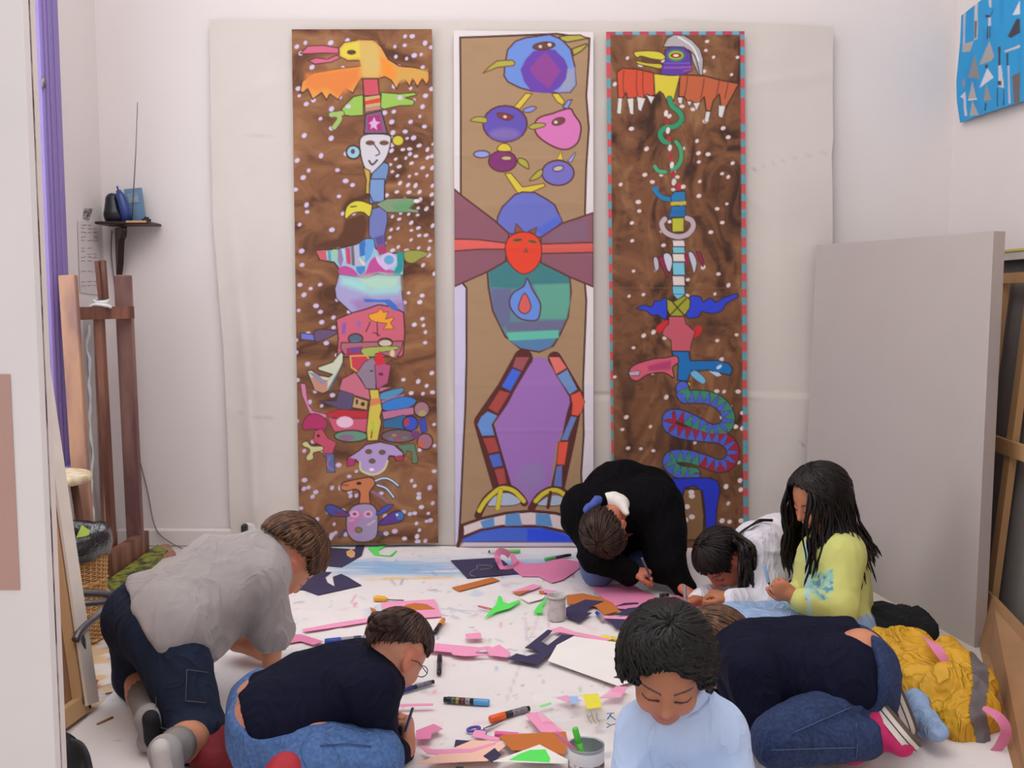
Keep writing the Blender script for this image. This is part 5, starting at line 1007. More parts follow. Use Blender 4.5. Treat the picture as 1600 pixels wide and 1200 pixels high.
# ---- 3: person in black sweater, by the banners
def person_black():
    root = empty('person', F(950, 905), 'person in black sweater with white collar and blue hair band, bent over below banners', 'person', GP)
    skin = (196, 118, 90); hc = P(947, 832, 3.50); R = basis((0.40, 0.10, -0.92), (-0.30, -0.90, -0.22)); s = 0.98
    sa, sb = P(918, 800, 3.62), P(1022, 790, 3.66); ha, hb = P(945, 835, 4.0), P(1030, 835, 4.0); neck = P(965, 792, 3.58)
    ea, wa = P(930, 872, 3.48), P(982, 895, 3.50); eb, wb_ = P(1045, 880, 3.52), P(1068, 918, 3.48)
    S = SDF(); head_prims(S, hc, R, s); S.cap(neck, hc + R @ A(0, -0.02, -0.05), 0.045, 0.045, 0.02); torso_prims(S, sa, sb, ha, hb, 0.08, 0.08)
    for a, b, c in ((sa, ea, wa), (sb, eb, wb_)): S.cap(a, b, 0.04, 0.034, 0.02); S.cap(b, c, 0.032, 0.022, 0.01)
    hand_prims(S, P(988, 894, 3.49), A(1, 0.0, 0.0), A(0.1, 0.1, -1), -1, 1.05, (0.75, 0.8, 0.85, 0.9), 0.7, 0.05)
    hand_prims(S, P(1070, 922, 3.42), A(0.6, -0.7, -0.25), A(0, 0, -1), 1, 0.95, (0.2, 0.2, 0.25, 0.3), 0.3, 0.2)
    body(root, S, skin, 'warm', (hc, R, s))
    T = SDF(); T.cap(sa, ha, 0.10, 0.10, 0.05); T.cap(sb, hb, 0.105, 0.11, 0.05); T.cap(sa, sb, 0.09, 0.09, 0.05)
    T.cap(P(955, 765, 3.80), P(1010, 775, 3.84), 0.105, 0.12, 0.06); T.cap(P(978, 752, 3.78), P(948, 775, 3.74), 0.075, 0.08, 0.05); T.cap(P(985, 800, 3.85), P(1010, 830, 3.9), 0.15, 0.14, 0.05)
    for a, b, c in ((sa, ea, wa), (sb, eb, wb_)): T.cap(a, b, 0.082, 0.058, 0.03); T.cap(b, c, 0.056, 0.044, 0.02)
    T.cap(P(1040, 830, 3.6), P(1035, 885, 3.55), 0.08, 0.065, 0.04)
    T.half(P(962, 790, 3.53), nrm(A(-0.15, -1, 0.1)), 0.006) if False else T.ell(P(958, 800, 3.50), (0.065, 0.06, 0.06), None, 0.012, True)
    garment(root, 'sweater', T, M_black, 0.0075, 0.006, 11, 23, (1, 1, 0.5), 0.002)
    c_ = SDF(); c_.ell(P(963, 784, 3.57), (0.058, 0.030, 0.032), basis((0, 1, 0), (0.45, 0, 1)), 0.01); c_.cap(P(972, 786, 3.55), P(979, 802, 3.51), 0.020, 0.013, 0.02); c_.cap(hc, P(948, 812, 3.46), 0.074, 0.052, 0.006, True); garment(root, 'collar', c_, mat('white collar cotton', (232, 226, 218), 0.85, 0.02), 0.006, 0.003, 16, 5)
    J = SDF(); k = P(935, 880, 3.60); J.cap(k + A(0, 0, 0.03), k + A(0, 0, -0.035), 0.062, 0.058, 0.03); J.cap(k, ha, 0.07, 0.09, 0.03); J.cap(P(1000, 885, 3.75), hb, 0.06, 0.08, 0.03); J.cap(k + A(0.02, 0.05, -0.03), P(960, 870, 4.0), 0.05, 0.05, 0.02)
    garment(root, 'jeans', J, mat('slate blue denim', (88, 104, 148), 0.9, 0.1, 26, 0.5, 600), 0.007, 0.004, 14, 29)
    hm = H_mat('deep brown', (40, 25, 20), (64, 42, 34)); hair(root, hc, R, s, hm, 9, 58, 74, 112, 1.06, 300, 0.001, 0.0050)
    bd = SDF(); t = P(925, 786, 3.50); bd.cap(P(917, 796, 3.47), P(934, 781, 3.50), 0.013, 0.015, 0.01); garment(root, 'hair_band', bd, mat('blue towelling', (72, 92, 168), 0.95, 0.1, 40, 0.5), 0.004, 0.003, 40, 2)
    held_pen(P(1018, 906, 3.46), P(1003, 872, 3.40), (96, 100, 118), 'grey pen held by the person in the black sweater', 0.0045)
person_black()

# ---- 4: person in white top, lying low beside the girl in yellow
def person_white():
    root = empty('person', F(1190, 960), 'person in white top with dark ponytail bent low over the pink paper', 'person', GP)
    skin = (178, 112, 78); hc = P(1128, 874, 3.36); R = basis((-0.42, -0.28, -0.86), (-0.72, -0.35, 0.50)); s = 0.98
    sa, sb = P(1188, 862, 3.30), P(1178, 850, 3.56); ha, hb = P(1248, 872, 3.58), P(1252, 862, 3.80); neck = P(1168, 862, 3.42)
    ea, wa = P(1196, 945, 3.22), P(1142, 938, 3.18); eb, wb_ = P(1130, 925, 3.50), P(1092, 938, 3.28)
    S = SDF(); head_prims(S, hc, R, s); S.cap(neck, hc + R @ A(0, -0.03, -0.04), 0.045, 0.045, 0.02); torso_prims(S, sa, sb, ha, hb, 0.075, 0.075)
    for a, b, c in ((sa, ea, wa), (sb, eb, wb_)): S.cap(a, b, 0.038, 0.032, 0.02); S.cap(b, c, 0.030, 0.022, 0.01)
    hand_prims(S, P(1138, 934, 3.18), A(-0.75, 0.3, 0.15), A(-0.1, 0.1, -1), 1, 1.0, (0.5, 0.5, 0.6, 0.6), 0.4, 0.1)
    hand_prims(S, P(1090, 938, 3.26), A(-0.85, -0.35, -0.05), A(0.1, -0.3, -1), -1, 1.08, (0.6, 0.65, 0.8, 0.85), 0.7, 0.05)
    body(root, S, skin, 'brown', (hc, R, s))
    T = SDF(); torso_prims(T, sa, sb, ha, hb, 0.085, 0.100, g=0.008); T.cap(P(1215, 848, 3.55), P(1248, 845, 3.66), 0.105, 0.115, 0.04)
    T.cap(sa, ea, 0.074, 0.060, 0.03); T.cap(ea, wa, 0.056, 0.037, 0.02); T.cap(P(1205, 900, 3.28), P(1200, 945, 3.22), 0.066, 0.055, 0.03); T.cap(sb, eb, 0.066, 0.05, 0.03); T.cap(eb, wb_, 0.045, 0.034, 0.015)
    neckhole(T, neck, hc, 0.02)
    garment(root, 'top', T, M_shirtw, 0.0065, 0.0055, 13, 33, (1, 1, 0.6), 0.002)
    J = SDF(); J.cap(ha, P(1232, 915, 3.55), 0.085, 0.07, 0.03); J.cap(hb, P(1300, 920, 3.7), 0.09, 0.07, 0.03); J.cap(ha, hb, 0.11, 0.11, 0.03); garment(root, 'trousers', J, mat('dark green cotton', (22, 34, 36), 0.9, 0.1), 0.008, 0.004, 12, 4)
    hm = H_mat('black brown', (20, 12, 12), (34, 22, 20)); hair(root, hc, R, s, hm, 11, 62, 80, 112, 1.07, 300, 0.001, 0.005)
    b = MB(); rs = np.random.RandomState(4)
    for k in range(46):
        st = P(1152 + rs.uniform(-8, 8), 848 + rs.uniform(-14, 12), 3.30 + rs.uniform(-0.03, 0.04)); pts = [st]
        x = 1166 + rs.uniform(-10, 12)
        for u, y in enumerate((858, 880, 905, 928)): pts.append(P(x + rs.uniform(-3, 3), y + rs.uniform(-5, 6), 3.22 + rs.uniform(-0.02, 0.03)))
        pts = crom(pts, 4); r = 0.0075 * np.sin(np.linspace(0.7, 3.05, len(pts))) + 0.0008; b.tube(pts, r, 6)
    for k in range(12): b.tube(crom([P(1150, 838, 3.34), P(1165 + k, 826 - k * 0.6, 3.36), P(1188, 812 - k * 0.3 + 3, 3.40), P(1204 + k % 4, 812 + k % 3, 3.42)], 5), 0.0032, 6)
    b.obj('ponytail', hm, root)
    held_pen(P(1071, 956, 3.13), P(1070, 914, 3.17), (120, 116, 124), 'grey marker with pale tip held by the person in the white top', 0.006, (235, 215, 225))
person_white()

# ---- 5: girl in yellow
def person_yellow():
    root = empty('person', F(1290, 985), 'person with long black hair and pale yellow cardigan sitting upright at right', 'person', GP)
    skin = (186, 120, 88); hc = P(1280, 780, 3.05); R = basis((-0.80, -0.32, -0.42), (-0.36, -0.12, 0.92)); s = 0.97
    sa, sb = P(1318, 868, 2.93), P(1296, 858, 3.20); ha, hb = P(1318, 985, 2.93), P(1300, 975, 3.12); neck = P(1300, 838, 3.07)
    ea, wa = P(1312, 948, 2.85), P(1252, 938, 2.84); eb, wb_ = P(1262, 930, 3.10), P(1232, 925, 2.98)
    S = SDF(); head_prims(S, hc, R, s); S.cap(neck, hc + R @ A(0, -0.025, -0.05), 0.042, 0.042, 0.02); torso_prims(S, sa, sb, ha, hb, 0.075, 0.075)
    for a, b, c in ((sa, ea, wa), (sb, eb, wb_)): S.cap(a, b, 0.038, 0.031, 0.02); S.cap(b, c, 0.030, 0.020, 0.01)
    S.cap(wa, P(1238, 930, 2.85), 0.020, 0.019, 0.01)
    hand_prims(S, P(1238, 930, 2.85), A(-0.80, 0.05, 0.48), A(-0.25, 0.75, 0.3), 1, 0.95, (0.75, 0.8, 0.9, 1.0), 0.6, 0.05)
    hand_prims(S, P(1230, 922, 2.97), A(-0.80, -0.30, 0.42), A(-0.2, -0.8, 0.3), -1, 0.95, (0.55, 0.7, 0.9, 1.0), 0.8, 0.05)
    kk = P(1150, 985, 2.84); S.cap(ha, kk, 0.06, 0.045, 0.02)
    body(root, S, skin, 'tan', (hc, R, s))
    T = SDF(); torso_prims(T, sa, sb, ha, hb, 0.088, 0.095, g=0.008); T.cap(P(1290, 880, 3.02), P(1285, 960, 3.00), 0.090, 0.10, 0.05)
    T.cap(sa, ea, 0.058, 0.052, 0.03); T.cap(ea, wa, 0.050, 0.036, 0.02); T.cap(sb, eb, 0.054, 0.045, 0.03); T.cap(eb, wb_ * 0.8 + eb * 0.2, 0.042, 0.034, 0.015); neckhole(T, neck, hc, 0.02)
    def yc(V):
        C = np.ones((len(V), 3)) * s2l((202, 203, 118)); px, py = proj(V); fr = V[:, 1] < 3.1
        def mx(a, col):
            nonlocal C; a = np.clip(a, 0, 1)[:, None]; C = C * (1 - a) + s2l(col) * a
        m = (np.abs(px - 1280) < 22) * (np.abs(py - 913) < 24) * fr; n_ = fbm(V * 60, 3); mx(m * np.clip((n_ - 0.42) * 8, 0, 1), (130, 190, 190)); mx(m * np.clip((n_ - 0.58) * 12, 0, 1), (95, 130, 150))
        d = line_d(px, py, [(1258, 850), (1262, 880), (1261, 930)]); mx((1 - (d - 3.5)) * fr, (168, 205, 205)); d = line_d(px, py, [(1264, 850), (1250, 905), (1242, 930)]); mx((1 - np.abs(d - 1.5)) * 0, (150, 190, 190))
        d = line_d(px, py, [(1265, 935), (1264, 965)]); mx((1 - (d - 3)) * fr * (V[:, 1] < 2.95) * 0.9, (175, 208, 205)); return C
    garment(root, 'cardigan', T, mat('yellow cardigan knit', (212, 214, 122), 0.9, 0.03, 20, 0.35, 500, attr=True, sheen=0.1), 0.0055, 0.0045, 14, 43, (1, 1, 0.6), 0.0015, yc)
    J = SDF(); J.cap(ha, kk, 0.082, 0.058, 0.03); J.cap(hb, P(1140, 968, 3.05), 0.080, 0.055, 0.03); J.cap(ha, hb, 0.10, 0.10, 0.03); J.cap(kk, P(1250, 1010, 2.75), 0.05, 0.045, 0.02); J.cap(P(1140, 968, 3.05), P(1200, 990, 2.9), 0.05, 0.045, 0.02)
    garment(root, 'jeans', J, M_paled, 0.0065, 0.004, 14, 47)
    hm = H_mat('black', (13, 8, 8), (26, 16, 15))
    ctr = P(1300, 880, 3.06)
    def inner(p):
        d = p - ctr; d[2] = 0; r = np.linalg.norm(d); return (d / (r + 1e-6)) * (0.5 if r < 0.125 and p[2] < 0.40 else 0.0)
    hair(root, hc, R, s, hm, 21, 42, 108, 122, 1.12, 620, 0.016, 0.0056, hang=lambda ph: 0.0 if abs(ph) < 50 else (0.27 if abs(ph) < 100 else 0.21), inner=inner)
    held_pen(P(1202, 914, 2.84), P(1194, 882, 2.84), (140, 170, 205), 'short blue and black marker held up by the person in the yellow cardigan', 0.0055, (40, 40, 46))
person_yellow()

# ---- 6: person in navy top, jeans and pink high-top trainers
def sneaker(root, heel, toe, up, col, s=1.0):
    """canvas high-top; heel and toe of the sole line, up = direction of the ankle"""
    heel, toe = A(*heel), A(*toe); R = basis(toe - heel, up); L = np.linalg.norm(toe - heel); Q = lambda x, y, z: heel + R @ A(x, y * L, z) 
    u = SDF(); u.cap(Q(0, 0.14, 0.034), Q(0, 0.45, 0.034), 0.032 * s, 0.034 * s, 0.02); u.cap(Q(0, 0.45, 0.034), Q(0, 0.84, 0.022), 0.034 * s, 0.028 * s, 0.02); u.cap(Q(0, 0.20, 0.04), Q(0, 0.28, 0.120), 0.036 * s, 0.040 * s, 0.02); u.cap(Q(0, 0.50, 0.045), Q(0, 0.32, 0.10), 0.030 * s, 0.036 * s, 0.02)
    V, Qd = u.mesh(0.004); V = smooth_mesh(V, Qd, 1); V[:, 2] = np.maximum(V[:, 2], 0.004); up_ = link('shoe', V, Qd, mat('canvas %d' % col[0], col, 0.85, 0.06, 40, 0.4, 500), root)
    out = []; N = 40
    for k in range(N):
        a = 2 * math.pi * k / N; y = 0.5 - 0.5 * math.cos(a); w = (0.032 + 0.008 * y) * abs(math.sin(a)) ** 0.55 * (1 if math.sin(a) >= 0 else -1) * s; out.append((w, y))
    for nm, z0, z1, g, m in (('foxing', -0.003, 0.022, 1.0, mat('cream rubber', (206, 194, 186), 0.6, 0.03, 20, 0.1)), ('stripe', 0.007, 0.0095, 1.035, mat('dark stripe rubber', (50, 42, 46), 0.6, 0.03)), ('sole', -0.010, -0.003, 1.0, M_sole)):
        V = []; Fc = []
        for z in (z0, z1): V += [Q(x * g, 0.5 + (y - 0.5) * (1 + (g - 1) * 0.5), z) for x, y in out]
        for k in range(N): Fc.append([k, (k + 1) % N, N + (k + 1) % N, N + k])
        Fc += [list(range(N))[::-1], list(range(N, 2 * N))]; V = np.array(V); V[:, 2] = np.maximum(V[:, 2], 0.002); link(nm, V, Fc, m, up_, False)
    for y, z in ((0.30, 0.052), (0.42, 0.040)):
        c = Q(-0.029 * s, y, z); t = np.linspace(0, 2 * math.pi, 9); MB().tube([c + R @ A(0, math.cos(v) * 0.0028, math.sin(v) * 0.0028) for v in t], 0.0014, 5).obj('eyelet', mat('eyelet metal', (205, 195, 190), 0.35, 0.02, metal=0.7), up_)
def person_navy():
    root = empty('person', F(1290, 1150), 'person in navy top, dark jeans and pink high-top trainers folded forward on the knees', 'person', GP)
    skin = (200, 132, 100); hc = P(1122, 1018, 2.42); R = basis((-0.62, -0.10, -0.78), (-0.75, 0.05, 0.62)); s = 0.98
    sa, sb = P(1172, 1048, 2.18), P(1165, 1020, 2.46); ha, hb = P(1325, 1058, 2.20), P(1318, 1040, 2.40); neck = P(1148, 1030, 2.38)
    ea, wa = P(1190, 1130, 2.14), P(1150, 1120, 2.30); eb, wb_ = P(1150, 1095, 2.52), P(1120, 1098, 2.40)
    S = SDF(); head_prims(S, hc, R, s); S.cap(neck, hc + R @ A(0, -0.03, -0.04), 0.045, 0.045, 0.02); torso_prims(S, sa, sb, ha, hb, 0.085, 0.10)
    for a, b, c in ((sa, ea, wa), (sb, eb, wb_)): S.cap(a, b, 0.038, 0.032, 0.02); S.cap(b, c, 0.030, 0.022, 0.01)
    hand_prims(S, wa, A(-0.8, 0.3, -0.3), A(0, 0, -1), 1, 0.95, (0.5, 0.5, 0.6, 0.6), 0.5); hand_prims(S, wb_, A(-0.8, -0.2, -0.3), A(0, 0, -1), -1, 0.95, (0.6, 0.6, 0.7, 0.7), 0.5)
    S.ell(P(1346, 1022, 2.22), (0.056, 0.06, 0.060), None, 0.02)
    kn, an = P(1205, 1150, 2.06), P(1352, 1152, 2.10); S.cap(ha + A(0, 0, -0.055), kn, 0.045, 0.035, 0.02); S.cap(kn, an, 0.035, 0.025, 0.02)
    body(root, S, skin, 'light2', (hc, R, s))
    T = SDF(); torso_prims(T, sa, sb, ha, hb, 0.085, 0.098, g=0.008); T.cap(P(1190, 1038, 2.32), P(1335, 1042, 2.30), 0.105, 0.116, 0.03); T.cap(P(1180, 1070, 2.26), P(1300, 1078, 2.2), 0.085, 0.085, 0.03)
    for a, b, c in ((sa, ea, wa), (sb, eb, wb_)): T.cap(a, b, 0.064, 0.052, 0.02); T.cap(b, c, 0.052, 0.040, 0.02)
    neckhole(T, neck, hc, 0.02); T.half((P(1364, 1000, 2.3) + P(1350, 1075, 2.2)) / 2, nrm(A(0.98, 0, 0.16)), 0.004)
    garment(root, 'top', T, M_navyk, 0.0065, 0.0055, 12, 53, (1, 1, 0.6), 0.0015)
    J = SDF(); J.cap(ha + A(0.018, 0, 0.012), hb + A(0.018, 0, 0.010), 0.098, 0.096, 0.02); J.cap(ha + A(0.022, 0, -0.035), hb + A(0.02, 0, -0.025), 0.094, 0.094, 0.02)
    J.half((P(1345, 1000, 2.3) + P(1332, 1070, 2.2)) / 2, nrm(A(-1, 0, 0.10)), 0.003); J.cap(ha + A(0.03, 0, -0.060), kn + A(0.01, 0, -0.005), 0.074, 0.056, 0.02); J.cap(kn + A(0.01, 0, -0.015), an + A(0, 0, 0.0), 0.054, 0.046, 0.008); J.cap(hb + A(0.03, 0, -0.060), P(1205, 1130, 2.32), 0.070, 0.052, 0.02); J.cap(P(1200, 1125, 2.32), P(1372, 1120, 2.34), 0.055, 0.05, 0.012)
    J.ell(P(1364, 1006, 2.12), (0.018, 0.06, 0.026), None, 0.004, True); J.half(P(1342, 1152, 2.1), (1, 0, -0.05), 0.003) if False else None
    jn = garment(root, 'jeans', J, M_denimd, 0.0055, 0.0036, 14, 57, (1, 1, 0.8), 0.0015)
    seam(jn, 'leg_seam', [[(1212, 1158), (1262, 1135), (1330, 1105)], [(1205, 1172), (1270, 1170), (1336, 1168)]], M_seaml, 0.0012); seam(jn, 'hem_seam', [[(1338, 1130), (1340, 1160), (1338, 1184)]], M_seaml, 0.0012)
    sneaker(root, P(1376, 1098, 2.16), P(1430, 1164, 2.03), (-0.75, 0.2, -0.6), (190, 34, 96)); sneaker(root, P(1388, 1048, 2.32), P(1428, 1146, 2.22), (-0.95, 0.1, -0.3), (158, 26, 62))
    hair(root, hc, R, s, H_mat('chestnut', (76, 52, 38), (110, 78, 56)), 31, 58, 90, 116, 1.06, 280, 0.001, 0.005)
person_navy()

# ---- 7: front person in pale blue turtleneck
def person_front():
    root = empty('person', A(0.27, 1.80, 0.0), 'person with thick black hair and pale blue turtleneck in the foreground', 'person', GP)
    skin = (188, 124, 92); hc = P(1042, 1043, 1.80); R = basis((-0.13, -0.82, -0.53), (-0.05, -0.53, 0.82)); s = 0.96
    sa, sb = P(1003, 1142, 1.86), P(1128, 1138, 1.86); ha, hb = P(1010, 1330, 1.92), P(1120, 1330, 1.92); neck = P(1068, 1110, 1.87)
    ea, wa = P(984, 1245, 1.80), P(985, 1290, 1.62); eb, wb_ = P(1150, 1245, 1.80), P(1100, 1300, 1.62)
    S = SDF(); head_prims(S, hc, R, s); S.cap(neck, hc + R @ A(0, -0.03, -0.045), 0.042, 0.044, 0.02); torso_prims(S, sa, sb, ha, hb, 0.07, 0.075)
    for a, b, c in ((sa, ea, wa), (sb, eb, wb_)): S.cap(a, b, 0.034, 0.03, 0.02); S.cap(b, c, 0.028, 0.02, 0.01)
    hand_prims(S, wa, A(0.5, -0.5, -0.4), A(0, 0, -1), 1, 0.85, (0.5, 0.5, 0.6, 0.6), 0.5); hand_prims(S, wb_, A(-0.5, -0.6, -0.4), A(0, 0, -1), -1, 0.85, (0.6, 0.6, 0.7, 0.7), 0.5)
    body(root, S, skin, 'olive', (hc, R, s), 0.0028, blush=(222, 140, 120), lips=(196, 104, 98))
    T = SDF(); torso_prims(T, sa, sb, ha, hb, 0.078, 0.090, g=0.005)
    for a, b, c in ((sa, ea, wa), (sb, eb, wb_)): T.cap(a, b, 0.047, 0.043, 0.02); T.cap(b, c, 0.043, 0.034, 0.02)
    nd = nrm(hc + R @ A(0, -0.02, -0.055) - neck); T.cap(neck - nd * 0.03, neck + nd * 0.02, 0.060, 0.056, 0.02)
    TC = SDF(); TC.cap(neck - nd * 0.02, neck + nd * 0.062, 0.066, 0.064, 0.01); TC.half(neck + nd * 0.062, nd, 0.006); TC.cap(neck + nd * 0.04, neck + nd * 0.14, 0.054, 0.066, 0.006, True)
    co = garment(root, 'collar', TC, M_ltblue, 0.0035, 0.0025, 20, 61, (1, 1, 0.5), 0.0006)
    cx = nrm(np.cross(nd, (0, 0, 1))); cy = np.cross(nd, cx); tt = np.linspace(0, 2 * math.pi, 49)
    for q, rr in ((0.058, 0.062), (0.030, 0.068)): MB().tube([neck + nd * (q + 0.004 * math.sin(3 * u)) + (cx * math.cos(u) + cy * math.sin(u)) * rr for u in tt], 0.0065, 10, cap=False).obj('collar_fold', M_ltblue, co)
    garment(root, 'turtleneck', T, M_ltblue, 0.0045, 0.0042, 14, 63, (1, 1, 0.35), 0.0014)
    J = SDF(); J.cap(ha, hb, 0.10, 0.10, 0.03); J.cap(ha, A(-0.02, 1.50, 0.07), 0.08, 0.06, 0.03); J.cap(hb, A(0.62, 1.52, 0.07), 0.08, 0.06, 0.03); J.cap(A(-0.02, 1.50, 0.06), A(0.30, 1.42, 0.055), 0.055, 0.045, 0.02); J.cap(A(0.62, 1.52, 0.06), A(0.34, 1.36, 0.055), 0.055, 0.045, 0.02)
    garment(root, 'trousers', J, M_denimd, 0.009, 0.004, 12, 67)
    hair(root, hc, R, s, H_mat('soft black', (11, 8, 8), (22, 17, 17)), 41, 44, 112, 128, 1.18, 760, 0.030, 0.0066, tws=0.55)
person_front()
# ------------------------------------------------------------------ left foreground door
dY = 1.50
xr0 = P(34, 0, dY)[0]; M_edge = mat('cream painted edge', (226, 214, 210), 0.5, 0.04, 10, 0.2, 60)
door = struct(MB().box((xr0 - 0.35, dY + 0.011, 1.1), (0.70, 0.022, 2.6), bev=0.002).obj('door_1', M_white, smooth=False))
MB().box((xr0 - 0.004, dY + 0.0235, 1.1), (0.008, 0.003, 2.6)).obj('crack', mat('dark chipped crack', (190, 172, 166), 0.9, 0.5, 40, 0, tint=(84, 62, 58), streak=(1, 1, 0.5)), door, smooth=False)
struct(MB().box((xr0 - 0.02, dY + 0.034, 1.1), (0.04, 0.018, 2.6), bev=0.002).obj('trim_1', M_edge, smooth=False))
pp = MB(); a, b_ = P(-60, 585, dY - 0.002), P(24, 922, dY - 0.002); pp.box(((a[0] + P(12, 600, dY)[0]) / 2, dY - 0.0015, (a[2] + b_[2]) / 2), (P(22, 600, dY)[0] - a[0], 0.0015, a[2] - b_[2]))
tag(pp.obj('brown_paper', mat('pinkish brown paper', (190, 152, 142), 0.85, 0.04, 9, 0.2, 60), smooth=False), 'pinkish brown paper taped low on the white door at far left', 'paper')

# ------------------------------------------------------------------ generic bits
M_wood = mat('raw pine wood', (206, 166, 122), 0.7, 0.07, 14, 0.25, 120, streak=(1, 1, 0.12)); M_woodp = mat('orange pine wood', (196, 150, 104), 0.6, 0.08, 14, 0.25, 120, streak=(1, 1, 0.12))
M_walnut = mat('paint-stained dark red wood', (108, 66, 52), 0.5, 0.18, 16, 0.3, 120, streak=(1, 1, 0.15), tint=(140, 92, 74)); M_tan = mat('paint-stained tan wood', (184, 138, 110), 0.55, 0.2, 13, 0.3, 120, streak=(1, 1, 0.3), tint=(138, 102, 94))
M_chrome = mat('dull grey metal tube', (112, 106, 108), 0.35, 0.1, 20, 0.1, metal=0.6)
# stretched canvas seen from the back, beside the door
t = empty('stretched_canvas', F(122, 1122), 'back of a stretched canvas with raw wooden bars leaning behind the white door', 'canvas')
b1, t1 = P(130, 1108, 2.47), P(72, 700, 2.62); b0, t0 = b1 + A(-0.10, -0.75, 0), t1 + A(-0.10, -0.75, 0); b1[2] = b0[2] = 0.03
nu = nrm(np.cross(t1 - b1, b0 - b1)); up = nrm(t1 - b1); t1 = b1 + up * 1.15; t0 = b0 + up * 1.15
MB().beam(b1, t1, 0.045, 0.028, up=nu).obj('side_bar', M_wood, t, smooth=False); MB().beam(b0, t0, 0.045, 0.028, up=nu).obj('side_bar', M_wood, t, smooth=False)
MB().beam(b0, b1, 0.028, 0.045, up=up).obj('bottom_bar', M_wood, t, smooth=False); MB().beam(t0, t1, 0.028, 0.045, up=up).obj('top_bar', M_wood, t, smooth=False)
off = nu * 0.018 * (1 if nu[0] > 0 else -1)
cm = (b0 + b1 + t0 + t1) / 4 - off; R = np.column_stack([nrm(b1 - b0), nrm(np.cross(up, nrm(b1 - b0))), up]); MB().box(cm, (0.80, 0.004, 1.19), R).obj('canvas', mat('brown unprimed linen', (150, 112, 84), 0.9, 0.06, 30, 0.4, 400), t, smooth=False)
MB().beam(b1 + A(0.025, 0.0, 0), t1 + A(0.025, 0, 0), 0.05, 0.008, up=nu).obj('folded_edge', mat('cream canvas edge', (222, 210, 200), 0.85, 0.04, 12, 0.3, 300), t, smooth=False)

# easel
ez = empty('easel', F(190, 885), 'tall paint-stained wooden studio easel standing in the left corner', 'easel')
def post(nm, pt, pb, w_, d_, m): return MB().beam(pb, pt, w_, d_, up=(0, 1, 0.05), bev=0.004).obj(nm, m, ez, smooth=False)
tl, tr_ = P(106, 430, 3.70), P(192, 430, 3.98); bl, br = P(138, 915, 3.63), P(213, 868, 4.03)
post('upright', tl, bl, 0.066, 0.026, M_tan); post('upright', tr_, br, 0.068, 0.026, mat('paint-stained mauve wood', (150, 112, 104), 0.55, 0.14, 13, 0.3, 120, streak=(1, 1, 0.2), tint=(112, 78, 78)))
MB().beam(P(118, 490, 3.74), P(206, 488, 3.97), 0.05, 0.03, up=(0, 1, 0)).obj('crossbar', M_walnut, ez, smooth=False)
mast = MB(); mast.beam(P(155, 484, 3.84), P(176, 868, 3.88), 0.024, 0.042, up=(0, 1, 0)); mast.obj('mast', M_walnut, ez, smooth=False)
MB().beam(P(148, 484, 3.86), P(163, 868, 3.91), 0.008, 0.02, up=(0, 1, 0)).obj('mast_slider', M_tan, ez, smooth=False)
MB().beam(P(152, 408, 3.86), P(158, 468, 3.85), 0.016, 0.02, up=(0, 1, 0)).obj('peg', M_walnut, ez, smooth=False); MB().beam(P(161, 407, 3.87), P(165, 468, 3.86), 0.018, 0.02, up=(0, 1, 0)).obj('peg', M_walnut, ez, smooth=False)
rg = MB()
for k in range(3): cc = P(158, 470 + k * 4, 3.86); tt = np.linspace(0, 2 * math.pi, 16); rg.tube([cc + A(math.cos(u) * 0.026, math.sin(u) * 0.02, math.sin(u + k) * 0.006) for u in tt], 0.007, 8)
rg.tube(crom([P(140, 480, 3.83), P(148, 476, 3.83), P(168, 478, 3.84), P(173, 480, 3.85)], 5), 0.007, 8); tag(rg.obj('plastic_wrap', mat('white shiny plastic', (226, 228, 230), 0.25, 0.02, spec=0.7)), 'knotted white plastic wrapped around the pegs on top of the easel', 'plastic wrap')
ft = MB(); ft.beam(A(*F(165, 912)[:2], 0.05), A(*F(228, 866)[:2], 0.05), 0.09, 0.035, up=(0, 0, 1)); 
tag(MB().beam(A(*F(170, 905)[:2], 0.055), A(*F(228, 866)[:2], 0.055), 0.032, 0.10, up=(0, 0, 1)).obj('base_runner', M_walnut, ez, smooth=False))
# grey canvas panel with white drips standing behind the easel
pn = empty('panel', F(140, 905), 'narrow pale grey panel with a long dribble of glossy white paint behind the easel', 'panel')
c4 = [P(129, 500, 3.90), P(151, 500, 3.98), P(160, 893, 3.90), P(140, 900, 3.80)]
V = np.array(c4 + [q + A(0, 0.02, 0) for q in c4]); link('board', V, [[0, 3, 2, 1], [4, 5, 6, 7], [0, 1, 5, 4], [1, 2, 6, 5], [2, 3, 7, 6], [3, 0, 4, 7]], mat('pale grey primed canvas', (196, 190, 190), 0.8, 0.04, 8), pn, False)
rs = random.Random(2); pts = []
for k in range(26): f = k / 25; pts.append(P(137 + 10 * f + rs.uniform(-2.5, 2.5), 508 + 330 * f, 3.925 - 0.06 * f - 0.004))
MB().tube(crom(pts, 3), [0.004 + 0.006 * abs(math.sin(i * 0.35)) for i in range(76)], 8, 0.7).obj('paint_drip', mat('glossy white paint', (238, 240, 242), 0.15, 0.01, spec=0.8), pn)
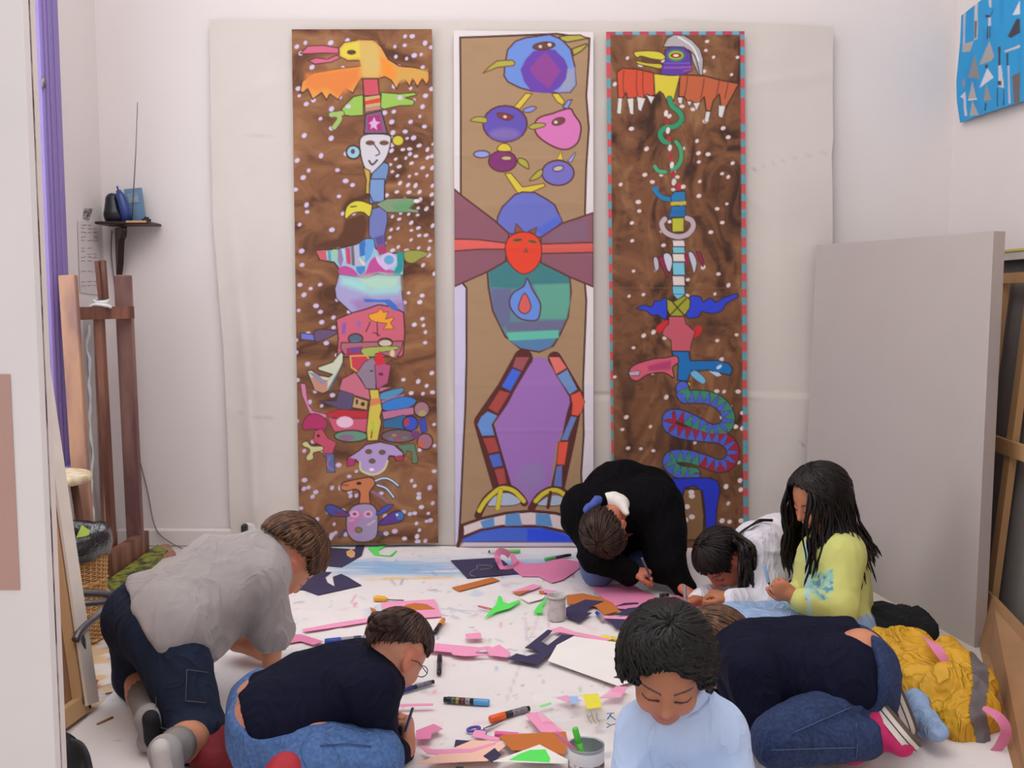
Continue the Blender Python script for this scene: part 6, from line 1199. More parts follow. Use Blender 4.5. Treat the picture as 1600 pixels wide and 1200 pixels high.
# shelf with objects
M_dk = mat('dark stained wood', (46, 24, 22), 0.4, 0.15, 20, 0.2); SY = WALL_Y
sh = empty('wall_shelf', P(200, 352, SY - 0.06), 'small dark wooden shelf with scrolled bracket in the left corner', 'shelf')
MB().box((P(201, 350, SY - 0.08) + A(0, 0, 0)), (0.23, 0.15, 0.012), bev=0.004).obj('board', M_dk, sh, smooth=False)
prof = [(0, 0), (0.12, 0), (0.115, -0.04), (0.075, -0.055), (0.055, -0.10), (0.034, -0.155), (0, -0.20)]
pf = crom([A(x, z) for x, z in prof], 4); br_ = P(188, 356, SY - 0.06); V = []; Fc = []; n = len(pf)
for sx in (-0.013, 0.013): V += [A(br_[0] - 0.03 + sx + p_[0] * 0.62, SY - 0.015 - p_[0], br_[2] + p_[1]) for p_ in pf]
Fc = [list(range(n)), list(range(2 * n - 1, n - 1, -1))] + [[i, (i + 1) % n, n + (i + 1) % n, n + i][::-1] for i in range(n)]; link('bracket', V, Fc, M_dk, sh, False)
zt = P(201, 350, SY - 0.08)[2] + 0.0065
def onshelf(px, dy=0.0): q = P(px, 350, SY - 0.08 - dy); q[2] = zt; return q
q = onshelf(179); s_ = SDF(); s_.cap(q + A(0, 0, 0.04), q + A(-0.004, 0, 0.095), 0.042, 0.030, 0.02); s_.cap(q + A(0, 0, 0.02), q + A(0.03, 0, 0.02), 0.036, 0.026, 0.02); V, Q = s_.mesh(0.004); V[:, 2] = np.maximum(V[:, 2], zt + 0.0005)
o = tag(link('radio', V, Q, mat('black plastic', (24, 26, 36), 0.35, 0.05)), 'rounded black cordless handset charger on the corner shelf', 'radio')
q = onshelf(194, 0.03); r_ = MB(); r_.tube([q + A(0.012, 0, 0.001), q + A(0.006, 0, 0.05), q + A(-0.012, 0, 0.11), q + A(-0.020, 0, 0.132)], [0.022, 0.022, 0.018, 0.010], 14); r_.tube([q + A(-0.020, 0, 0.130), q + A(-0.024, 0, 0.150)], 0.004, 8)
o = tag(r_.obj('aerosol_can', mat('dark blue gloss', (44, 66, 130), 0.3, 0.06)), 'dark blue rounded bottle leaning on the corner shelf', 'bottle')
q = onshelf(209); bk = MB().box(q + A(-0.003, 0.03, 0.0735), (0.072, 0.02, 0.146), np.array([[math.cos(0.1), 0, -math.sin(0.1)], [0, 1, 0], [math.sin(0.1), 0, math.cos(0.1)]])).obj('book', mat('slate blue card', (108, 140, 172), 0.6, 0.06, 8), smooth=False); tag(bk, 'upright slate blue booklet at the right on the corner shelf', 'book')
MB().box(q + A(-0.006, 0.0188, 0.105), (0.044, 0.002, 0.042), np.array([[math.cos(0.1), 0, -math.sin(0.1)], [0, 1, 0], [math.sin(0.1), 0, math.cos(0.1)]])).obj('cover_picture', mat('pale cover picture', (156, 172, 182), 0.6, 0.2, 40, tint=(110, 140, 165)), bk, smooth=False)
tag(MB().tube([P(206, 349, SY - 0.13), P(212, 240, SY - 0.11), P(215, 160, SY - 0.09)], [0.003, 0.0022, 0.0015], 8).obj('antenna', mat('thin grey metal', (120, 112, 116), 0.3, 0.02, metal=0.7)), 'tall thin grey rod rising from the corner shelf', 'rod')
tag(MB().box(P(213, 351, SY - 0.155) + A(0, 0, 0.012), (0.085, 0.012, 0.009), bev=0.002).obj('wood_block', M_woodp, smooth=False), 'small orange wooden strip on the front of the corner shelf', 'wood strip')
k_ = MB(); k_.tube([P(222, 349, SY - 0.13) + A(0, 0, 0.01), P(236, 349, SY - 0.12) + A(0, 0, 0.012)], [0.010, 0.007], 10); k_.tube([P(226, 344, SY - 0.13) + A(0, 0, 0.008), P(232, 346, SY - 0.12) + A(0, 0, 0.012)], [0.007, 0.007], 10); tag(k_.obj('clamp', mat('black metal', (26, 24, 28), 0.4, 0.05)), 'small black clamp lying at the right end of the corner shelf', 'clamp')
# notes on the left wall
def lw(px, py, off=0.003):
    x, y, d = ray(px, py); t = (LEFT_X + off) / x; return A(LEFT_X + off, y * t, CAMZ + d * t)
qd = [lw(121, 345), lw(158, 348), lw(160, 462), lw(125, 457)]; qe = [q + A(0.001, 0, 0) for q in qd]
nt_ = link('note_sheet', np.array(qd + qe), [[0, 1, 2, 3], [7, 6, 5, 4], [0, 4, 5, 1], [1, 5, 6, 2], [2, 6, 7, 3], [3, 7, 4, 0]], mat('lined note paper', (214, 204, 206), 0.85, 0.02), None, False); tag(nt_, 'long narrow sheet of handwritten notes pinned on the left wall', 'notes')
rs = random.Random(8); wr_ = MB(); rows = [352, 357, 363, 370, 376, 388, 392, 397, 402, 408, 424, 440, 446]
for y in rows:
    for x0 in (127, 137, 146):
        if rs.random() < 0.2: continue
        L_ = rs.uniform(4, 8); wr_.tube([lw(x0 + u * L_, y + rs.uniform(-0.8, 0.8), 0.0048) for u in (0, 0.3, 0.6, 1)], 0.0011, 4)
wr_.obj('handwriting', mat('faded ink', (150, 132, 140), 0.9, 0.1), nt_)['kind'] = 'stuff'
tag(link('photo_strip', np.array([lw(132, 326, 0.004), lw(145, 326, 0.004), lw(140, 343, 0.004), lw(130, 341, 0.004)] + [lw(132, 326), lw(145, 326), lw(140, 343), lw(130, 341)]), [[0, 1, 2, 3], [7, 6, 5, 4], [0, 4, 5, 1], [1, 5, 6, 2], [2, 6, 7, 3], [3, 7, 4, 0]], mat('dark striped card', (96, 94, 92), 0.7, 0.5, 90, tint=(180, 176, 172)), None, False), 'small dark striped card on the left wall above the notes', 'card')
# cable and socket
cb = MB(); cb.tube(crom([P(175, 360, SY - 0.02), P(174, 400, SY - 0.02), P(182, 470, SY - 0.015), P(196, 600, SY - 0.012), P(214, 700, SY - 0.012), P(230, 765, SY - 0.012), P(242, 822, SY - 0.035), P(262, 845, SY - 0.05), P(300, 862, SY - 0.06), P(345, 866, SY - 0.05)], 6), 0.0026, 6); tag(cb.obj('cable', mat('grey cable', (120, 112, 112), 0.6, 0.02)), 'thin grey cable hanging down the white wall beside the easel', 'cable')
so = empty('wall_socket', P(388, 826, SY - 0.03), 'white wall socket with a black plug low on the wall behind the bowed boy', 'socket'); so['label'] = 'white wall socket with black plug low on the wall above the grey T-shirt'
MB().box(P(392, 826, SY - 0.03) , (0.05, 0.028, 0.055), bev=0.006).obj('socket_plate', M_base, so, smooth=False); MB().box(P(382, 827, SY - 0.055), (0.026, 0.03, 0.046), bev=0.006).obj('plug', mat('black rubber', (30, 34, 38), 0.5, 0.05), so, smooth=False)

# stool, basket with bag, chair frame
st = empty('stool', A(P(70, 745, 3.4)[0], 3.4, 0), 'round stool with cream paint-spattered top behind the wicker basket', 'stool'); c = P(72, 746, 3.42); zc = c[2]
MB().lathe((c[0], c[1], zc - 0.02), [(0.001, 0), (0.14, 0), (0.152, 0.006), (0.155, 0.018), (0.150, 0.028), (0.14, 0.031), (0.001, 0.031)], 40).obj('seat', mat('cream painted wood', (222, 210, 184), 0.5, 0.08, 30, 0.2, tint=(196, 170, 130)), st)
for a in (0.6, 2.2, 3.8, 5.4): MB().tube([(c[0] + 0.09 * math.cos(a), c[1] + 0.09 * math.sin(a), zc - 0.02), (c[0] + 0.14 * math.cos(a), c[1] + 0.14 * math.sin(a), 0.0)], 0.014, 10).obj('leg', M_walnut, st)
bs = empty('waste_basket', A(P(110, 900, 3.04)[0], 3.04, 0), 'round wicker waste basket lined with a black plastic bag at the left', 'basket'); c = A(P(108, 900, 3.04)[0], 3.04, 0)
M_wick = mat('woven wicker', (198, 152, 96), 0.65, 0.12, 60, 0.2, 200); bb = MB(); NS = 34
for k in range(NS): a = k * 2 * math.pi / NS; bb.tube([(c[0] + r * math.cos(a), c[1] + r * math.sin(a), z) for r, z in ((0.098, 0.004), (0.105, 0.1), (0.112, 0.22), (0.118, 0.31))], 0.0028, 5)
for j in range(44):
    z = 0.008 + j * 0.0068; r0 = 0.098 + 0.06 * z; tt = np.linspace(0, 2 * math.pi, NS * 3 + 1); ph = (j % 2) * math.pi
    bb.tube([(c[0] + (r0 + 0.0032 * math.cos(NS / 2 * u + ph)) * math.cos(u), c[1] + (r0 + 0.0032 * math.cos(NS / 2 * u + ph)) * math.sin(u), z) for u in tt], 0.0026 if j % 14 else 0.006, 4, cap=False)
bb.obj('wicker_body', M_wick, bs)
M_bag = mat('black bin liner plastic', (16, 16, 20), 0.22, 0.1, 20, 0.5, 60, spec=0.8, bdist=0.01)
tt = np.linspace(0, 2 * math.pi, 73); prof = [(0.118, 0.285, 0), (0.130, 0.282, 1), (0.136, 0.31, 1), (0.134, 0.345, 0.6), (0.128, 0.362, 0.6), (0.112, 0.352, 0.8), (0.10, 0.32, 1), (0.085, 0.27, 1), (0.03, 0.24, 1)]
V = []; Fc = []
for r, z, w_ in prof:
    for u in tt[:-1]: q = vn(A(math.cos(u) * 3, math.sin(u) * 3, z * 14)); V.append((c[0] + (r + 0.014 * w_ * (q - 0.5)) * math.cos(u), c[1] + (r + 0.014 * w_ * (q - 0.5)) * math.sin(u), z + 0.022 * w_ * (vn(A(math.cos(u) * 4 + 9, math.sin(u) * 4, z * 5)) - 0.5)))
for i in range(len(prof) - 1):
    for k in range(72): a = i * 72 + k; b_ = i * 72 + (k + 1) % 72; Fc.append([a, b_, b_ + 72, a + 72])
link('bin_liner', V, Fc, M_bag, bs)
l = MB(); q0 = P(126, 836, 2.98); l.add([q0 + A(-0.02, 0, -0.02), q0 + A(0.025, -0.01, -0.018), q0 + A(0.03, 0, 0.015), q0 + A(0.0, 0.01, 0.03)], [[0, 1, 2, 3]]); l.add([v + A(0, 0, -0.001) for v in [q0 + A(-0.02, 0, -0.02), q0 + A(0.025, -0.01, -0.018), q0 + A(0.03, 0, 0.015), q0 + A(0.0, 0.01, 0.03)]], [[3, 2, 1, 0]])
tag(l.obj('paper_scrap', mat('lime green paper', (176, 196, 80), 0.8), smooth=False), 'lime green paper scrap lying in the black bag of the wicker basket', 'paper scrap')
ch = empty('metal_chair', F(136, 1107), 'grey metal tube chair frame in front of the wicker basket', 'chair')
MB().tube(crom([P(88, 925, 2.58), P(120, 927, 2.60), P(160, 928, 2.66), P(176, 933, 2.68), P(168, 947, 2.62), P(145, 968, 2.56), P(126, 985, 2.50), P(118, 1000, 2.47)], 6), 0.0105, 12).obj('armrest', M_chrome, ch)
MB().tube(crom([P(86, 942, 2.58), P(130, 943, 2.60), P(160, 941, 2.64), P(172, 938, 2.67)], 6), 0.009, 10).obj('rail', M_chrome, ch)
MB().tube([P(122, 988, 2.50), P(127, 1000, 2.50), A(*F(136, 1106)[:2], 0.0)], 0.011, 12).obj('leg', M_chrome, ch)
MB().tube([P(100, 930, 2.62), A(*F(84, 1080)[:2], 0.0)], 0.011, 12).obj('leg', M_chrome, ch)
# painted plank, palette knife, backpack strap
def slab(name, pxs, th, m, label, cat, z=0.0, group=None, parent=None, wave=0.0, n=0):
    q = np.array([F(x, y) for x, y in pxs]); a2 = 0
    for i in range(len(q)): j = (i + 1) % len(q); a2 += q[i][0] * q[j][1] - q[j][0] * q[i][1]
    if a2 < 0: q = q[::-1]
    m_ = len(q); lo = q.copy(); lo[:, 2] = z; hi = q.copy(); hi[:, 2] = z + th
    if wave: hi[:, 2] += wave * vn(hi * 9, 3); lo[:, 2] = np.maximum(hi[:, 2] - th, z)
    Fc = [list(range(m_))[::-1], [m_ + i for i in range(m_)]] + [[i, (i + 1) % m_, m_ + (i + 1) % m_, m_ + i] for i in range(m_)]
    o = link(name, np.concatenate([lo, hi]), Fc, m, parent, False)
    if parent is None: tag(o, label, cat, group)
    return o
pl_ = slab('plank', [(166, 916), (246, 858), (262, 866), (184, 936)], 0.02, mat('green and yellow paint-stained board', (150, 156, 58), 0.6, 0.2, 30, 0.3, tint=(60, 66, 44)), 'paint-covered green and yellow board on the floor beneath the easel', 'board')
slab('plank', [(232, 862), (262, 852), (275, 868), (250, 874)], 0.012, M_tan, 'small bare wooden board on the floor by the back wall', 'board')
tag(MB().tube([F(136, 1086, 0.01), F(143, 1076, 0.012), F(150, 1064, 0.01)], [0.006, 0.009, 0.007], 10, 0.7).obj('red_marker', mat('bright red plastic', (206, 44, 50), 0.4)), 'bright red plastic piece on the floor beside the chair leg', 'plastic piece')
tag(MB().tube([F(152, 1132, 0.006), F(176, 1121, 0.006)], 0.0035, 8).obj('brush', mat('brown brush wood', (150, 96, 60), 0.5)), 'thin brown paintbrush on the stained floor at the left', 'paintbrush')
tag(MB().tube(crom([F(165, 1084, 0.003), F(195, 1077, 0.003), F(212, 1068, 0.003), F(222, 1060, 0.004)], 5), 0.0016, 6).obj('cord', mat('dark cord', (70, 66, 70), 0.7)), 'thin dark cord on the floor left of the kneeling legs', 'cord')
slab('paper_piece', [(196, 1146), (206, 1128), (232, 1126), (240, 1144)], 0.0015, mat('rust orange paper', (196, 104, 52), 0.8), 'rust orange paper piece on the stained floor by the dark trainers', 'paper piece', 0.001)
bp = empty('backpack', F(118, 1190), 'corner of a black backpack with strap at the bottom left', 'bag'); k = SDF(); c = P(100, 1192, 2.10); k.ell(c + A(-0.02, 0, -0.03), (0.06, 0.06, 0.10), None, 0.02); k.ell(c + A(0.0, 0, 0.01), (0.03, 0.03, 0.05), None, 0.02); k.ell(c + A(-0.02, 0, -0.08), (0.07, 0.07, 0.05), None, 0.02); garment(bp, 'bag_body', k, mat('black nylon', (20, 20, 24), 0.6, 0.1, 20, 0.4), 0.006, 0.003, 20, 3)
mb = MB(); ribbon(mb, crom([P(108, 1158, 2.06), P(124, 1164, 2.06), P(134, 1180, 2.05), P(140, 1206, 2.04)], 5), 0.016, (0, -1, 0.3), 0.004); mb.obj('strap', mat('black webbing', (28, 28, 34), 0.6), bp)
cu = SDF(); c = F(352, 1172, 0.05); cu.ell(c, (0.085, 0.09, 0.052), None, 0.02); cu.ell(c + A(0.08, -0.02, -0.005), (0.08, 0.09, 0.05), None, 0.02); V, Q = cu.mesh(0.006); V[:, 2] = np.clip(V[:, 2], 0.006, 0.082); tag(link('cushion', smooth_mesh(V, Q, 3), Q, mat('dark red fabric', (120, 26, 36), 0.85, 0.08, 20, 0.3)), 'dark red flat cushion on the floor between the two kneeling people', 'cushion')

# ------------------------------------------------------------------ right side: canvases and plywood
cv = empty('large_canvas', A(1.36, 3.55, 0), 'large blank grey canvas leaning along the right side of the room', 'canvas')
B0, B1, T0, T1 = A(1.27, 4.12, 0.0), A(*F(1522, 1012)[:2], 0.0), P(1276, 383, 4.15), P(1553, 361, 3.02)
th = nrm(np.cross(T0 - B0, B1 - B0)); th = th * (0.040 if th[0] > 0 else -0.040); NG = 24; V = []; Fc = []
for i in range(NG + 1):
    for j in range(NG + 1):
        u, v = i / NG, j / NG; V.append((B0 * (1 - u) + B1 * u) * (1 - v) + (T0 * (1 - u) + T1 * u) * v + nrm(th) * 0.006 * math.sin(u * math.pi) * math.sin(v * math.pi))
for i in range(NG):
    for j in range(NG): a = i * (NG + 1) + j; Fc.append([a, a + NG + 1, a + NG + 2, a + 1])
M_lin = mat('grey primed canvas cloth', (186, 176, 172), 0.85, 0.02, 5, 0.3, 350); link('canvas_face', V, Fc, M_lin, cv)
ed = MB()
for a, b_ in ((B1, T1), (T0, T1), (B0, T0), (B0, B1)): 
    q = [a, b_, b_ + th, a + th]; ed.add(q + [x + nrm(th) * 0.001 for x in q], [[0, 1, 2, 3]])
ed.obj('canvas_edge', mat('grey canvas side', (176, 162, 158), 0.85, 0.03, 8, 0.3, 350), cv, smooth=False)
link('back_cloth', [B0 + th, B1 + th, T1 + th, T0 + th], [[0, 1, 2, 3]], M_lin, cv, False)
# stretched canvas backs behind it
c2 = empty('stretched_canvas', A(1.62, 3.0, 0), 'back of a grey canvas with pine stretcher bars at the right edge of the room', 'canvas')
Bx0, Bx1, Tx0, Tx1 = A(1.60, 3.35, 0.0), A(1.53, 2.45, 0.0), P(1566, 428, 3.35), P(1680, 428, 2.45); Tx1[2] = Tx0[2]; Tx1[0] = Tx0[0] - 0.07
def q2(u, v): return (Bx0 * (1 - u) + Bx1 * u) * (1 - v) + (Tx0 * (1 - u) + Tx1 * u) * v
nx = nrm(np.cross(Tx0 - Bx0, Bx1 - Bx0)); nx = nx if nx[0] > 0 else -nx
V = [q2(0, 0) + nx * 0.03, q2(1, 0) + nx * 0.03, q2(1, 1) + nx * 0.03, q2(0, 1) + nx * 0.03]; link('canvas_back', V + [v + nx * 0.003 for v in V], [[0, 1, 2, 3], [7, 6, 5, 4], [0, 4, 5, 1], [1, 5, 6, 2], [2, 6, 7, 3], [3, 7, 4, 0]], mat('grey cloth back', (134, 128, 126), 0.9, 0.05, 20, 0.4, 300), c2, False)
for u in (0.03, 0.27, 0.97): MB().beam(q2(u, 0.0), q2(u, 1.0), 0.045, 0.022, up=nx).obj('upright_bar', M_woodp, c2, smooth=False)
for v in (0.02, 0.52, 0.985): MB().beam(q2(0, v) - nx * 0.012, q2(1, v) - nx * 0.012, 0.018 , 0.05 if v < 0.9 else 0.035, up=(0, 0, 1)).obj('cross_bar', M_woodp, c2, smooth=False)
d2 = empty('canvas_stack', A(1.75, 3.1, 0), 'dark-edged canvas standing against the right wall behind the stretcher bars', 'canvas')
MB().box((1.80, 3.02, 0.62), (0.02, 1.35, 1.24)).obj('canvas', mat('dark grey backing', (98, 94, 94), 0.8, 0.05, 10), d2, smooth=False); MB().box((1.79, 3.02, 1.256), (0.06, 1.37, 0.03)).obj('top_edge', mat('pale canvas strip', (196, 188, 182), 0.8), d2, smooth=False)
MB().box((1.762, 3.02, 1.274), (0.012, 1.37, 0.008)).obj('yellow_piping', mat('yellow tape', (205, 190, 96), 0.6), d2, smooth=False)
pw = empty('plywood_board', A(1.35, 2.5, 0), 'brown plywood board leaning low at the right edge of the picture', 'board')
b1, b2 = A(*F(1531, 1016)[:2], 0.0), A(*F(1579, 1200)[:2], 0.0); b3 = b1 + (b2 - b1) * 1.5; b3[2] = 0; T1_, T2_ = P(1541, 922, 3.06), P(1600, 985, 2.62); T3_ = T1_ + (T2_ - T1_) * 2.6
nn = nrm(np.cross(T1_ - b1, b3 - b1)); nn = nn if nn[0] > 0 else -nn
V = [b1, b3, T3_, T1_]; link('board', V + [v + nn * 0.014 for v in V], [[0, 1, 2, 3], [7, 6, 5, 4], [0, 4, 5, 1], [1, 5, 6, 2], [2, 6, 7, 3], [3, 7, 4, 0]], mat('brown plywood', (168, 126, 88), 0.7, 0.1, 7, 0.2, 90, streak=(1, 0.35, 1), tint=(150, 110, 76)), pw, False)

# ------------------------------------------------------------------ clothes on the floor at right
M_yel = mat('yellow waterproof cloth', (216, 162, 34), 0.62, 0.06, 12, 0.3, 100, fold=1.0, fscale=12)
jk = empty('yellow_jacket', F(1470, 1110), 'bright yellow rain jacket with a grey reflective band crumpled on the floor at right', 'jacket'); J = SDF()
J.ell(P(1430, 1060, 2.56), (0.11, 0.12, 0.085), basis((0.2, 1, 0), (0.2, 0, 1)), 0.04); J.ell(P(1400, 1030, 2.66), (0.09, 0.10, 0.07), None, 0.04); J.ell(P(1468, 1062, 2.56), (0.075, 0.10, 0.085), None, 0.04); J.cap(P(1450, 1105, 2.46), P(1485, 1125, 2.40), 0.05, 0.045, 0.03)
J.cap(P(1503, 1050, 2.50), P(1500, 1146, 2.33), 0.034, 0.038, 0.02); J.cap(P(1530, 1072, 2.48), P(1527, 1150, 2.33), 0.030, 0.034, 0.02); J.cap(P(1515, 1062, 2.50), P(1514, 1148, 2.33), 0.036, 0.038, 0.02); J.cap(P(1440, 1018, 2.66), P(1495, 1045, 2.55), 0.045, 0.035, 0.03); J.cap(P(1440, 1085, 2.46), P(1485, 1072, 2.44), 0.04, 0.04, 0.02); J.ell(P(1480, 1014, 2.70), (0.026, 0.025, 0.022), None, 0.01)
V, Q = J.mesh(0.006); V = smooth_mesh(V, Q, 2); V = fold(V, Q, 0.020, 7.5, 71, (1, 1, 0.8), 0.007); V[:, 2] = np.maximum(V[:, 2], 0.003); link('jacket_cloth', V, Q, M_yel, jk)
lt = 0.0; px, py = proj(V); fx = px[Q].mean(1); fy = py[Q].mean(1); xc = np.interp(fy, [1025, 1060, 1110, 1160], [1528, 1532, 1526, 1537]); fm = (np.abs(fx - xc) < 12) & (V[Q][:, :, 1].mean(1) < 2.62)
Nn = vnormals(V, Q); ids = np.unique(Q[fm]); mp_ = -np.ones(len(V), int); mp_[ids] = np.arange(len(ids)); link('reflective_band', (V + Nn * 0.0025)[ids], mp_[Q[fm]], mat('grey reflective tape', (112, 106, 110), 0.5, 0.1, 30), jk)
k = SDF(); k.ell(P(1385, 985, 2.95), (0.13, 0.10, 0.06), None, 0.04); k.cap(P(1360, 975, 3.0), P(1430, 980, 2.98), 0.06, 0.06, 0.04); k.ell(P(1350, 1000, 2.95), (0.06, 0.08, 0.05), None, 0.04); k.cap(P(1415, 975, 2.92), P(1440, 985, 2.90), 0.05, 0.04, 0.03)
V, Q = k.mesh(0.007); V = smooth_mesh(V, Q, 2); V = fold(V, Q, 0.010, 11, 75, (1, 1, 0.8), 0.003); V[:, 2] = np.maximum(V[:, 2], 0.003); tag(link('black_jacket', V, Q, mat('black fleece', (13, 15, 19), 0.95, 0.1, 20, 0.5, fold=0.8)), 'crumpled black jacket behind the yellow rain jacket', 'jacket')
k = SDF(); k.cap(P(1430, 1090, 2.42), P(1446, 1128, 2.30), 0.026, 0.030, 0.02); k.cap(P(1446, 1128, 2.30), P(1462, 1142, 2.24), 0.030, 0.026, 0.02); k.ell(P(1472, 1140, 2.21), (0.020, 0.02, 0.016), None, 0.006, True)
V, Q = k.mesh(0.005); V = fold(V, Q, 0.006, 14, 78, (1, 1, 0.8), 0.002); V[:, 2] = np.maximum(V[:, 2], 0.003); tag(link('blue_garment', V, Q, M_paled), 'rolled light blue denim garment on the floor beside the pink trainers', 'clothes')
slab('shoe_tip', [(1345, 1176), (1348, 1164), (1374, 1162), (1382, 1170), (1376, 1178)], 0.016, M_sole, 'flat brown rubber sole on the floor below the pink trainers', 'sole', 0.004)

# ------------------------------------------------------------------ coloured paper on the drop cloth
PK = (240, 156, 192); NV = (58, 50, 84); OR = (196, 112, 50); GN = (92, 232, 96); PE = (246, 198, 178); WH = (240, 234, 230)
CM = {k: mat('paper ' + k, c_, 0.85, 0.02, 12, 0.12, 90) for k, c_ in (('pink', PK), ('navy', NV), ('orange', OR), ('green', GN), ('peach', PE), ('white', WH), ('yellow', (232, 220, 70)), ('blue', (160, 190, 228)), ('tan', (216, 170, 110)), ('deep pink', (226, 132, 172)))}
zl = [0.0068]
def paper(ck, pxs, label, name='paper_piece', group='cut coloured paper on the floor', curl=0.0):
    zl[0] += 0.00045; o = slab(name, pxs, 0.0012, CM[ck], label, 'paper', zl[0], group); return o
paper('navy', [(508, 858), (554, 861), (557, 855), (570, 855), (565, 871), (534, 889), (508, 887)], 'navy paper with a notch, nearest the left banner on the floor'); paper('tan', [(541, 865), (549, 861), (555, 866), (554, 873), (549, 875), (542, 871)], 'small tan scrap lying on the navy paper near the left banner')
paper('navy', [(446, 920), (497, 897), (518, 897), (508, 905), (512, 914), (523, 920), (520, 905), (533, 900), (544, 905), (565, 918), (497, 933), (472, 924), (458, 928)], 'jagged navy paper offcut beneath the brown-haired head of the grey T-shirt person')
paper('green', [(575, 859), (589, 858), (601, 854), (607, 853), (598, 859), (591, 864), (594, 870), (609, 871), (619, 863), (620, 864), (612, 872), (586, 871)], 'neon green hook-shaped paper offcut below the left banner')
paper('navy', [(704, 879), (774, 875), (786, 879), (810, 900), (730, 907)], 'navy paper sheet with a chalk squiggle in front of the middle banner'); o_ = bpy.context.scene.objects
sq = MB(); sq.tube([F(x, y, zl[0] + 0.002) for x, y in crom([(742, 901), (734, 897), (738, 892), (746, 888), (745, 884), (752, 883), (768, 884), (766, 888), (750, 890)], 4)], 0.0014, 5); s0 = [o for o in o_ if o.name.startswith('paper_piece')][-1]
sq_ = sq.obj('chalk_line', mat('pale green chalk', (130, 150, 130), 0.9), bpy.data.objects[max((o.name for o in o_ if 'chalk squiggle' in str(o.get('label', ''))), key=len)])
paper('orange', [(706, 922), (769, 906), (781, 911), (717, 928)], 'long brown-orange paper strip below the navy sheet with the squiggle')
paper('deep pink', [(794, 866), (799, 863), (807, 877), (821, 885), (851, 884), (870, 874), (880, 877), (912, 883), (903, 894), (880, 910), (862, 915), (842, 905), (816, 905), (803, 894), (799, 877)], 'large ragged pink paper left of the kneeling person in black')
mb = MB(); ribbon(mb, crom([P(796, 868, 3.78), P(790, 863, 3.76), P(780, 862, 3.72), P(776, 873, 3.66), A(*F(777, 884)[:2], 0.03), A(*F(786, 893)[:2], 0.014), A(*F(803, 891)[:2], 0.012), A(*F(812, 884)[:2], 0.011)], 6), 0.026, (0.35, -1, 0.5)); tag(mb.obj('paper_ribbon', CM['deep pink'], smooth=False), 'curled pink paper ribbon standing in a loop over the navy sheet', 'paper', 'cut coloured paper on the floor')
paper('pink', [(596, 946), (679, 941), (690, 968), (600, 976)], 'pink paper sheet with an orange half oval on it'); paper('orange', [(624, 960), (634, 950), (648, 947), (666, 949), (681, 957)], 'orange half oval of paper lying on a pink sheet')
paper('orange', [(578, 954), (586, 957), (592, 964), (583, 965)], 'small orange leaf-shaped scrap left of the hair bun'); paper('pink', [(472, 989), (530, 978), (590, 969), (592, 975), (530, 985), (476, 993)], 'long thin pink paper strip reaching to the hair bun')
paper('deep pink', [(448, 998), (470, 997), (505, 1008), (490, 1014), (470, 1008), (447, 1012)], 'small pink scraps of paper behind the navy-topped back at left')
paper('pink', [(799, 930), (833, 918), (847, 921), (833, 927), (812, 933)], 'pointed pink scrap above the neon green offcut'); paper('orange', [(801, 931), (830, 927), (812, 935)], 'narrow orange sliver under the pointed pink scrap')
paper('pink', [(843, 926), (870, 929), (866, 934), (845, 931)], 'short pink sliver just above the glass jar'); paper('orange', [(842, 929), (850, 930), (850, 935), (843, 934)], 'tiny orange square beside the glass jar')
paper('white', [(812, 940), (830, 935), (852, 936), (848, 942), (826, 948)], 'white scrap of paper above the neon green offcuts')
paper('green', [(779, 937), (784, 939), (786, 947), (794, 950), (810, 944), (814, 946), (797, 957), (776, 963), (757, 973), (766, 960), (775, 952)], 'large neon green bird-like paper offcut in the middle of the floor'); paper('green', [(833, 964), (841, 952), (854, 942), (856, 945), (847, 954), (848, 965)], 'small neon green offcut left of the glass jar')
paper('deep pink', [(923, 923), (986, 917), (1001, 928), (1027, 941), (1056, 937), (1120, 940), (1150, 960), (1120, 1000), (1060, 985), (1002, 960), (967, 958), (944, 944)], 'large pink paper sheet under the hands of the person in white')
paper('orange', [(885, 937), (910, 934), (937, 940), (957, 949), (968, 962), (944, 968), (931, 955), (886, 950)], 'orange-brown paper right of the glass jar'); paper('navy', [(884, 957), (915, 944), (944, 947), (921, 957), (915, 965), (925, 965), (905, 980), (884, 970)], 'folded navy paper lying against the glass jar')
paper('navy', [(960, 969), (981, 958), (1001, 956), (1012, 962), (986, 968)], 'leaf-shaped navy paper on the large pink sheet'); paper('navy', [(962, 955), (975, 950), (996, 949), (998, 951), (978, 953)], 'thin navy arc above the leaf-shaped navy paper'); paper('pink', [(942, 970), (968, 972), (1000, 969), (1000, 976), (960, 977), (944, 974)], 'thin pink strip beside the curly black hair'); paper('navy', [(944, 975), (996, 977), (985, 988), (963, 991), (954, 981)], 'navy wedge of paper left of the curly black hair')
paper('pink', [(856, 994), (876, 988), (897, 996), (937, 1004), (960, 1007), (944, 1012), (918, 1006), (881, 998)], 'long wavy pink strip above the white sheet')
paper('navy', [(820, 1022), (856, 993), (863, 995), (858, 1001), (845, 1012), (856, 1018), (878, 1001), (897, 1002), (870, 1023), (840, 1049), (822, 1045), (792, 1040), (807, 1031), (823, 1035), (842, 1030), (835, 1025)], 'navy cut-out paper with window shaped holes left of the white sheet')
paper('white', [(856, 1043), (870, 1018), (896, 1004), (980, 1016), (1010, 1050), (1012, 1068), (966, 1083)], 'large blank white sheet beside the curly black hair'); paper('navy', [(958, 1070), (976, 1060), (980, 1062), (964, 1071)], 'thin dark sliver at the corner of the white sheet')
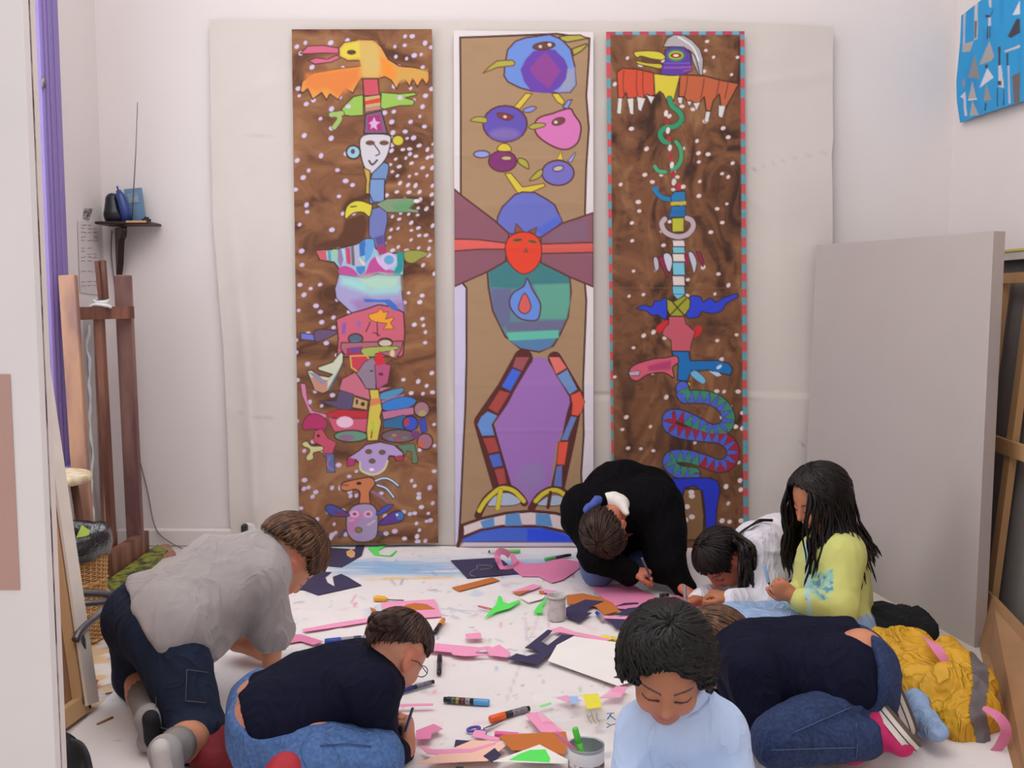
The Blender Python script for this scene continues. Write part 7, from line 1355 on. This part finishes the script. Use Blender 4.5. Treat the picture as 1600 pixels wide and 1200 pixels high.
paper('pink', [(664, 1017), (675, 1015), (707, 1018), (750, 1022), (763, 1020), (772, 1023), (752, 1026), (742, 1031), (770, 1034), (727, 1036), (708, 1034), (705, 1030), (664, 1026)], 'wide pink band of paper right of the crouched head'); paper('pink', [(760, 1026), (780, 1018), (798, 1030), (793, 1038), (765, 1035)], 'pink point of paper touching the navy cut-out'); paper('pink', [(727, 1001), (751, 999), (753, 1008), (729, 1009)], 'small pink rectangle in the middle of the floor')
paper('pink', [(620, 1113), (677, 1112), (677, 1115), (620, 1117)], 'thin pink strand beside the pencil hand'); paper('green', [(842, 1116), (860, 1110), (862, 1113), (846, 1118)], 'thin neon green sliver near the orange marker')
paper('deep pink', [(650, 1156), (678, 1145), (692, 1153), (675, 1160), (673, 1169), (650, 1170)], 'folded pink scrap at the pencil hand'); paper('pink', [(737, 1166), (742, 1155), (760, 1157), (758, 1163), (784, 1168), (778, 1173)], 'pink scrap above the navy square'); paper('navy', [(712, 1171), (738, 1173), (735, 1187), (709, 1185)], 'navy square of paper on the pink ribbon')
paper('peach', [(738, 1172), (782, 1175), (790, 1181), (762, 1205), (650, 1210), (700, 1188)], 'peach paper with curved edge at the bottom centre'); paper('pink', [(655, 1181), (677, 1187), (737, 1186), (776, 1175), (774, 1179), (737, 1192), (680, 1195), (668, 1194)], 'long pink ribbon lying across the peach paper'); paper('navy', [(755, 1198), (773, 1185), (783, 1196), (770, 1208)], 'navy scrap under the orange sheet at the bottom')
paper('pink', [(820, 1131), (845, 1127), (873, 1153), (884, 1161), (845, 1160)], 'pink paper wedge above the large orange sheet'); paper('pink', [(868, 1105), (885, 1101), (910, 1110), (888, 1113)], 'pale pink scrap above the clear plastic bag'); paper('pink', [(936, 1106), (963, 1087), (980, 1088), (970, 1105)], 'pink triangle beside the pale blue sleeve')
paper('orange', [(780, 1168), (789, 1165), (884, 1160), (887, 1175), (882, 1197), (843, 1190), (800, 1190)], 'large orange-brown sheet left of the tin can'); paper('white', [(770, 1208), (843, 1181), (900, 1212)], 'white sheet with a neon green shape at the bottom edge'); paper('green', [(795, 1206), (812, 1196), (828, 1190), (852, 1189), (860, 1204), (858, 1210)], 'rounded neon green shape on the white sheet at the bottom')
paper('peach', [(1318, 1206), (1344, 1179), (1380, 1179), (1364, 1206)], 'peach paper corner at the bottom right near the jeans')
mb = MB(); ribbon(mb, crom([P(1444, 996, 2.55), P(1458, 1006, 2.50), P(1470, 1022, 2.47), P(1481, 1040, 2.46)], 6), [0.012 + 0.022 * math.sin(i / 18 * 2.8 + 0.2) for i in range(19)], (0.3, -1, 0.9)); tag(mb.obj('paper_ribbon', CM['deep pink'], smooth=False), 'pink paper strip draped over the yellow jacket', 'paper', 'cut coloured paper on the floor')
mb = MB(); ribbon(mb, crom([P(1536, 1106, 2.28), P(1560, 1120, 2.26), P(1572, 1142, 2.25), P(1562, 1166, 2.25), P(1550, 1176, 2.26)], 5), [0.006 + 0.026 * math.sin(i / 20 * 2.6 + 0.2) for i in range(21)], (0.3, -1, 0.4)); tag(mb.obj('paper_ribbon', CM['deep pink'], smooth=False), 'curved pink paper strip at the hem of the yellow jacket', 'paper', 'cut coloured paper on the floor')

# ------------------------------------------------------------------ markers, scissors, jar and can
ZM = 0.017
def mk(x0, y0, x1, y1, lab, capc, barrel, **k): return marker(lab, F(x0, y0, ZM), F(x1, y1, ZM), capc, barrel, **k)
BK = (30, 28, 36); WB = (205, 200, 205)
mk(813, 861, 763, 862, 'green-capped black marker at the foot of the middle banner', (98, 200, 96), BK, band=[(0.72, 0.95, WB)])
mk(851, 874, 892, 867, 'green-capped marker lying on the ragged pink paper', (90, 190, 110), BK)
mk(507, 1003, 570, 997, 'thick blue-capped marker behind the navy-topped back', (38, 70, 170), (150, 148, 156), r=0.0105, band=[(0.72, 0.9, (40, 44, 70))])
mk(693, 968, 679, 989, 'short orange and black marker right of the hair bun', (224, 142, 50), BK, r=0.0085, capfrac=0.42)
mk(687, 1025, 686, 1053, 'black marker standing out below the pink band', BK, BK, r=0.0078)
mk(622, 1081, 678, 1065, 'dark blue-capped marker under the bent face', (36, 44, 110), BK, band=[(0.5, 0.9, (130, 130, 140))], marks=(60, 60, 90))
mk(765, 1098, 693, 1093, 'black marker with sky blue cap and coloured print', (92, 160, 214), BK, capfrac=0.34, r=0.0095, band=[(0.42, 0.52, (190, 170, 170)), (0.55, 0.6, (150, 50, 60)), (0.66, 0.73, (200, 160, 60)), (0.76, 0.82, (60, 130, 80))], marks=(60, 40, 60))
mk(765, 1124, 827, 1107, 'black and grey marker with bright orange cap', (236, 98, 36), BK, capfrac=0.37, r=0.0095, band=[(0.55, 0.92, (150, 146, 150))], marks=(70, 66, 76))
mk(773, 1147, 846, 1153, 'pink marker with clear pale pink barrel', (236, 96, 156), (236, 176, 202), capfrac=0.5, r=0.0085)
mk(939, 996, 984, 1002, 'yellow marker left of the curly black hair', (232, 214, 50), (228, 206, 60), r=0.0085)
mk(932, 957, 943, 970, 'blue pen with cap on the orange-brown paper', (40, 64, 190), (150, 140, 150), r=0.0065)
mk(712, 1203, 742, 1207, 'olive-banded marker at the bottom edge', BK, (150, 136, 90), r=0.009)
mk(672, 1004, 664, 1011, 'tiny blue pen cap near the crouched head', (50, 90, 150), (50, 90, 150), r=0.004)
mk(768, 952, 747, 947, 'short red pencil left of the neon green offcut', (206, 110, 116), (206, 110, 116), r=0.0042)
mk(1031, 931, 1045, 930, 'small black pen cap on the pink sheet below the black sweater', BK, BK, r=0.0085)
sd = empty('screwdriver', F(605, 936), 'small tool with yellow handle and thin metal shaft on the floor', 'tool'); MB().tube([F(584, 936, 0.016), F(590, 935, 0.017), F(600, 936, 0.016), F(605, 937, 0.016)], [0.009, 0.0115, 0.011, 0.006], 12).obj('handle', mat('yellow tool plastic', (228, 170, 40), 0.4), sd); MB().tube([F(604, 937, 0.012), F(631, 938, 0.008)], 0.0022, 8).obj('shaft', M_chrome, sd)
sx = empty('scissors', F(750, 1140), 'purple-handled scissors lying beside the orange-capped marker', 'scissors')
for c_, r in (((740, 1139), (0.017, 0.010)), ((751, 1145), (0.013, 0.011))):
    m0 = F(*c_, 0.014); dr_ = nrm(F(785, 1126) - F(735, 1141)); pr = A(-dr_[1], dr_[0], 0); tt = np.linspace(0, 2 * math.pi, 24); MB().tube([m0 + dr_ * math.cos(u) * r[0] + pr * math.sin(u) * r[1] for u in tt], 0.0038, 8).obj('handle', mat('purple plastic', (98, 82, 172), 0.4), sx)
for q in (0.0, 0.003): bl_ = MB(); ribbon(bl_, [F(757, 1139 + q * 300, 0.014 + q * 0.3), F(770, 1133, 0.014 + q * 0.3), F(788, 1125, 0.013 + q * 0.3)], [0.009, 0.008, 0.001], (0, 0, 1), 0.0012); bl_.obj('blade', mat('steel', (150, 150, 156), 0.25, 0.02, metal=0.9), sx)
jr = empty('glass_jar', F(869, 972), 'small cloudy plastic jar smeared with grey paint, standing in the middle of the floor', 'jar'); c = F(869, 971); c[2] = 0.008
MB().lathe(c, [(0.001, 0.0), (0.029, 0.0), (0.031, 0.004), (0.0325, 0.075), (0.034, 0.083), (0.0325, 0.086), (0.0300, 0.083), (0.0295, 0.006), (0.001, 0.004)], 36).obj('jar_wall', mat('cloudy paint-smeared plastic', (206, 196, 192), 0.35, 0.10, 40, 0.2, 80, tint=(176, 168, 170)), jr)
MB().lathe(c, [(0.0333, 0.074), (0.0345, 0.075), (0.0345, 0.079), (0.0333, 0.080)], 36).obj('rim_ring', mat('grey rim', (140, 132, 132), 0.4), jr)
ca = empty('tin_can', F(912, 1215), 'open tin can with white label and dark drips holding a green marker', 'can'); c = F(916, 1212); r = 0.0405; ht = P(916, 1163, c[1])[2]
M_tin = mat('galvanised tin', (168, 172, 178), 0.35, 0.05, 10, 0.1, metal=0.55)
MB().lathe(c, [(0.001, 0.003), (r - 0.001, 0.003), (r, 0.006), (r, ht - 0.003), (r + 0.0015, ht), (r - 0.001, ht + 0.0005), (r - 0.002, ht - 0.004), (r - 0.002, 0.008), (0.001, 0.007)], 44).obj('can_wall', M_tin, ca)
MB().lathe(c, [(r + 0.0004, ht * 0.52), (r + 0.001, ht * 0.53), (r + 0.001, ht - 0.008), (r + 0.0004, ht - 0.007)], 44).obj('label_sleeve', mat('white label', (226, 224, 228), 0.6, 0.03), ca)
MB().lathe(c, [(r + 0.0006, 0.006), (r + 0.0016, 0.008), (r + 0.0016, ht * 0.5), (r + 0.0006, ht * 0.52)], 44).obj('paint_crust', mat('dark dripped paint crust', (86, 78, 84), 0.6, 0.4, 70, 0.5, 60, tint=(200, 190, 190)), ca)
rd = c + A(-0.012, 0.0, 0.012); marker('neon green marker standing in the tin can', P(898, 1137, c[1] + 0.0), c + A(-0.004, -0.006, 0.010 + 0.02), (86, 206, 60), (86, 206, 60), r=0.0075, group='pens standing in the can')
marker('pink and magenta pen leaning out of the tin can', P(868, 1144, c[1] - 0.01), c + A(0.015, -0.01, 0.025), (226, 120, 150), (190, 40, 120), r=0.0055, capfrac=0.55, group='pens standing in the can')
# clear bag with letters
bgm = bpy.data.materials.new('clear plastic film'); bgm.use_nodes = True; bq = bgm.node_tree.nodes['Principled BSDF']; bq.inputs['Base Color'].default_value = (0.93, 0.9, 0.92, 1); bq.inputs['Roughness'].default_value = 0.12; bq.inputs['Alpha'].default_value = 0.22
ND = 20; V = []; cr_ = [F(830, 1104), F(985, 1102), F(992, 1146), F(846, 1148)]
for i in range(ND + 1):
    for j in range(ND + 1): u, v = i / ND, j / ND; q = (cr_[0] * (1 - u) + cr_[1] * u) * (1 - v) + (cr_[3] * (1 - u) + cr_[2] * u) * v; q[2] = 0.034 + 0.010 * vn(q * 22, 4) - 0.01 * (abs(u - .5) ** 3 * 8); V.append(q)
Q = [[i * (ND + 1) + j, (i + 1) * (ND + 1) + j, (i + 1) * (ND + 1) + j + 1, i * (ND + 1) + j + 1][::-1] for i in range(ND) for j in range(ND)]
bg = tag(link('plastic_bag', V, Q, bgm), 'clear plastic bag with yellow label and blue letters beside the pale blue sleeve', 'plastic bag')
slab('yellow_label', [(910, 1111), (935, 1110), (940, 1132), (917, 1135)], 0.0008, CM['yellow'], None, None, 0.046, parent=bg); slab('blue_label', [(888, 1114), (903, 1114), (905, 1125), (893, 1127)], 0.0008, CM['blue'], None, None, 0.046, parent=bg)
tx = MB()
for pts in ([(917, 1117), (921, 1126), (925, 1131)], [(924, 1113), (927, 1124), (931, 1131)], [(932, 1114), (933, 1123), (937, 1128)], [(920, 1121), (924, 1118)]): tx.tube([F(x, y, 0.0478) for x, y in pts], 0.0007, 4)
tx.obj('label_writing', mat('dark label ink', (96, 92, 60), 0.8), bg)
def strokes(segs, w_):
    m = MB()
    for sg in segs: ribbon(m, [F(x, y, 0.0475) for x, y in sg], w_, (0, 0, 1), 0.0006)
    return m
strokes([[(948, 1115), (960, 1114)], [(955, 1115), (949, 1124)], [(953, 1118), (962, 1125)]], 0.0034).obj('letter_K', mat('printed blue ink', (44, 122, 184), 0.6), bg); strokes([[(948, 1130), (954, 1133), (948, 1137)], [(954, 1133), (962, 1131)]], 0.0034).obj('letter_Y', mat('printed blue ink', 0), bg)
